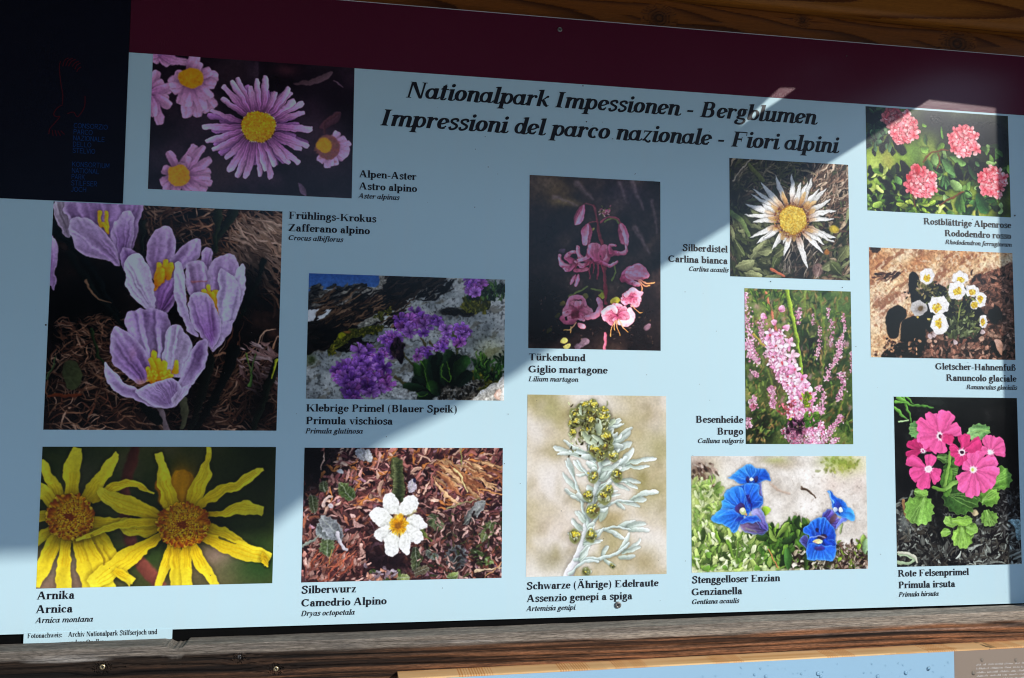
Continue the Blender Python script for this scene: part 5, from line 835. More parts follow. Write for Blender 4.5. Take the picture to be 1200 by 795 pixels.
def glyph(ch, it, small):
    g = Pen(it, small); W = g.W; T = g.T; A = ch
    X = 465; C = 665; H = 700
    def lower_bowl(cx, rx=105): g.arc(cx, 232, rx, 232-T, 0, 360)
    acc = None
    if A in 'äüÄöí': acc = A; A = {'ä': 'a', 'ü': 'u', 'Ä': 'A', 'ö': 'o', 'í': 'ı'}[A]
    if A == ' ': return 250, []
    if A == 'a':
        if it:
            g.arc(205, 228, 150, 225-T, 0, 360, wx=W*.85); g.stem(368, 60, X, 'none', 'none'); g.stem(368, 20, 200, 'hook', 'none'); adv = 525
        else:
            g.stem(320, 60, 330, 'none', 'none'); g.arc(232, 330, 90, 135-T, 5, 160); g.ball(118, 345, 62); g.arc(200, 140, 95, 122, 80, 275); g.curve([(200, 18), (260, 30), (315, 90)], wx=35); g.curve([(205, 262), (260, 275), (315, 300)], wx=30); g.curve([(320, 90), (345, 22), (400, 20), (450, 60)], wx=60, taper=(1, .8, .3)); adv = 480
    elif A == 'b': g.stem(120, 20, H, 'none', 'flag'); g.arc(300, 232, 142, 232-T, 0, 360, wx=W*.85) if it else g.arc(285, 232, 125, 232-T, -130, 140); g.bar(90, 150, 24, 24); adv = 530 if not it else 500
    elif A == 'c': g.arc(245, 232, 150, 232-T, 62, 312, wx=W); g.ball(335, 365, 60); adv = 440
    elif A == 'd': g.arc(225, 232, 142, 232-T, 0, 360, wx=W*.85) if it else g.arc(240, 232, 125, 232-T, 40, 320); g.stem(390, 20, H, 'none', 'flag'); g.stem(390, 0, 120, 'hook', 'none') if it else g.quad((390, 0), (540, 30), (540, 58), (390, 80)); adv = 545 if not it else 520
    elif A == 'e':
        g.arc(240, 232, 148, 232-T, 10, 305); g.bar(110, 385, 262, T) if not it else g.curve([(110, 205), (240, 225), (330, 270), (372, 320)], wx=30); g.arc(255, 240, 130, 185, 262, 325, wx=30); adv = 450
    elif A == 'f':
        g.stem(165, -10 if it else 0, 560, 'none' if it else 'slab', 'none'); g.curve([(165, 540), (180, 640), (250, 690), (320, 670)]); g.ball(330, 630, 55); g.bar(40, 330, 445, 22)
        if it: g.curve([(165, 30), (140, -120), (80, -180), (10, -180)], wx=W*.9, taper=(1, 1, .5)); g.ball(10, -150, 45)
        adv = 350
    elif A == 'g':
        g.arc(230, 305, 108, 148, 0, 360); g.curve([(160, 165), (110, 110), (130, 60), (240, 40), (360, 20), (410, -60), (340, -165), (220, -190), (90, -165), (60, -100), (130, -20)], n=4, wx=55, wy=T+12)
        g.curve([(310, 415), (370, 440), (440, 430)], wx=25, wy=30); adv = 490
    elif A in 'hnmu':
        if A == 'u':
            g.stem(135, 130, X, 'none', 'flag'); g.curve([(135, 150), (165, 45), (240, 28), (330, 80), (375, 130)]); g.stem(400, 20, X, 'none', 'flag'); g.stem(400, 0, 140, 'hook', 'none') if it else g.quad((400, 0), (540, 28), (540, 58), (400, 80)); adv = 550
        else:
            g.stem(130, 0, H if A == 'h' else X, 'none' if it else 'slab', 'flag')
            n = 2 if A == 'm' else 1
            for k in range(n):
                x = 130+k*265; g.curve([(x+20, 330), (x+90, 410), (x+180, 430), (x+245, 385), (x+265, 300)]); g.stem(x+265, 0, 330, 'slab' if (k == n-1 or not it) else 'none', 'none')
            adv = 530+265*(n-1)
    elif A in 'iıj':
        if A == 'j': g.stem(140, 0, X, 'none', 'flag'); g.curve([(140, 40), (130, -130), (60, -190), (-20, -170)]); g.ball(-15, -140, 48); adv = 300
        else: g.stem(140, 0, X); adv = 280
        if A != 'ı': g.ball(140, 620, 76)
    elif A == 'k':
        g.stem(130, 0, H, 'none' if it else 'slab'); g.curve([(190, 235), (300, 330), (390, 440)], wx=28, wy=28); g.diag(250, 270, 410, 30, 72)
        if it: g.ball(400, 420, 52); g.curve([(400, 60), (440, 10), (510, 70)], wx=40, taper=(1, .8, .3)); adv = 520
        else: g.bar(330, 530, 13, 13); g.bar(300, 470, 450, 13); adv = 545
    elif A == 'l': g.stem(140, 0, H); adv = 280
    elif A == 'o': g.arc(245, 232, 150, 232-T, 0, 360); adv = 490
    elif A == 'p': g.stem(130, -205, X, 'slab', 'flag'); g.arc(302, 232, 142, 232-T, 0, 360, wx=W*.85) if it else g.arc(290, 232, 130, 232-T, -140, 140); adv = 540
    elif A == 'r': g.stem(130, 0, X, 'none' if it else 'slab'); g.curve([(160, 300), (230, 400), (310, 430), (350, 415)], wx=45, wy=30); g.ball(345, 385, 58); adv = 420
    elif A == 's': g.curve([(330, 340), (300, 430), (210, 448), (110, 400), (110, 320), (200, 260), (310, 200), (330, 110), (250, 30), (130, 20), (80, 120)], n=4, wx=50, wy=T+12); adv = 400
    elif A == 'ß': g.stem(130, 0, 480, 'slab', 'none'); g.curve([(130, 460), (150, 620), (260, 680), (370, 610), (360, 500), (290, 420), (350, 340), (450, 230), (420, 90), (320, 20), (250, 40)], n=4, wx=60); adv = 560
    elif A == 't': g.stem(150, 60, 590, 'none', 'none'); g.quad((30, 440), (88, 470), (215, 640), (150, 640)); g.bar(30, 310, 445, 22); g.curve([(150, 110), (165, 30), (230, 12), (310, 75)], wx=W, taper=(1, .9, .35)); adv = 340
    elif A in 'vy':
        if it and A == 'v': g.curve([(60, 400), (130, 440), (165, 300), (200, 20)], wx=W*.9); g.curve([(200, 20), (330, 130), (390, 280), (370, 410)], wx=36, wy=30); g.ball(365, 400, 55); adv = 450
        else:
            g.diag(260, 0, 110, 440, 62); g.quad((235, 0), (285, 0), (415, 440), (375, 440)); g.bar(10, 230, 452, 13); g.bar(310, 480, 452, 13)
            if A == 'y': g.curve([(260, 30), (210, -120), (150, -180), (80, -170)], wx=35); g.ball(75, -140, 48)
            adv = 490
    elif A == 'w': g.diag(220, 0, 100, 440, 58); g.quad((200, 0), (245, 0), (370, 440), (330, 440)); g.diag(480, 0, 360, 440, 58); g.quad((455, 0), (505, 0), (640, 440), (600, 440)); g.bar(10, 210, 452, 13); g.bar(270, 440, 452, 13); g.bar(550, 700, 452, 13); adv = 710
    elif A == 'z':
        g.bar(60, 390, 440, 26); g.diag(120, 26, 320, 430, 72 if not it else 40)
        if it: g.curve([(80, 60), (190, 60), (270, 0), (340, -20), (385, 40)], wx=50, wy=34); g.ball(375, 40, 35)
        else: g.bar(50, 400, 22, 26)
        g.rect(60, 340, 88, 440); g.rect(375, 22, 403, 140) if not it else None; adv = 440
    elif A == 'A': g.quad((50, 20), (124, 20), (355, C+15), (275, C)); g.diag(560, 20, 345, C+15, 78); g.bar(180, 500, 240, T+4); g.bar(5, 215, 13, 13); g.bar(440, 705, 13, 13); adv = 710
    elif A in 'BPRDFEHIKLTNMGSCZQ':
        if A in 'BPRDFEIKLH': g.stem(165, 0, C, 'none', 'none'); g.slab(165, 0, 1); g.slab(165, C, -1)
        if A == 'B': g.arc(330, 505, 135, 145, -90, 90); g.arc(340, 190, 165, 172, -90, 90); g.bar(165, 335, 355, T); g.bar(165, 335, 652, T-3); g.bar(165, 345, 15, T-3); adv = 650
        if A in 'PR': g.arc(330, 495, 150, 155, -90, 90); g.bar(165, 335, 342, T); g.bar(165, 335, 652, T-3); adv = 600
        if A == 'R': g.diag(600, 20, 400, 335, 80); g.bar(520, 725, 13, 13); adv = 715
        if A == 'D': g.arc(300, 332, 280, 318, -90, 90, wx=75); g.bar(165, 310, 652, T-3); g.bar(165, 310, 15, T-3); adv = 700
        if A in 'FE':
            g.bar(165, 560, 645, 22); g.quad((535, 665), (565, 665), (575, 500), (550, 500)); g.bar(165, 400, 340, T+2); g.rect(385, 240, 412, 440); adv = 610
            if A == 'E': g.bar(165, 570, 20, 22); g.quad((550, 180), (580, 180), (600, 0), (560, 0)); adv = 650
        if A == 'L': g.bar(165, 560, 20, 22); g.quad((545, 190), (575, 190), (605, 0), (560, 0)); adv = 640
        if A == 'I': adv = 360
        if A == 'H': g.stem(580, 0, C, 'none', 'none'); g.slab(580, 0, 1); g.slab(580, C, -1); g.bar(165, 580, 335, T+2); adv = 750
        if A == 'K': g.quad((225, 290), (260, 250), (600, 640), (550, 640)); g.diag(610, 20, 370, 390, 82); g.bar(520, 745, 13, 13); g.bar(470, 690, 652, 13); adv = 750
        if A == 'T': g.stem(330, 0, C, 'none', 'none'); g.slab(330, 0, 1); g.bar(45, 615, 643, 22); g.quad((40, 480), (65, 480), (90, 665), (45, 665)); g.quad((620, 480), (595, 480), (570, 665), (615, 665)); adv = 660
        if A == 'N': g.rect(92, 0, 166, 620); g.rect(545, 20, 615, 655); g.quad((80, 665), (250, 665), (612, -10), (510, -10)); g.quad((60, 665), (240, 665), (240, 640), (60, 640)); g.bar(30, 230, 13, 13); g.bar(480, 680, 652, 13); g.quad((100, 620), (190, 620), (590, 0), (560, -10)); adv = 705
        if A == 'M': g.rect(102, 0, 156, 640); g.diag(440, 0, 180, 650, 82); g.quad((430, 0), (460, 0), (720, 640), (690, 640)); g.stem(720, 0, C, 'none', 'none'); g.slab(720, 0, 1); g.bar(30, 230, 13, 13); adv = 890
        if A in 'GCQ': g.arc(375, 332, 265, 332-T, 48 if A != 'Q' else 0, 312 if A != 'Q' else 360, wx=80); adv = 690
        if A in 'GC': g.quad((600, 680), (575, 680), (570, 560), (612, 450)); g.quad((575, 560), (612, 450), (500, 640), (480, 630))
        if A == 'C': g.curve([(540, 90), (590, 130), (615, 180)], wx=20)
        if A == 'G': g.rect(510, 40, 650, 300); g.bar(440, 710, 300, 13); adv = 740
        if A == 'Q': g.curve([(360, 30), (450, -110), (640, -150)], wx=60); adv = 740
        if A == 'S': g.curve([(470, 480), (420, 630), (290, 650), (150, 590), (140, 480), (260, 390), (420, 290), (450, 160), (360, 40), (210, 15), (120, 60), (85, 190)], n=4, wx=64, wy=T+14); g.rect(470, 470, 495, 670); g.rect(72, -5, 97, 200); adv = 560
        if A == 'Z': g.bar(90, 570, 645, 22); g.bar(60, 590, 20, 22); g.diag(150, 30, 500, 640, 88); g.rect(75, 500, 103, 665); g.rect(570, 0, 598, 180); adv = 640
    elif A == '-': g.rect(50, 180, 290, 260); adv = 340
    elif A in '()':
        s = 1 if A == '(' else -1; x = 260 if s == 1 else 80
        g.curve([(x, 690), (x-s*120, 520), (x-s*150, 250), (x-s*120, -10), (x, -180)], wx=48, wy=14, taper=(.3, 1.2, .3)); adv = 340
    elif A == ':': g.ball(150, 70, 72); g.ball(150, 390, 72); adv = 300
    else: adv = 300
    if acc:
        cx = adv/2-(10 if acc != 'Ä' else -0); yy = 610 if acc != 'Ä' else 800
        if acc == 'í': g.quad((cx-30, 540), (cx+20, 540), (cx+110, 700), (cx+20, 700))
        else: g.ball(cx-95, yy, 66); g.ball(cx+95, yy, 66)
    q = g.q
    if A.islower() or A in 'ıß': adv -= 28
    return adv, q

def stroke_glyph(ch):                                    # light sans capitals of the crest
    S = {'A': [[(60, 0), (300, 700), (540, 0)], [(140, 230), (460, 230)]], 'C': 'C', 'D': [[(90, 0), (90, 700), (300, 700), (500, 560), (540, 350), (500, 140), (300, 0), (90, 0)]], 'E': [[(500, 700), (90, 700), (90, 0), (500, 0)], [(90, 360), (440, 360)]],
         'F': [[(500, 700), (90, 700), (90, 0)], [(90, 360), (440, 360)]], 'H': [[(90, 0), (90, 700)], [(520, 0), (520, 700)], [(90, 360), (520, 360)]], 'I': [[(90, 0), (90, 700)]], 'J': [[(360, 700), (360, 150), (280, 10), (150, 0), (60, 80)]], 'K': [[(90, 0), (90, 700)], [(520, 700), (90, 280)], [(240, 420), (540, 0)]],
         'L': [[(90, 700), (90, 0), (480, 0)]], 'M': [[(80, 0), (80, 700), (340, 150), (600, 700), (600, 0)]], 'N': [[(90, 0), (90, 700), (540, 0), (540, 700)]], 'O': 'O', 'P': [[(90, 0), (90, 700), (380, 700), (500, 620), (500, 430), (380, 340), (90, 340)]],
         'R': [[(90, 0), (90, 700), (380, 700), (500, 620), (500, 430), (380, 340), (90, 340)], [(300, 340), (520, 0)]], 'S': [[(500, 590), (380, 700), (200, 700), (90, 590), (120, 430), (300, 360), (470, 290), (520, 130), (400, 0), (200, 0), (70, 120)]], 'T': [[(20, 700), (540, 700)], [(280, 700), (280, 0)]],
         'U': [[(90, 700), (90, 170), (200, 10), (430, 10), (540, 170), (540, 700)]], 'V': [[(40, 700), (290, 0), (540, 700)]], 'Z': [[(70, 700), (520, 700), (60, 0), (530, 0)]], 'B': [[(90, 0), (90, 700), (360, 700), (470, 600), (450, 440), (340, 370), (90, 370)], [(340, 370), (520, 280), (520, 100), (400, 0), (90, 0)]]}
    g = Pen()
    if ch == ' ': return 300, []
    d = S[ch]
    if d == 'O': g.arc(350, 350, 290, 345, 0, 360, wx=34, wy=34); return 720, g.q
    if d == 'C': g.arc(350, 350, 290, 345, 45, 315, wx=34, wy=34); return 640, g.q
    for p in d:
        for a, b in zip(p[:-1], p[1:]): g.nib([a, b], wx=34, wy=34); g.ball(b[0], b[1], 34)
        g.ball(p[0][0], p[0][1], 34)
    return max(x for p in d for x, y in p)+100, g.q

_gc = {}
def glyph_tris(ch, style):
    """the pen strokes of one letter, merged into one outline and triangulated"""
    if (ch, style) in _gc: return _gc[ch, style]
    adv, q = stroke_glyph(ch) if style == 'sans' else glyph(ch, style.startswith('it'), style.endswith('small'))
    if not q: _gc[ch, style] = (adv, [], []); return _gc[ch, style]
    vs = []; es = []
    for poly in q:
        k = len(vs); n = len(poly); vs += [Vector(p) for p in poly]; es += [(k+i, k+(i+1) % n) for i in range(n)]
    r = delaunay_2d_cdt(vs, es, [], 0, 1e-3, False)
    V = [(v.x, v.y) for v in r[0]]; T = [tuple(f) for f in r[2]]
    cen = np.array([[sum(V[i][0] for i in f)/len(f), sum(V[i][1] for i in f)/len(f)] for f in T]); keep = np.zeros(len(T), bool)
    for poly in q:                                       # a triangle is ink when any stroke covers it
        c = np.zeros(len(T), bool)
        for i in range(len(poly)):
            (ax, ay), (bx, by) = poly[i-1], poly[i]
            if ay != by: c ^= ((ay > cen[:, 1]) != (by > cen[:, 1])) & (cen[:, 0] < (bx-ax)*(cen[:, 1]-ay)/(by-ay)+ax)
        keep |= c
    F = [f for f, k in zip(T, keep) if k]
    _gc[ch, style] = (adv, V, F); return _gc[ch, style]

def text_mesh(lines, y=-.0006):
    """lines: (text, x0, x1, baseline z, cap height in metres, style, align); x0 or x1 may be None when the other anchors the line"""
    V = []; F = []
    for txt, x0, x1, z, cap, style in lines:
        sc = cap/665; tot = sum(glyph_tris(c, style)[0] for c in txt)*sc; kx = 1.0
        if x0 is not None and x1 is not None: kx = (x1-x0)/tot; x = x0
        else: kx = .93 if style != 'sans' else 1; x = x0 if x0 is not None else x1-tot*kx
        sh = .27 if style.startswith('it') else 0
        for c in txt:
            adv, gv, gf = glyph_tris(c, style); b = len(V)
            V += [(x+(gx*kx+gy*sh)*sc, y, z+gy*sc) for gx, gy in gv]; F += [tuple(b+i for i in f) for f in gf]; x += adv*sc*kx
    return V, F
# ---------------------------------------------------------------- helpers
def srgb(c): return tuple(((v/255+.055)/1.055)**2.4 if v > 10 else v/255/12.92 for v in c)
def mat(name, col, rough=.5, spec=.5, metal=0):
    m = bpy.data.materials.new(name); m.use_nodes = True; b = m.node_tree.nodes['Principled BSDF']
    b.inputs['Base Color'].default_value = (*col, 1); b.inputs['Roughness'].default_value = rough
    b.inputs['Specular IOR Level'].default_value = spec; b.inputs['Metallic'].default_value = metal
    return m
def noisy(m, scale, amt, bump=0, bscale=None, stretch=(1, 1, 1), detail=6, rough_amt=0):
    """procedural variation of colour, gloss and relief, in object space"""
    nt = m.node_tree; N = nt.nodes; L = nt.links; b = N['Principled BSDF']; base = tuple(b.inputs['Base Color'].default_value)
    tc = N.new('ShaderNodeTexCoord'); mp = N.new('ShaderNodeMapping'); mp.inputs['Scale'].default_value = stretch; L.new(tc.outputs['Object'], mp.inputs[0])
    n = N.new('ShaderNodeTexNoise'); n.inputs['Scale'].default_value = scale; n.inputs['Detail'].default_value = detail; L.new(mp.outputs[0], n.inputs['Vector'])
    r = N.new('ShaderNodeMapRange'); r.inputs['From Min'].default_value = .3; r.inputs['From Max'].default_value = .7; r.inputs['To Min'].default_value = 1-amt; r.inputs['To Max'].default_value = 1+amt; L.new(n.outputs['Fac'], r.inputs[0])
    mx = N.new('ShaderNodeVectorMath'); mx.operation = 'SCALE'; mx.inputs[0].default_value = base[:3]; L.new(r.outputs[0], mx.inputs['Scale']); L.new(mx.outputs[0], b.inputs['Base Color'])
    if rough_amt:
        q = N.new('ShaderNodeMapRange'); ro = b.inputs['Roughness'].default_value; q.inputs['To Min'].default_value = ro-rough_amt; q.inputs['To Max'].default_value = ro+rough_amt; L.new(n.outputs['Fac'], q.inputs[0]); L.new(q.outputs[0], b.inputs['Roughness'])
    if bump:
        n2 = N.new('ShaderNodeTexNoise'); n2.inputs['Scale'].default_value = bscale or scale; n2.inputs['Detail'].default_value = 4; L.new(mp.outputs[0], n2.inputs['Vector'])
        bp = N.new('ShaderNodeBump'); bp.inputs['Strength'].default_value = bump; bp.inputs['Distance'].default_value = .002; L.new(n2.outputs['Fac'], bp.inputs['Height']); L.new(bp.outputs[0], b.inputs['Normal'])
    return m
def mesh_obj(name, V, F, m, parent=None, smooth=False, **props):
    me = bpy.data.meshes.new(name); me.from_pydata([tuple(v) for v in V], [], [tuple(f) for f in F]); me.update()
    o = bpy.data.objects.new(name, me); sc.collection.objects.link(o)
    if m: me.materials.append(m)
    if smooth: me.polygons.foreach_set('use_smooth', [True]*len(me.polygons))
    o.parent = parent
    for k, v in props.items(): o[k] = v
    return o
def empty(name, loc, label, category, group=None):
    o = bpy.data.objects.new(name, None); sc.collection.objects.link(o); o.empty_display_size = .05
    o['label'] = label; o['category'] = category
    if group: o['group'] = group
    return o                                            # parts are modelled in world units round the empty at the origin
def box(x0, x1, y0, y1, z0, z1, V=None, F=None, bev=0):
    V = [] if V is None else V; F = [] if F is None else F; b = len(V)
    if not bev:
        V += [(x, y, z) for z in (z0, z1) for y in (y0, y1) for x in (x0, x1)]
        F += [tuple(b+i for i in f) for f in ((0, 2, 3, 1), (4, 5, 7, 6), (0, 1, 5, 4), (2, 6, 7, 3), (0, 4, 6, 2), (1, 3, 7, 5))]
    else:                                               # long box along x with bevelled long edges
        P = [(y0, z0+bev), (y0+bev, z0), (y1-bev, z0), (y1, z0+bev), (y1, z1-bev), (y1-bev, z1), (y0+bev, z1), (y0, z1-bev)]
        V += [(x, y, z) for x in (x0, x1) for y, z in P]
        F += [tuple(b+i for i in range(8)), tuple(b+15-i for i in range(8))]+[(b+(i+1) % 8, b+i, b+i+8, b+(i+1) % 8+8) for i in range(8)]
    return V, F
def seg(V, F, a, b, w, y):                              # a flat stroke in the board's plane
    a = np.array(a); b = np.array(b); d = b-a; d = d/(np.hypot(*d)+1e-9); n = np.array([-d[1], d[0]])*w; k = len(V)
    for p in (a-d*w*.5-n, b+d*w*.5-n, b+d*w*.5+n, a-d*w*.5+n): V.append((p[0], y, p[1]))
    F.append((k, k+1, k+2, k+3))

M = {}
M['sheet'] = noisy(mat('aged_pale_blue_sheet', (.555, .765, .825), .17, .32), 2.2, .018, .05, 900, rough_amt=.05)
M['band'] = noisy(mat('maroon_band', (.098, .011, .030), .17, .26), 3, .05, .10, 700, stretch=(1, 1, .35), rough_amt=.06)
M['crest'] = noisy(mat('navy_panel', (.0025, .004, .012), .42, .2), 4, .1, .1, 700)
M['ink'] = mat('black_ink', (.006, .006, .011), .45, .3); M['crest_red'] = mat('crest_red', (.065, .003, .008), .5, .2); M['crest_blue'] = mat('crest_blue', (.005, .055, .21), .5, .2)
M['edge'] = mat('pale_cut_edge', (.62, .60, .60), .4); M['black'] = noisy(mat('black_gap_shade', (.002, .002, .002), .8, .1), 40, .3)
M['steel'] = noisy(mat('dull_steel', (.30, .29, .27), .42, .5, .85), 300, .3); M['brass'] = noisy(mat('yellowed_screw', (.52, .42, .24), .38, .5, .8), 300, .3); M['dark'] = mat('screw_recess', (.01, .01, .01), .6)

# rain streaks and dust on the blue sheet: a second, upright noise under the first
m = M['sheet']; N = m.node_tree.nodes; L = m.node_tree.links; b = N['Principled BSDF']; src = b.inputs['Base Color'].links[0].from_socket
tc = N.new('ShaderNodeTexCoord'); mp = N.new('ShaderNodeMapping'); mp.inputs['Scale'].default_value = (38, 1, 2.2); n = N.new('ShaderNodeTexNoise'); n.inputs['Scale'].default_value = 1; n.inputs['Detail'].default_value = 6
L.new(tc.outputs['Object'], mp.inputs[0]); L.new(mp.outputs[0], n.inputs['Vector']); r_ = N.new('ShaderNodeMapRange'); r_.inputs['From Min'].default_value = .5; r_.inputs['From Max'].default_value = .85; r_.inputs['To Max'].default_value = .22; L.new(n.outputs['Fac'], r_.inputs[0])
mx = N.new('ShaderNodeMix'); mx.data_type = 'RGBA'; mx.inputs['B'].default_value = (.62, .74, .76, 1); L.new(r_.outputs[0], mx.inputs['Factor']); L.new(src, mx.inputs['A']); L.new(mx.outputs['Result'], b.inputs['Base Color'])

# ---------------------------------------------------------------- wood: growth rings computed along each board
def wood_value(x, z, seed, freq, pith=None, knots=(), wave=.006, wl=1.2):
    """ring number at a point of a sawn face; knots push the rings aside"""
    zz = z.copy()
    K = np.zeros_like(x)
    for kx, kz, kr in knots:
        dx = (x-kx)/(kr*2.6); dz = (z-kz)/kr; d2 = dx*dx+dz*dz
        zz = zz+np.sign(z-kz+1e-6)*(-kr*.75)*np.exp(-d2*.55); K = np.maximum(K, np.exp(-(((x-kx)/kr)**2+((z-kz)/(kr*.85))**2)*1.3))
    zz = zz+wave*(vnoise(x*wl+seed, zz*3+seed, seed)-.5)*2+wave*.25*(vnoise(x*wl*5, zz*30, seed+3)-.5)
    if pith: r = np.sqrt((zz-pith[0])**2+(pith[1]+pith[2]*x+.02*(vnoise(x*.9, x*0, seed+9)-.5))**2)
    else: r = zz
    r = r*freq
    for kx, kz, kr in knots:
        d = np.sqrt(((x-kx)/kr)**2+((z-kz)/(kr*.75))**2); w = np.clip(1.35-d, 0, 1); w = np.clip(w*2, 0, 1); r = r*(1-w)+(d*3.4+.3*np.sin(x*200))*w
    return r, K
def wood_sheet(name, x0, x1, zf0, zf1, yf, nx, nz, seed, freq, colfn, relief, parent, pith=None, knots=(), wave=.006, wl=1.2, depth=.04, round_=.0, rough=.75, wrap=True, fine=.16, **props):
    """a board: displaced, ring-coloured face, with its rounded long edges, top, bottom, ends and back"""
    xs = np.linspace(x0, x1, nx); u = np.linspace(0, 1, nz)
    X, U = np.meshgrid(xs, u); Z = zf0(X)*(1-U)+zf1(X)*U
    r, K = wood_value(X, Z, seed, freq, pith, knots, wave, wl)
    col, h = colfn(X, Z, U, r, K)
    Y = np.full_like(X, yf)-h*relief
    if round_:
        H = (zf1(X)-zf0(X)); e = np.minimum(U, 1-U)*H; Y = Y+np.where(e < round_, round_-np.sqrt(np.maximum(round_**2-(round_-e)**2, 0)), 0)
    rows = [np.stack([X, Y, Z], -1)]; cols = [col]
    if wrap:
        nt = 7
        for side, zf in ((1, zf1), (0, zf0)):                  # top and bottom faces carry on the rings
            T = np.linspace(0, 1, nt)[1:, None]; xx = np.repeat(xs[None], nt-1, 0); row = Y[-1 if side else 0]; yy = row*(1-T)+(yf+depth)*T; zz = np.repeat(zf(xs)[None], nt-1, 0)+0*T
            r2, K2 = wood_value(xx, yy*1.0+seed, seed+1, freq*.7, None, (), wave, wl); c2, _ = colfn(xx, yy+3., np.full_like(xx, float(side)), r2, K2*0)
            P = np.stack([xx, yy, zz], -1)
            if side: rows.append(P); cols.append(c2)
            else: rows.insert(0, P[::-1]); cols.insert(0, c2[::-1])
    P = np.concatenate(rows); Cc = np.concatenate(cols); n = P.shape[0]
    idx = np.arange(n*nx).reshape(n, nx); q = np.stack([idx[:-1, :-1], idx[:-1, 1:], idx[1:, 1:], idx[1:, :-1]], -1).reshape(-1, 4)
    F = [tuple(f) for f in q.tolist()]; F.append(tuple(idx[::-1, 0].tolist())); F.append(tuple(idx[:, -1].tolist()))
    me = bpy.data.meshes.new(name); me.from_pydata(P.reshape(-1, 3).tolist(), [], F); me.update()
    ca = me.color_attributes.new('grain', 'FLOAT_COLOR', 'POINT'); ca.data.foreach_set('color', np.concatenate([Cc.reshape(-1, 3), np.ones((n*nx, 1))], 1).astype(np.float32).ravel())
    m = bpy.data.materials.new(name+'_wood'); m.use_nodes = True; N = m.node_tree.nodes; L = m.node_tree.links; b = N['Principled BSDF']; b.inputs['Roughness'].default_value = rough; b.inputs['Specular IOR Level'].default_value = .25
    at = N.new('ShaderNodeAttribute'); at.attribute_name = 'grain'
    tc = N.new('ShaderNodeTexCoord'); mp = N.new('ShaderNodeMapping'); mp.inputs['Scale'].default_value = (4, 90, 190); L.new(tc.outputs['Object'], mp.inputs[0]); nn = N.new('ShaderNodeTexNoise'); nn.inputs['Scale'].default_value = 6; nn.inputs['Detail'].default_value = 5; L.new(mp.outputs[0], nn.inputs['Vector'])
    mr = N.new('ShaderNodeMapRange'); mr.inputs['From Min'].default_value = .3; mr.inputs['From Max'].default_value = .7; mr.inputs['To Min'].default_value = 1-fine; mr.inputs['To Max'].default_value = 1+fine; L.new(nn.outputs['Fac'], mr.inputs[0])
    m3 = N.new('ShaderNodeMapping'); m3.inputs['Scale'].default_value = (90, 500, 1100); L.new(tc.outputs['Object'], m3.inputs[0]); n3 = N.new('ShaderNodeTexNoise'); n3.inputs['Scale'].default_value = 1.0; n3.inputs['Detail'].default_value = 4; n3.inputs['Roughness'].default_value = .7; L.new(m3.outputs[0], n3.inputs['Vector'])
    q3 = N.new('ShaderNodeMapRange'); q3.inputs['From Min'].default_value = .34; q3.inputs['From Max'].default_value = .62; q3.inputs['To Min'].default_value = 1-fine*1.3; q3.inputs['To Max'].default_value = 1+fine*.5; L.new(n3.outputs['Fac'], q3.inputs[0]); mu = N.new('ShaderNodeMath'); mu.operation = 'MULTIPLY'; L.new(mr.outputs[0], mu.inputs[0]); L.new(q3.outputs[0], mu.inputs[1])
    sc_ = N.new('ShaderNodeVectorMath'); sc_.operation = 'SCALE'; L.new(at.outputs['Color'], sc_.inputs[0]); L.new(mu.outputs[0], sc_.inputs['Scale']); L.new(sc_.outputs[0], b.inputs['Base Color'])
    bu = N.new('ShaderNodeBump'); bu.inputs['Strength'].default_value = .25; bu.inputs['Distance'].default_value = .001; L.new(nn.outputs['Fac'], bu.inputs['Height']); L.new(bu.outputs[0], b.inputs['Normal'])
    me.materials.append(m); o = bpy.data.objects.new(name, me); sc.collection.objects.link(o); o.parent = parent
    for k, v in props.items(): o[k] = v
    return o
def mixc(a, b, t): return a[..., None]*0+np.array(a) if False else np.array(a)*(1-t[..., None])+np.array(b)*t[..., None]
def pine(light, dark, sharp=3.0, knotc=(.02, .008, .004)):
    def f(X, Z, U, r, K):
        fr = r-np.floor(r); late = np.clip((fr-.55)/.35, 0, 1)**sharp*np.where(fr < .97, 1, .3)
        c = mixc(light, dark, late*.85); c = c*(1+.22*(vnoise(X*7, Z*90, 5)-.5))[..., None]; c = c*(1-.93*np.clip(K*1.3-.2, 0, 1)*(.75+.25*np.sin(K*30)))[..., None]+np.array(knotc)*np.clip(K-.3, 0, 1)[..., None]
        return c, late*.5-K*.3
    return f
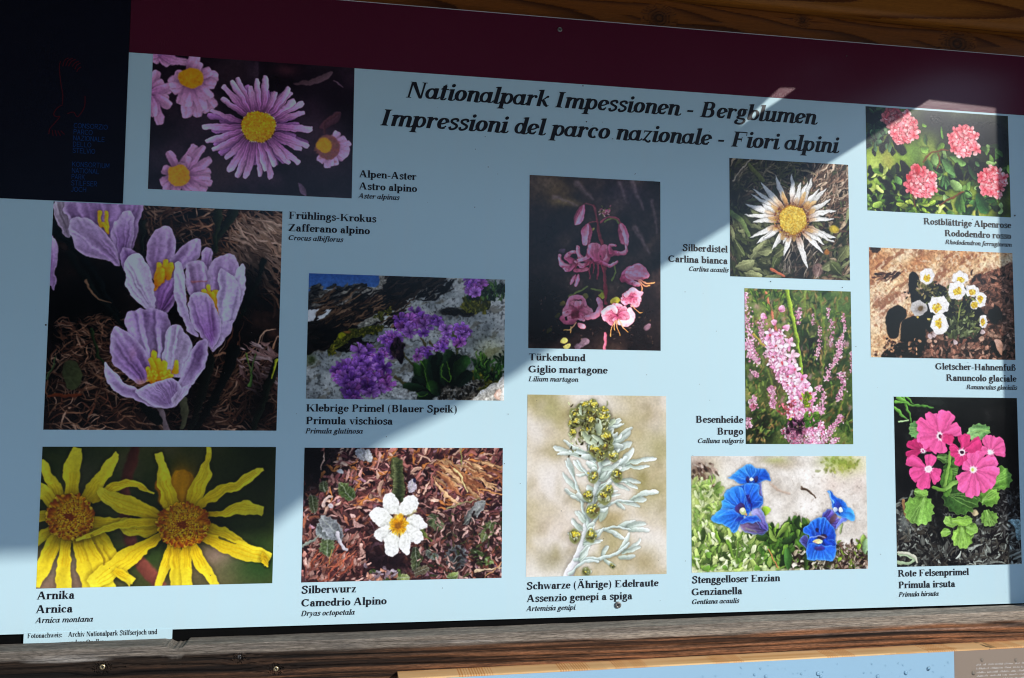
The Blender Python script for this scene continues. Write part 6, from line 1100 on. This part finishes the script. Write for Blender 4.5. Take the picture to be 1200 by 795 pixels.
def weathered(X, Z, U, r, K):
    """old larch: ridges of hard late wood, furrows between, greyed towards the top where rain lies"""
    r = r+1.3*(vnoise(X*2.1, Z*55, 41)-.5)+.5*(vnoise(X*6, Z*240, 42)-.5)
    fr = r-np.floor(r); late = np.clip(1-np.abs(fr-.5)*2.6, 0, 1)*(.4+.6*vnoise(X*9, Z*420, 44)); furrow = np.clip(1-np.minimum(fr, 1-fr)*7, 0, 1)
    n1 = vnoise(X*3.2, Z*26, 7); n2 = vnoise(X*16, Z*260, 8); n3 = vnoise(X*60, Z*900, 9)
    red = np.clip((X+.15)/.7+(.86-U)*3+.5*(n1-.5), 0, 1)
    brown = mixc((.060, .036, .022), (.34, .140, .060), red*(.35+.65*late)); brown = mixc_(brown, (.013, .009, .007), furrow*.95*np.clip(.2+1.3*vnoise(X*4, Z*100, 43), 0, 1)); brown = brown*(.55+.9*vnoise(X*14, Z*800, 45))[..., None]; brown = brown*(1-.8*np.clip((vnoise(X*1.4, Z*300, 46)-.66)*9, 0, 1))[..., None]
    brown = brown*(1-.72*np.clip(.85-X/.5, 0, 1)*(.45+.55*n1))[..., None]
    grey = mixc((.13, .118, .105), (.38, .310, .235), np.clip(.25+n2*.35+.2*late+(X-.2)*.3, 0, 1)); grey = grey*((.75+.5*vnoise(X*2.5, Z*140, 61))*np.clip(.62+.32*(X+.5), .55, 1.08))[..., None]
    edge = .875+.030*(vnoise(X*1.7, X*0, 21)-.5)*2+.02*(n1-.5)*2+.02*np.clip(X-.3, 0, 1)
    g = np.clip((U-edge)/.035+.6*(n2-.5), 0, 1)
    c = mixc_c(brown, grey, g)
    bt = np.clip((U-.96)*20, 0, 1)*.25; c = mixc_(c, (.42, .39, .34), bt*n2)
    white = np.clip((vnoise(X*5, Z*120, 31)-.8)*7, 0, 1)*np.clip(1-np.abs(U-edge)*14, 0, 1); c = mixc_(c, (.40, .37, .33), white*.8)
    c = c*(1-.85*np.clip(K*1.6-.3, 0, 1)*(.6+.4*np.sin(K*24)))[..., None]
    return c, (late*.9+n2*.35-furrow*1.3)*(1-.72*g)+n3*.12-.8*np.clip(K-.4, 0, 1)
def mixc_(A, b, t): return A*(1-t[..., None])+np.array(b)*t[..., None]
def mixc_c(A, B, t): return A*(1-t[..., None])+B*t[..., None]

# ---------------------------------------------------------------- the setting: gravel in front, the roof that throws the shade
gm = noisy(mat('grey_gravel', (.36, .36, .37), .9, .2), 60, .35, .6, 90)
GZ = -1.42
mesh_obj('ground', [(-60, -80, GZ), (60, -80, GZ), (60, 30, GZ), (-60, 30, GZ)], [(0, 1, 2, 3)], gm, kind='structure')
hv, hf = [], []                                          # unseen dark slope, added so the left of the board mirrors something dark
for i, az in enumerate(np.linspace(-95, 60, 63)):
    a = math.radians(az); top = float(np.interp(az, [-95, -20, 12, 26, 60], [22, 16, 9, 4, 3]))*(1+.10*float(vnoise(np.array([i*.7]), np.array([3.]))[0]))
    for k, (d, hgt) in enumerate(((38, 0), (46, .30), (56, .66), (66, 1), (90, 1.02))): hv.append((math.sin(a)*d, -math.cos(a)*d, GZ+top*hgt+.6*float(vnoise(np.array([i*2.3]), np.array([k*5.1]))[0])*(k > 0)))
for i in range(62):
    for k in range(4): b = i*5+k; hf.append((b, b+1, b+6, b+5))
mesh_obj('added_hillside', hv, hf, noisy(mat('added_dark_slope', (.030, .042, .026), .95, .1), .5, .5, detail=8), smooth=True, kind='structure')
rm = noisy(mat('brown_roof_boards', (.22, .14, .085), .7, .3), 8, .25, stretch=(1, 12, 1))
def at(px, pz, t): return Vector((px, 0, pz))+S*t
T0, T1 = .45, 2.9
def tl(px): return T0+(T1-T0)*(1.03-px)/(1.03+.1307)
edge = [at(x, z, tl(x)) for x, z in ((1.03, .5627), (.8793, .465), (.519, .2364), (.2688, .0504), (.1637, -.0108), (.0547, -.0634), (-.0889, -.1713), (-.1307, -.2076))]
eave = [at(-.30, -.222, 2.95), at(-.4716, -.2302, 3.0), at(-1.5, -.25, 3.0), at(-4.2, -.27, 3.0)]
near = edge[0]
ring = edge+eave+[Vector((-3.4, .03, .80)), Vector((near.x+.13, .03, .80))]
holeP = [at(x, z, (.704-z)/.314) for x, z in ((.7400, .5660), (.7720, .5675), (.7440, .5460), (.7000, .5160), (.6560, .4850), (.6640, .4940), (.7060, .5340))]
def slab(name, loops, th, m, **p):
    """a roof slab from an outline (and a gap in it): top and under side follow the outline's own heights"""
    vs = []; fs = []; n = 0; es = []
    for l in loops:
        vs += [(v.x, v.y) for v in l]; es += [(n+i, n+(i+1) % len(l)) for i in range(len(l))]; n += len(l)
    P = [v for l in loops for v in l]
    r = delaunay_2d_cdt([Vector(v) for v in vs], es, [], 3 if len(loops) == 1 else 2, 1e-6, True)
    def inside(l, x, y):
        c = False
        for i in range(len(l)):
            a, b = l[i-1], l[i]
            if (a.y > y) != (b.y > y) and x < (b.x-a.x)*(y-a.y)/(b.y-a.y)+a.x: c = not c
        return c
    V = []
    for v, o in zip(r[0], r[3]): V.append((v.x, v.y, P[o[0]].z if o else .8))
    F = []
    for f in r[2]:
        cx = sum(r[0][i].x for i in f)/len(f); cy = sum(r[0][i].y for i in f)/len(f)
        if inside(loops[0], cx, cy) and not any(inside(l, cx, cy) for l in loops[1:]): F.append(tuple(f))
    k = len(V); V2 = V+[(x, y, z+th) for x, y, z in V]; F2 = [tuple(reversed(f)) for f in F]+[tuple(i+k for i in f) for f in F]
    cnt = {}
    for f in F:
        for i in range(len(f)): e = (f[i], f[(i+1) % len(f)]); cnt[e] = 1
    F2 += [(a, b, b+k, a+k) for a, b in cnt if (b, a) not in cnt]
    return mesh_obj(name, V2, F2, m, **p)
slab('roof', [ring, holeP], .002, rm, kind='structure')
hb = at(1.03, .5635, .45)                                  # header beam under the roof: its lower edge shades the top of the board
fr_ = empty('shelter_frame', (0, 0, 0), 'brown timber posts and header beam of the shelter around the board', 'shelter frame')
pl = at(1.1664+.055, 0, .5)
V, F = box(pl.x, pl.x+.14, pl.y-.07, pl.y+.07, GZ, .97, bev=0); mesh_obj('post', V, F, rm, fr_)
V, F = box(-1.55, -1.41, pl.y-.07, pl.y+.07, GZ, .80); mesh_obj('post', V, F, rm, fr_)
# lower edge follows the shadow's top from left to right
def header_z(x): return hb.z+(x-hb.x)*-.045
V = []; F = []
xs = [-1.6, 0, 1.0, hb.x+.1, pl.x+.16]
# gap under the roof edge is closed by the header
for x in xs:
    z = header_z(x); V += [(x, hb.y, z), (x, hb.y, z+.14), (x, hb.y+.05, z+.14), (x, hb.y+.05, z)]
for i in range(len(xs)-1):
    for j in range(4): a = i*4+j; b = i*4+(j+1) % 4; F.append((a, a+4, b+4, b))
F += [(0, 1, 2, 3), (len(V)-1, len(V)-2, len(V)-3, len(V)-4)]
header = mesh_obj('header_beam', V, F, rm, fr_)

# ---------------------------------------------------------------- plank wall behind the board
wall = empty('plank_wall', (0, 0, 0), 'orange brown pine plank wall with dark knots, seen above the maroon band', 'plank wall')
low = pine((.235, .068, .007), (.045, .009, .001), 1.2); up = pine((.36, .128, .016), (.08, .016, .002), 1.5)
wood_sheet('plank', -1.5, 1.75, lambda x: .600+x*0, lambda x: .742+x*0, .018, 1100, 90, 3, 120, low, .0008, wall, knots=((1.105, .682, .030), (.795, .701, .014), (.522, .683, .026)), wave=.012, wl=1.3, depth=.02, pith=(.66, .05, .03), rough=.5, label='lower plank of darker orange wood with a large round knot')
wood_sheet('plank', -1.5, 1.75, lambda x: .7225-x*.014, lambda x: .87-x*.014, -.010, 1100, 90, 17, 95, up, .0008, wall, knots=((1.38, .80, .02),), wave=.014, wl=1.6, depth=.03, pith=(.745, .004, .030), round_=.012, rough=.5, label='upper plank of brighter orange wood with flame shaped grain')
for k in range(10):
    z1 = .603-k*.2; wood_sheet('plank', -1.5, 1.75, lambda x, z=z1: z-.204+x*0, lambda x, z=z1: z+x*0, .020+.004*(k % 2), 60, 10, 30+k, 40, low, .0005, wall, depth=.02, wrap=True)

# ---------------------------------------------------------------- the information board
board = empty('information_board', (0, 0, 0), 'big pale blue alpine flower information board with maroon header band and thirteen photographs', 'information board')
BX0, BX1 = -.66, 1.262; ZB, ZM, ZT = -.3452, .5475, .6597
V, F = box(BX0, BX1, 0, .004, ZB, ZM-.0002); mesh_obj('blue_sheet', V, F, M['sheet'], board)
V, F = box(-.3541, BX1, 0, .004, ZM, ZT); mesh_obj('header_band', V, F, M['band'], board)
V, F = box(-.3541, BX1, -.0003, .0042, ZT, ZT+.0011); mesh_obj('metal_edge', V, F, M['edge'], board)
V, F = box(BX0, -.3543, -.0012, -.0002, .3064, .70); crest = mesh_obj('crest_panel', V, F, M['crest'], board, label='black navy corner panel with a faint red eagle and blue lettering')
V, F = box(BX0, BX1-.01, .006, .014, -.40, ZT-.01); mesh_obj('gap_shade_panel', V, F, M['black'], board)  # near-black sheet: its colour stands in for shade in the gap below the board
V, F = box(-.4689, -.2587, -.0009, -.0002, -.375, -.3440); strip = mesh_obj('credit_strip', V, F, M['sheet'], board, label='pale strip with photo credits peeping out below the board')

PH = {'aster': (-.3183, -.0047, .3314, ZM, 'printed photograph of mauve alpine asters with yellow hearts'), 'crocus': (-.4548, -.1131, -.0437, .305, 'printed photograph of purple and white crocuses in straw'),
      'arnica': (-.4548, -.1131, -.2793, -.0691, 'printed photograph of two yellow arnica flowers'), 'primrose': (-.0693, .2486, .007, .207, 'printed photograph of violet primroses on a grey rock'),
      'avens': (-.0693, .2475, -.2793, -.0702, 'printed photograph of one white mountain avens flower on reddish litter'), 'lily': (.2885, .5174, .0943, .3855, 'printed photograph of a pink martagon lily on a dark ground'),
      'genepi': (.2878, .5269, -.2790, .0175, 'printed photograph of a silvery wormwood spike with yellow buds'), 'thistle': (.6436, .8684, .2259, .4342, 'printed photograph of a white carline thistle with a yellow heart'),
      'rhodo': (.9047, 1.1919, .3534, .5437, 'printed photograph of four pink alpenrose clusters'), 'ranun': (.9062, 1.1928, .0904, .2869, 'printed photograph of small white glacier crowfoot flowers on a rock'),
      'heather': (.6695, .8693, -.0629, .206, 'printed photograph of pink heather spikes'), 'gentian': (.5711, .8931, -.2781, -.0836, 'printed photograph of four blue trumpet gentians'), 'rote': (.9488, 1.1933, -.2763, .0211, 'printed photograph of bright pink primroses with round leaves')}
CAP = {'aster': (('Alpen-Aster', .0063, .0992), ('Astro alpino', .0063, .1005), ('Aster alpinus', .0053, .0713), .3668), 'crocus': (('Frühlings-Krokus', -.1034, .0353), ('Zafferano alpino', -.1042, .0255), ('Crocus albiflorus', -.1038, -.0176), .2938),
       'rhodo': (('Rostblättrige Alpenrose', 1.0141, 1.1917), ('Rododendro rosso', 1.0558, 1.1911), ('Rhododendron ferrugineum', 1.0561, 1.1913), .3330), 'ranun': (('Gletscher-Hahnenfuß', 1.0309, 1.1930), ('Ranuncolo glaciale', 1.0517, 1.1933), ('Ranunculus glacialis', 1.091, 1.1935), .0706),
       'primrose': (('Klebrige Primel (Blauer Speik)', -.0688, .1721), ('Primula vischiosa', -.0687, .068), ('Primula glutinosa', -.0694, .0203), -.0132), 'genepi': (('Schwarze (Ährige) Edelraute', .2886, .5126), ('Assenzio genepí a spiga', .2892, .4675), ('Artemisia genipi', .2883, .3698), -.2989),
       'arnica': (('Arnika', -.4532, -.4004), ('Arnica', -.4539, -.4022), ('Arnica montana', -.4543, -.3736), -.2953), 'avens': (('Silberwurz', -.0689, .0156), ('Camedrio Alpino', -.0687, .0635), ('Dryas octopetala', -.069, .0135), -.2963),
       'lily': (('Türkenbund', .2889, .3863), ('Giglio martagone', .2885, .4241), ('Lilium martagon', .2886, .3731), .0740), 'thistle': (('Silberdistel', .5566, .6392), ('Carlina bianca', .5307, .639), ('Carlina acaulis', .5674, .6396), .2670),
       'heather': (('Besenheide', .5792, .6651), ('Brugo', .6175, .6649), ('Calluna vulgaris', .5818, .6648), -.0270), 'gentian': (('Stenggelloser Enzian', .5709, .7295), ('Genzianella', .5702, .6608), ('Gentiana acaulis', .5701, .6541), -.2956),
       'rote': (('Rote Felsenprimel', .9495, 1.0875), ('Primula irsuta', .95, 1.0601), ('Primula hirsuta', .9497, 1.0268), -.2932)}
for key, (x0, x1, z0, z1, lab) in PH.items():
    a = globals()['paint_'+key](); h, w = a.shape[:2]
    img = bpy.data.images.new(key+'_print', w, h, alpha=False); img.colorspace_settings.name = 'sRGB'
    img.pixels.foreach_set(np.concatenate([a[::-1], np.ones((h, w, 1), np.float32)], -1).astype(np.float32).ravel()); img.update(); img.pack()
    m = mat(key+'_photo_print', (.5, .5, .5), .16, .30); N = m.node_tree.nodes; L = m.node_tree.links; b = N['Principled BSDF']
    t = N.new('ShaderNodeTexImage'); t.image = img; t.interpolation = 'Cubic'; t.extension = 'EXTEND'; L.new(t.outputs[0], b.inputs['Base Color'])
    tc = N.new('ShaderNodeTexCoord'); n2 = N.new('ShaderNodeTexNoise'); n2.inputs['Scale'].default_value = 900; L.new(tc.outputs['Object'], n2.inputs['Vector']); bu = N.new('ShaderNodeBump'); bu.inputs['Strength'].default_value = .05; bu.inputs['Distance'].default_value = .002; L.new(n2.outputs['Fac'], bu.inputs['Height']); L.new(bu.outputs[0], b.inputs['Normal'])
    y = -.0004
    o = mesh_obj('flower_photograph', [(x0, y, z0), (x1, y, z0), (x1, y, z1), (x0, y, z1), (x0, 0, z0), (x1, 0, z0), (x1, 0, z1), (x0, 0, z1)], [(0, 1, 2, 3), (4, 5, 1, 0), (3, 2, 6, 7), (5, 6, 2, 1), (4, 0, 3, 7)], m, board, label=lab)
    uv = o.data.uv_layers.new(name='print')
    for li, lp in enumerate(o.data.loops):
        v = o.data.vertices[lp.vertex_index].co; uv.data[li].uv = ((v.x-x0)/(x1-x0), (v.z-z0)/(z1-z0))
    (t1, a1, b1), (t2, a2, b2), (t3, a3, b3), zb = CAP[key]
    V, F = text_mesh([(t1, a1, b1, zb, .0114, 'romsmall'), (t2, a2, b2, zb-.0200, .0114, 'romsmall'), (t3, a3, b3, zb-.0345, .0080, 'itsmall')])
    mesh_obj('caption', V, F, M['ink'], board, label='black caption reading '+t1.replace('(', '').replace(')', ''))
V, F = text_mesh([('Nationalpark Impessionen - Bergblumen', .0781, .8060, .5040, .0272, 'it'), ('Impressioni del parco nazionale - Fiori alpini', .0373, .8470, .4547, .0272, 'it')])
mesh_obj('title_lettering', V, F, M['ink'], board)
V, F = text_mesh([('Fotonachweis:', -.4638, -.4149, -.3512, .0068, 'romsmall'), ('Archiv Nationalpark Stilfserjoch und', -.407, -.2805, -.3512, .0072, 'romsmall'), ('andere Quellen:', -.4065, -.3531, -.3632, .0072, 'romsmall')], y=-.0012)
mesh_obj('lettering', V, F, M['ink'], strip)
NV = [('CONSORZIO', -.4306, -.3804, .4215), ('PARCO', -.4305, -.4021, .4117), ('NAZIONALE', -.4305, -.3839, .4019), ('DELLO', -.4305, -.4033, .3921), ('STELVIO', -.4305, -.3973, .3823), ('KONSORTIUM', -.4305, -.3756, .3608), ('NATIONAL', -.4305, -.3899, .3510), ('PARK', -.4305, -.4106, .3412), ('STILFSER', -.4305, -.3925, .3314), ('JOCH', -.4305, -.4078, .3216)]
V, F = text_mesh([(t, a, b, z, .0068, 'sans') for t, a, b, z in NV], y=-.0016); mesh_obj('crest_lettering', V, F, M['crest_blue'], crest)
EG = [[(-.45, .5175), (-.4475, .5269), (-.4426, .531)], [(-.4458, .5179), (-.4425, .5267), (-.4364, .5309)], [(-.4416, .5182), (-.4377, .5258), (-.4322, .5296)], [(-.4359, .518), (-.4328, .5237), (-.4273, .5269)], [(-.4321, .5142), (-.4298, .5203), (-.4249, .524)], [(-.4294, .5104), (-.4273, .5146), (-.4235, .518)],
      [(-.4535, .525), (-.4549, .5141), (-.4516, .4898), (-.4481, .4717), (-.4481, .458)], [(-.448, .4564), (-.4561, .4498), (-.4599, .4404), (-.455, .4371), (-.4509, .4379), (-.4569, .4284), (-.464, .4189), (-.4657, .4127)], [(-.4648, .4173), (-.4656, .4097)], [(-.4611, .416), (-.4594, .407)], [(-.4569, .4157), (-.4544, .4073)], [(-.4527, .415), (-.4488, .4077)], [(-.4486, .4153), (-.4433, .4104)],
      [(-.4158, .4724), (-.4159, .4555), (-.423, .4413), (-.4266, .4395), (-.4316, .4459), (-.4399, .4432)]]
V, F = [], []
for l in EG:
    g = catmull(l, False, 5) if len(l) > 2 else np.array(l)
    for i in range(len(g)-1): seg(V, F, g[i], g[i+1], .0007, -.0016-.00001*(len(F) % 7))
mesh_obj('eagle_emblem', V, F, M['crest_red'], crest)
def screw(name, x, y, z, r, head, parent, slot=True, **p):
    V, F = [], []; n = 20
    for rr, yy in ((r, y), (r*.97, y-r*.22), (r*.75, y-r*.36), (r*.45, y-r*.36)):
        V += [(x+rr*math.cos(a*2*math.pi/n), yy, z+rr*math.sin(a*2*math.pi/n)) for a in range(n)]
    V.append((x, y-r*.12, z))
    for k in range(3):
        for i in range(n): F.append((k*n+i, k*n+(i+1) % n, (k+1)*n+(i+1) % n, (k+1)*n+i))
    for i in range(n): F.append((3*n+i, 3*n+(i+1) % n, 4*n))
    o = mesh_obj(name, V, F, head, parent, **p)
    V, F = [], []
    for a in (.5, .5+math.pi/2): seg(V, F, (x-r*.5*math.cos(a), z-r*.5*math.sin(a)), (x+r*.5*math.cos(a), z+r*.5*math.sin(a)), r*.14, y-r*.38-.00002*a)
    mesh_obj('cross_slot', V, F, M['dark'], o); return o
screw('screw', .3389, -.0004, .6399, .0042, M['steel'], board, label='small steel screw in the maroon band'); screw('screw', .4426, -.0010, -.3276, .0056, M['steel'], board, label='dull steel screw below the wormwood caption')
V, F = [], []; rr = np.random.RandomState(4)
for x, z, r in [(.3797, .5444, .0012), (.386, .4824, .0013), (.4326, .4556, .0009), (.8691, .6337, .0013), (-.4577, .1148, .0014), (.8534, .213, .001), (1.2001, .357, .0018), (.218, .395, .0009), (.7181, .2193, .001)]+[(rr.uniform(-.5, 1.2), rr.uniform(-.33, .53), rr.uniform(.0003, .0008)) for _ in range(110)]:
    k = len(V); V += [(x+r*rr.uniform(.7, 1.2)*math.cos(a), -.0008, z+r*rr.uniform(.7, 1.2)*math.sin(a)) for a in np.linspace(0, 2*math.pi, 8)[:-1]]; F.append(tuple(range(k, k+7)))
mesh_obj('dirt_specks', V, F, noisy(mat('dirt', (.05, .04, .035), .8), 200, .3), board, kind='stuff')

# ---------------------------------------------------------------- weathered beam under the board
beam = empty('weathered_beam', (0, 0, 0), 'weathered grey brown wooden beam running below the board, with small screws', 'beam')
def bz1(x):
    z = np.interp(x, [-1.3, -.51, 0, .555, 1.19, 1.6], [-.3618, -.3590, -.3572, -.3525, -.3475, -.3440])
    n = np.clip(1-np.abs(x+.2455)/.0135, 0, 1); n2 = np.clip(1-np.abs(x+.262)/.006, 0, 1)
    return z-.0048*np.clip(n*2.2, 0, 1)*(1+.12*np.sin(x*900))-.0015*n2+.0006*(vnoise(x*30, x*0, 4)-.5)
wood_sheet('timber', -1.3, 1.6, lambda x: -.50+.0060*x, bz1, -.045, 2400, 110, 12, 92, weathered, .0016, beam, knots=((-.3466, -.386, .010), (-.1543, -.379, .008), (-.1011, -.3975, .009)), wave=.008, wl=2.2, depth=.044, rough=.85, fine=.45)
screw('screw', -.3466, -.0445, -.3852, .0040, M['brass'], beam, label='pale screw left in the weathered beam'); screw('screw', -.1011, -.0445, -.3975, .0038, M['brass'], beam, label='pale screw nearest the light wooden edge'); screw('screw', -.1543, -.0435, -.378, .0034, M['steel'], beam, label='dark screw high in the weathered beam')

# ---------------------------------------------------------------- second board below, with a fresh laminated edge and rain drops
lower = empty('lower_board', (0, 0, 0), 'lower panel with light laminated wood edge, blue and brown print and water drops', 'information panel')
def lt(x): return -.4082+.0103*(x-.08)
lam = pine((.90, .58, .27), (.66, .34, .12), 1.5)
def lamf(X, Z, U, r, K):
    c, h = lam(X, Z, U, r, K)
    st = np.floor((X+3)/.17+.37*np.floor(Z*0)); c = c*(1+.10*(vnoise(st*3.1, st*1.7, 2)-.5))[..., None]
    for fx in (.196, .352, .44, .60, .795, .975, 1.10):
        m = (np.abs(X-fx) < .026) & (np.sin((X-fx)*1500+Z*0) > .2); c = np.where(m[..., None], c*np.array((.80, .58, .42)), c)
    d = np.clip(1-np.abs(X-1.063)/.022, 0, 1)*(vnoise(X*70, X*0, 6) > .45); c = c*(1-.85*d*(vnoise(X*160, Z*300, 3) > .35))[..., None]
    return c, h*.3
def lam_board():
    xs = np.linspace(.08, 1.6, 1500); Y = np.array([-.0445, -.055, -.0647, -.0745, -.0805, -.0828, -.083]); dz = np.array([0, 0, 0, 0, 0, -.0006, -.0022])
    X, Yg = np.meshgrid(xs, Y); Z = lt(X)+dz[:, None]
    r, K = wood_value(X, Yg, 40, 260, None, (), .003, 3); col, h = lamf(X, Yg, X*0, r, K); col = np.concatenate([col, col[-1:]*.9]); P = np.stack([X, Yg, Z], -1); P = np.concatenate([P, np.stack([xs, xs*0-.083, xs*0-.80], -1)[None]])
    n, nx = P.shape[:2]; idx = np.arange(n*nx).reshape(n, nx); F = np.stack([idx[:-1, 1:], idx[:-1, :-1], idx[1:, :-1], idx[1:, 1:]], -1).reshape(-1, 4).tolist()
    V = P.reshape(-1, 3).tolist(); k = len(V); V += [(.08, -.0445, -.80), (1.6, -.0445, -.80)]
    F.append([*idx[:, 0].tolist(), k]); F.append([*idx[::-1, -1].tolist(), k+1][::-1][::-1]); F.append([int(idx[-1, 0]), int(idx[-1, -1]), k+1, k]) if False else None
    F = [f for f in F if f]
    o = mesh_obj('laminated_panel', V, F, None, lower); ca = o.data.color_attributes.new('grain', 'FLOAT_COLOR', 'POINT'); full = np.ones((len(V), 4), np.float32); full[:n*nx, :3] = col.reshape(-1, 3); full[k:, :3] = (.5, .3, .12); ca.data.foreach_set('color', full.ravel())
    m = mat('fresh_laminated_pine', (.7, .45, .2), .55, .3); a = m.node_tree.nodes.new('ShaderNodeAttribute'); a.attribute_name = 'grain'; m.node_tree.links.new(a.outputs['Color'], m.node_tree.nodes['Principled BSDF'].inputs['Base Color']); o.data.materials.append(m)
lam_board()
blue = noisy(mat('wet_blue_print', (.34, .55, .70), .22, .5), 5, .02, rough_amt=.05); brn = noisy(mat('brown_print', (.31, .24, .18), .25, .5), 3, .10)
def face(name, x0, x1, m, y=-.0836, **p):
    V = [(x0, y, lt(x0)-.0024), (x1, y, lt(x1)-.0024), (x1, y, -.79), (x0, y, -.79)]; V += [(a, -.0831, c) for a, _, c in V]
    return mesh_obj(name, V, [(3, 2, 1, 0)[::-1], (0, 1, 5, 4)[::-1], (0, 4, 7, 3), (1, 2, 6, 5)], m, lower, **p)
face('blue_print', .083, .9958, blue); bp_ = face('brown_print', .9960, 1.598, brn)
V, F = [], []
for j, z in enumerate((-.4255, -.4318, -.438, -.4436, -.4498, -.456, -.4622)):
    x = 1.0368; 
    while x < 1.40:
        w = rr.uniform(.006, .024)
        q = x
        while q < x+w: seg(V, F, (q, z), (q+rr.uniform(.0002, .0012), z+rr.choice([.0012, .0018, .0026])), .00035, -.0840-.00001*(len(F) % 9)); q += .0021
        x += w+.004
mesh_obj('small_print', V, F, mat('pale_print_ink', (.80, .76, .70), .5), bp_, kind='stuff', label='rows of tiny pale lettering')
DR = [(.6211, -.4128), (.6201, -.422), (.6436, -.4247), (.6538, -.4154), (.6629, -.4281), (.6839, -.4174), (.6961, -.4174), (.7097, -.4256), (.7239, -.4266), (.7175, -.4254), (.6669, -.4114), (.7303, -.4219), (.7524, -.4273), (.7609, -.4249), (.7573, -.4319), (.7864, -.4137), (.8005, -.4337), (.8327, -.4291), (.8458, -.4296), (.8573, -.4359), (.8471, -.4156), (.8713, -.4192), (.8943, -.4165), (.9024, -.4195), (.9067, -.4329), (.9145, -.4286), (.8828, -.431), (.9496, -.4263), (.9574, -.4216), (.974, -.4429), (.9782, -.4233), (.9469, -.429), (.5781, -.4234), (.5568, -.4239),
      (1.0472, -.4165), (1.1105, -.4189), (1.0309, -.437), (.9075, -.4321), (.9481, -.4273), (.9166, -.4269), (.9847, -.4183)]+[(rr.uniform(.14, 1.5), rr.uniform(-.78, -.43)) for _ in range(240)]
big = {2: .0022, 4: .003, 8: .002, 12: .0036, 14: .003, 19: .0034, 27: .003, 34: .0028, 35: .0028, 36: .0036, 37: .0036, 38: .0032, 29: .003}
V, F = [], []
for i, (x, z) in enumerate(DR):
    r = big.get(i, rr.uniform(.0008, .0017)); n = 10; k = len(V)
    for q in range(4):
        a = q/4*math.pi/2; rad = r*math.cos(a); hh = r*.55*math.sin(a); V += [(x+rad*math.cos(t)*.95, -.0836-hh, z+rad*math.sin(t)*1.08-(.15*r if q == 0 else 0)) for t in np.linspace(0, 2*math.pi, n+1)[:-1]]
    V.append((x, -.0836-r*.55, z))
    for q in range(3):
        for j in range(n): F.append((k+q*n+j, k+q*n+(j+1) % n, k+(q+1)*n+(j+1) % n, k+(q+1)*n+j))
    for j in range(n): F.append((k+3*n+j, k+3*n+(j+1) % n, k+4*n))
wm = bpy.data.materials.new('water_drop'); wm.use_nodes = True; N = wm.node_tree.nodes; L = wm.node_tree.links; N.remove(N['Principled BSDF'])
tr = N.new('ShaderNodeBsdfTransparent'); tr.inputs[0].default_value = (.94, .97, .98, 1); gl = N.new('ShaderNodeBsdfGlossy'); gl.inputs['Roughness'].default_value = .25; lw = N.new('ShaderNodeFresnel'); lw.inputs[0].default_value = 1.33; mx = N.new('ShaderNodeMixShader')
L.new(lw.outputs[0], mx.inputs[0]); L.new(tr.outputs[0], mx.inputs[1]); L.new(gl.outputs[0], mx.inputs[2]); L.new(mx.outputs[0], N['Material Output'].inputs['Surface'])
mesh_obj('water_drops', V, F, wm, lower, smooth=True, kind='stuff', label='clear rain drops beading on the blue and brown print')
